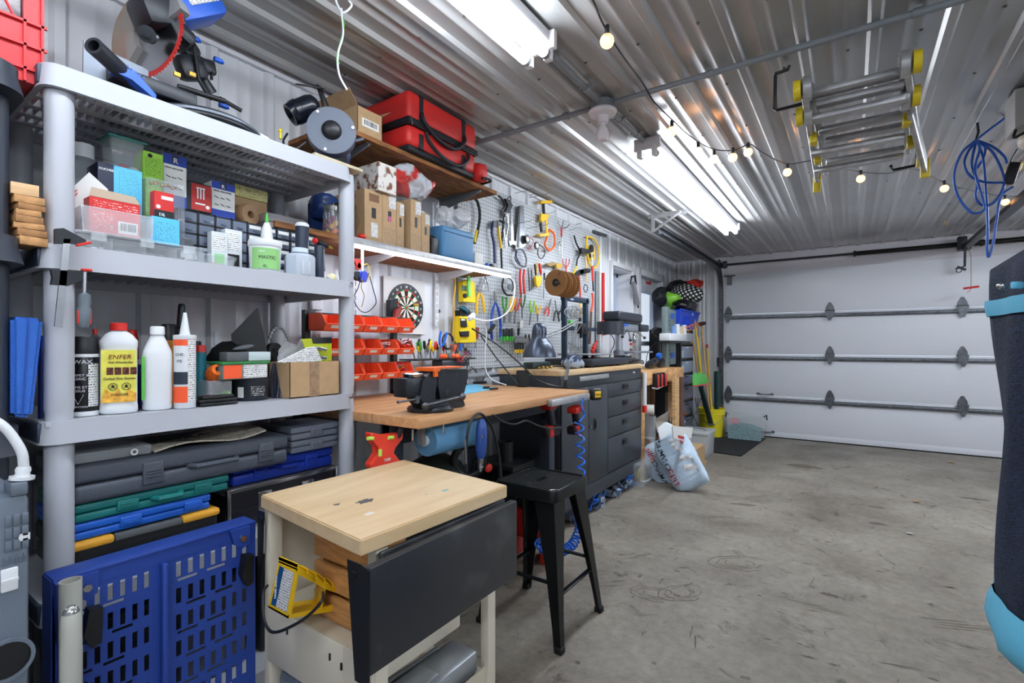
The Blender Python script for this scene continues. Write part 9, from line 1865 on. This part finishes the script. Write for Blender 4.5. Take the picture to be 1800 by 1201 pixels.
t=thing('spray_bottle','white and red bottles hanging between the dark cabinet and the pine bench','spray bottle',PX(1133,700,-1.46));g=G();q=PX(1133,680,-1.46);g.cyl((q.x,q.y,q.z-.17),(q.x,q.y,q.z+.12),.018,n=12);part(t,'body',g,WHITE);g=G();g.cyl((q.x,q.y,q.z-.22),(q.x,q.y,q.z-.16),.02,n=12);part(t,'red_end',g,RED)
t=thing('cord_box','clear box of coiled yellow cord on the floor beside the cabinet caster','plastic box',(-1.50,4.2,0));g=G();a_,b_=PX(1126,842,-1.42),PX(1146,820,-1.42);g.box((-1.60,a_.y,0.001),(-1.42,b_.y,.2),bev=.01);part(t,'body',g,CLEARP);g=G()
for k in range(5):g.tube(arc((-1.47-.02*k,(a_.y+b_.y)/2,.09),.055-.006*k,0,2*PI,18,(0,1,0),(0,0,1)),.005,n=6)
part(t,'yellow_cord',g,M('cord_khaki',(165,150,80),.6));
g=G();g.tube(spline([PZ(1122,845,.01),PZ(1135,847,.01),PZ(1147,838,.02),PZ(1150,828,.05)],6),.009);solo('white_hose','white hose curling on the floor before the clear cord box','hose',g,WHITE)
g=G();q=PZ(1237,815,.001);g.prism([PZ(1226,812,.001),PZ(1232,806,.001),PZ(1243,811,.001),PZ(1238,817,.001)],(0,0,.004));solo('wood_chip','small piece of cardboard on the floor beside the front sack','scrap',g,CARD)
for k,(px,py,s_,m,lb)in enumerate(((1612,882,.022,M('leaf_tan',(190,145,95),.8),'dry tan leaf on the open floor below the door handle side'),(1600,938,.02,M('grey_scrap',(185,185,180),.7),'pale twisted scrap on the open floor'),(1672,813,.03,M('leaf_tan'),'dry leaf near the foot of the garage door'))):
    c=PZ(px,py,.004);g=G();g.prism([c+V((-s_,-s_*.6,0)),c+V((s_*.2,-s_,.004)),c+V((s_,0,0)),c+V((s_*.1,s_*.4,.003)),c+V((-s_*.7,s_*.6,0))],(0,0,.002));solo('dry_leaf' if 'leaf' in lb else 'scrap',lb,'leaf' if 'leaf' in lb else 'scrap',g,m)
# ================= RIGHT EDGE: covered item =================
t=thing('fabric_cover','navy fabric covered item with light blue bands at the right edge','fabric cover',(.62,1.42,.0))
NF=M('navy_fabric',(12,22,40),.85,col2=(28,44,70),vs=70,bump=.6,bs=120,stretch=(1,1,4));LB=M('band_skyblue',(105,190,222),.6,bump=.3,bs=40)
cxx,cyy=.595,1.30
def rad(z,an):
    base=.355
    if z>1.33:base=.355-(z-1.33)*1.3
    return base+.006*math.sin(an*9+z*5)+.005*math.sin(an*17-z*9)+.007*math.sin(z*11+an*2)
def coverring(z,k=1.0,off=0,tilt=0):return[V((cxx+(rad(z,an)*k+off)*math.cos(an),cyy+(rad(z,an)*k+off)*math.sin(an),z+tilt*math.cos(an)))for an in[2*PI*i/64 for i in range(64)]]
g=G();g.loft([coverring(z)for z in[.64+.03*i for i in range(27)]]+[coverring(1.43,.9),coverring(1.45,.5)]);part(t,'cover',g,NF,ang=80)
g=G();g.loft([coverring(z,1,.005+.002*math.sin(z*90),.012)for z in(1.25,1.26,1.27,1.28)],cap=False);part(t,'light_band',g,LB,'light blue band round the cover',ang=80)
g=G();g.loft([coverring(z,1,o)for z,o in((.71,.004),(.69,.012),(.66,.018),(.635,.014),(.615,-.004),(.60,-.03))],cap=False);part(t,'skirt',g,LB,'light blue lower skirt',ang=80)
g=G();g.loft([coverring(z,.8)for z in(.63,.5,.35,.3)]);part(t,'lower_body',g,NF,ang=80)
for an in(PI*.9,PI*.4,-PI*.1,PI*1.4):c=V((cxx+.29*math.cos(an),cyy+.29*math.sin(an),.15));g=G();g.cyl(c-V((.02,0,0)),c+V((.02,0,0)),.15,n=24);g.box((c.x-.012,c.y-.012,.15),(c.x+.012,c.y+.012,.34));part(t,'wheel',g,RUBBER)
q=cor(1759,503,.84);g=G();g.obox(q+V((.02,.0,0)),(.02,.006,.012),(0,0,.6),0,.003);g.sph(q,(.006,.006,.006),m=1,n=12);part(t,'snap_strap',g,[LB,CHROME])

# ================= more clutter =================
def jarlike(nm,label,cat,x,y,z,r,h,m,capm=None,caph=.15,group=None):
    t=thing(nm,label,cat,(x,y,z),group);g=G();g.lathe([(0,0),(r*.96,0),(r,.004),(r,h*(1-caph)),(r*.7,h*(1-caph)+.004),(0,h*(1-caph)+.004)],(x,y,z),n=22);part(t,'body',g,m)
    g=G();g.lathe([(r*.72,h*(1-caph)),(r*.74,h-.003),(r*.68,h),(0,h)],(x,y,z),n=18);part(t,'cap',g,capm or BLACK);return t
for k,(y0,y1,h,m,lb)in enumerate(((.40,.62,.30,M('bin_black2',(30,32,36),.5),'black bin on the bottom shelf behind the slotted panel, left'),(.65,.86,.26,M('bin_grey2',(88,92,98),.5),'grey bin on the bottom shelf behind the slotted panel, middle'),(.89,1.12,.31,M('bin_dark2',(44,50,60),.5),'dark bin on the bottom shelf behind the slotted panel, right'))):
    t=thing('storage_bin',lb,'storage bin',(-1.78,(y0+y1)/2,.14));g=G();g.obox((-1.78,(y0+y1)/2,.14+h/2),(.3,y1-y0,h),None,0,.012,2,.9);part(t,'body',g,m);g=G();g.box((-1.94,y0-.006,.14+h),(-1.62,y1+.006,.14+h+.02),bev=.006);part(t,'lid',g,m)
jarlike('spray_can','slim spray can with a white cap, rear row, right of the teal bottle','spray can',-1.86,wy(372,-1.86)-.05,Z3,.024,.17,M('can_silver',(150,155,160),.3,.6),WHITE)
jarlike('spray_can','dark green can in the rear row behind the gel bottle','spray can',-1.88,wy(205,-1.88),Z3,.03,.2,M('can_green',(40,80,55),.4),BLACK)
jarlike('spray_can','yellow labelled can in the rear row behind the black aerosol','spray can',-1.84,wy(165,-1.84)+.03,Z3,.03,.19,M('can_yellow',(190,160,60),.4),BLACK)
def stick(label,px,py,x,m,r=.008,lean=(0,0),nm='hand_tool',low=None):
    B=V((x,wy(px,x),(low if low else ztr+.0005)));A=V((x+lean[0],wy(px,x)+lean[1],wz(px,py,x)));t=thing(nm,label,'hand tool',B);dd=A-B
    g=G();g.cyl(B,B+dd*.5,r*.45,n=6);part(t,'shaft',g,STEEL);g=G();g.lathe([(r*.5,0),(r,.008),(r*.9,dd.length*.3),(r,dd.length*.45),(r*.4,dd.length*.52),(0,dd.length*.52)],B+dd*.48,dd,n=8);part(t,'handle',g,m)
for k,(px,py,m,lean,lb)in enumerate(((729,606,YEL,(0,-.02),'yellow gripped driver leaning left at the tray end'),(735,596,DARK,(0,.01),'black gripped chisel near the left of the tray'),(741,600,M('tool_green'),(0,-.01),'dark green gripped driver near the left of the tray'),(747,608,ORANGE,(.01,.02),'orange gripped cutter leaning right in the tray'),(752,598,YEL,(0,.03),'yellow and slim driver leaning right in the tray'),(757,596,BLACK,(.01,-.02),'tall black gripped rasp in the middle of the tray'),(762,600,RED,(0,.02),'crimson gripped driver leaning right near the middle'),(767,608,YEL,(-.01,.03),'short yellow gripped driver by the blue pliers'),(795,606,M('coral'),(.01,.02),'coral gripped driver near the right end of the tray'),(801,610,STEEL,(0,-.02),'steel punch near the right end of the tray'),(806,604,BLUE,(0,.03),'blue gripped driver leaning right at the right end of the tray'),(812,612,BLACK,(.01,.03),'short black gripped awl at the right end of the tray'))):stick(lb,px,py,-1.945-.03*(k%2),m,.009,lean)
wires('bunch of thin black and red test leads hanging from the tool tray',PX(812,640,-1.90),[DARK,RED,STEEL],8,.05,15,'test_leads')
wires('knot of grey and orange wires at the right end of the tool tray',V((-1.94,wy(822,-1.94),ztr+.01)),[M('mid_grey'),ORANGE,BLUE],8,.035,19,'wire_knot')
g=G();c=PZ(868,684.5,ZB+.006);g.box((c.x-.012,c.y-.03,ZB+.0045),(c.x+.012,c.y+.03,ZB+.014),bev=.003);solo('small_black_tool','small black tool lying at the right edge of the blue mat','tool',g,BLACK)
c=PZ(905,690,ZB);
g=G();random.seed(77)
for k in range(16):y_=random.uniform(KY0+.15,KY1-.2);g.obox((KX1-.05+random.uniform(-.02,.02),y_,random.uniform(.02,.08)),(.05,.09,.05),(random.random(),0,random.random()*2),0,.012)
solo('cabinet_underside_clutter','crumpled blue and silver wrappings under the dark cabinet','wrappings',g,M('crumpled_foil',(70,95,130),.3,.3,col2=(165,175,185),vs=14,bump=1,bs=40),stuff=True)
g=G();q=PX(816,610,-2.0)
jarlike('jar','small jar with a white lid on the pine bench behind the black tools','jar',-1.8,4.55,fz,.035,.12,CLEARP,WHITE,.2)
jarlike('jar','brown jar on the pine bench next to the small white lidded jar','jar',-1.8,4.68,fz,.03,.10,M('amber_jar',(110,70,40),.2),BLACK,.2)
g=G();g.tube(spline([PX(800,600,-2.0),PX(806,640,-1.99),PX(818,668,-1.98),PX(826,690,-1.97)],5),.003);g.tube(spline([PX(812,600,-2.0),PX(822,640,-1.98),PX(812,670,-1.98),PX(806,688,-1.97)],5),.0025);solo('wall_cables','two thin dark cables hanging down the wall left of the helping hands','cable',g,DARK)
t=thing('right_gear','grey motor housing hung from the ceiling at the right edge beyond the blue cord','ceiling device',PZ(1792,215,ZC-.03));c=PZ(1796,225,2.2);g=G();g.box((c.x-.04,c.y-.08,c.z-.02),(c.x+.16,c.y+.1,ZC-.017),bev=.01);part(t,'housing',g,M('opener_grey'));g=G();g.sph(c+V((.03,-.02,-.07)),(.05,.05,.045),n=16);part(t,'lens',g,M('cream_lens',(215,205,190),.3));g=G();g.tube(spline([c+V((-.03,-.05,-.02)),c+V((-.04,-.07,-.06)),c+V((-.01,-.08,-.05)),c+V((.03,-.08,-.03))],5),.006);part(t,'cable',g,BLACK)
SM=[M('mark_dark',(72,66,58),.6,col2=(105,97,88),vs=40),M('mark_brown',(84,74,62),.6,col2=(118,108,96),vs=40),M('mark_pale',(176,170,160),.7)]
def mark(px,py,w_,l,ang,m=0,seed=0):
    random.seed(seed*7+px);c=PZ(px,py,.0007);g=G();n_=18;R=Matrix.Rotation(ang,3,'Z')
    g.face([c+R@V((l*math.cos(2*PI*k/n_)*random.uniform(.65,1.1),w_*math.sin(2*PI*k/n_)*random.uniform(.6,1.15),0))for k in range(n_)]);o=part(fl,'stain',g,SM[m]);o['kind']='structure'
for k,(px,py,w_,l,a)in enumerate(((1458,1046,.022,.045,-.2),(1412,820,.09,.2,.1),(1435,950,.010,.02,0),(1455,953,.012,.022,.3),(1380,1050,.006,.02,.2),(1378,1043,.006,.014,.2),(1542,921,.03,.06,.1),(1548,1005,.012,.016,0),(1665,1032,.007,.03,.2),(1675,1034,.008,.02,.1),(1405,1132,.006,.016,0),(1418,1137,.006,.02,.1),(1350,1124,.005,.02,.2),(1372,1123,.004,.008,0),(1420,1155,.008,.03,.15),(1465,1169,.009,.018,.1),(1335,1047,.007,.014,.2),(1275,1072,.006,.01,0),(1710,877,.03,.12,.05),(1760,947,.02,.04,0),(1311,1192,.012,.02,.3),(1190,1004,.012,.02,0),(1200,998,.008,.03,.4),(1150,1166,.01,.01,0),(1640,1194,.006,.02,.1),(1308,887,.03,.09,.3),(1015,1165,.012,.012,0),(1386,1007,.005,.02,.1),(1450,1012,.006,.016,.2),(1540,892,.03,.06,.2))):mark(px,py,w_,l,a,k%2,k)
for k,(px,py,l,a)in enumerate(((1415,1060,.10,-.35),(1440,1068,.11,-.4),(1462,1076,.08,-.4),(1430,1074,.05,-.35),(1660,1090,.12,-.1),(1690,1098,.12,-.12),(1705,1104,.12,-.12),(1680,1106,.10,-.1),(1580,1170,.08,-.2),(1600,1176,.05,-.2),(1100,975,.08,.3),(1118,980,.09,.4),(1130,976,.06,.3),(1075,1030,.07,.2),(1085,1022,.06,.3),(1215,1110,.06,1.2),(1222,1128,.06,1.3),(1365,872,.10,-.2),(1395,878,.10,-.2))):mark(px,py,.0045,l,a+.5,k%2,k+50)
def loop(px,py,r,a,st=1.0,m=0):
    c=PZ(px,py,.0012);R=Matrix.Rotation(a,3,'Z');
    for q in range(3):
        g=G();rr=r*(1-.28*q);pts=[c+R@V((rr*st*math.cos(t_)*1.5+NZ.noise(V((q,t_*2,px)))*r*.25,rr*.8*math.sin(t_)+NZ.noise(V((t_*2,q,py)))*r*.2,0))for t_ in[.3+.28*i+q for i in range(18)]]
        L_=[p+(p-c).normalized()*r*.05 for p in pts];
        for i in range(17):g.face([pts[i],pts[i+1],L_[i+1],L_[i]])
        o=part(fl,'stain',g,SM[(m+q)%2]);o['kind']='structure'
for px,py,r,a in((1200,1042,.085,.9),(1152,1045,.08,.2),(1300,990,.11,.6),(1265,916,.10,.7),(1340,877,.085,.9),(1312,838,.09,.2)):loop(px,py,r,a)

# ================= LIGHT & CAMERA =================
sc=bpy.context.scene
w=bpy.data.worlds.new('world');sc.world=w;w.use_nodes=True
bg=w.node_tree.nodes['Background'];bg.inputs[0].default_value=(.78,.87,1,1);bg.inputs[1].default_value=.8
def area(name,loc,rot,sx,sy,e,col=(1,1,1)):
    L=bpy.data.lights.new(name,'AREA');L.shape='RECTANGLE';L.size=sx;L.size_y=sy;L.energy=e;L.color=col
    o=bpy.data.objects.new(name,L);COL.objects.link(o);o.location=loc;o.rotation_euler=rot;return o
cam=bpy.data.cameras.new('camera');co=bpy.data.objects.new('camera',cam);COL.objects.link(co);sc.camera=co
cam.sensor_width=36;cam.lens=FPX/1800*36;co.location=(0,0,CH)
co.rotation_euler=(PI/2,0,TH);cam.shift_y=(HY-600.5)/1800;cam.clip_start=.02
sc.view_settings.view_transform='Standard';sc.view_settings.look='None';sc.view_settings.gamma=1;sc.view_settings.exposure=.38
sc.cycles.max_bounces=8;sc.cycles.transparent_max_bounces=16;sc.cycles.use_denoising=True
sc.cycles.sample_clamp_indirect=4;sc.cycles.caustics_reflective=False;sc.cycles.caustics_refractive=False
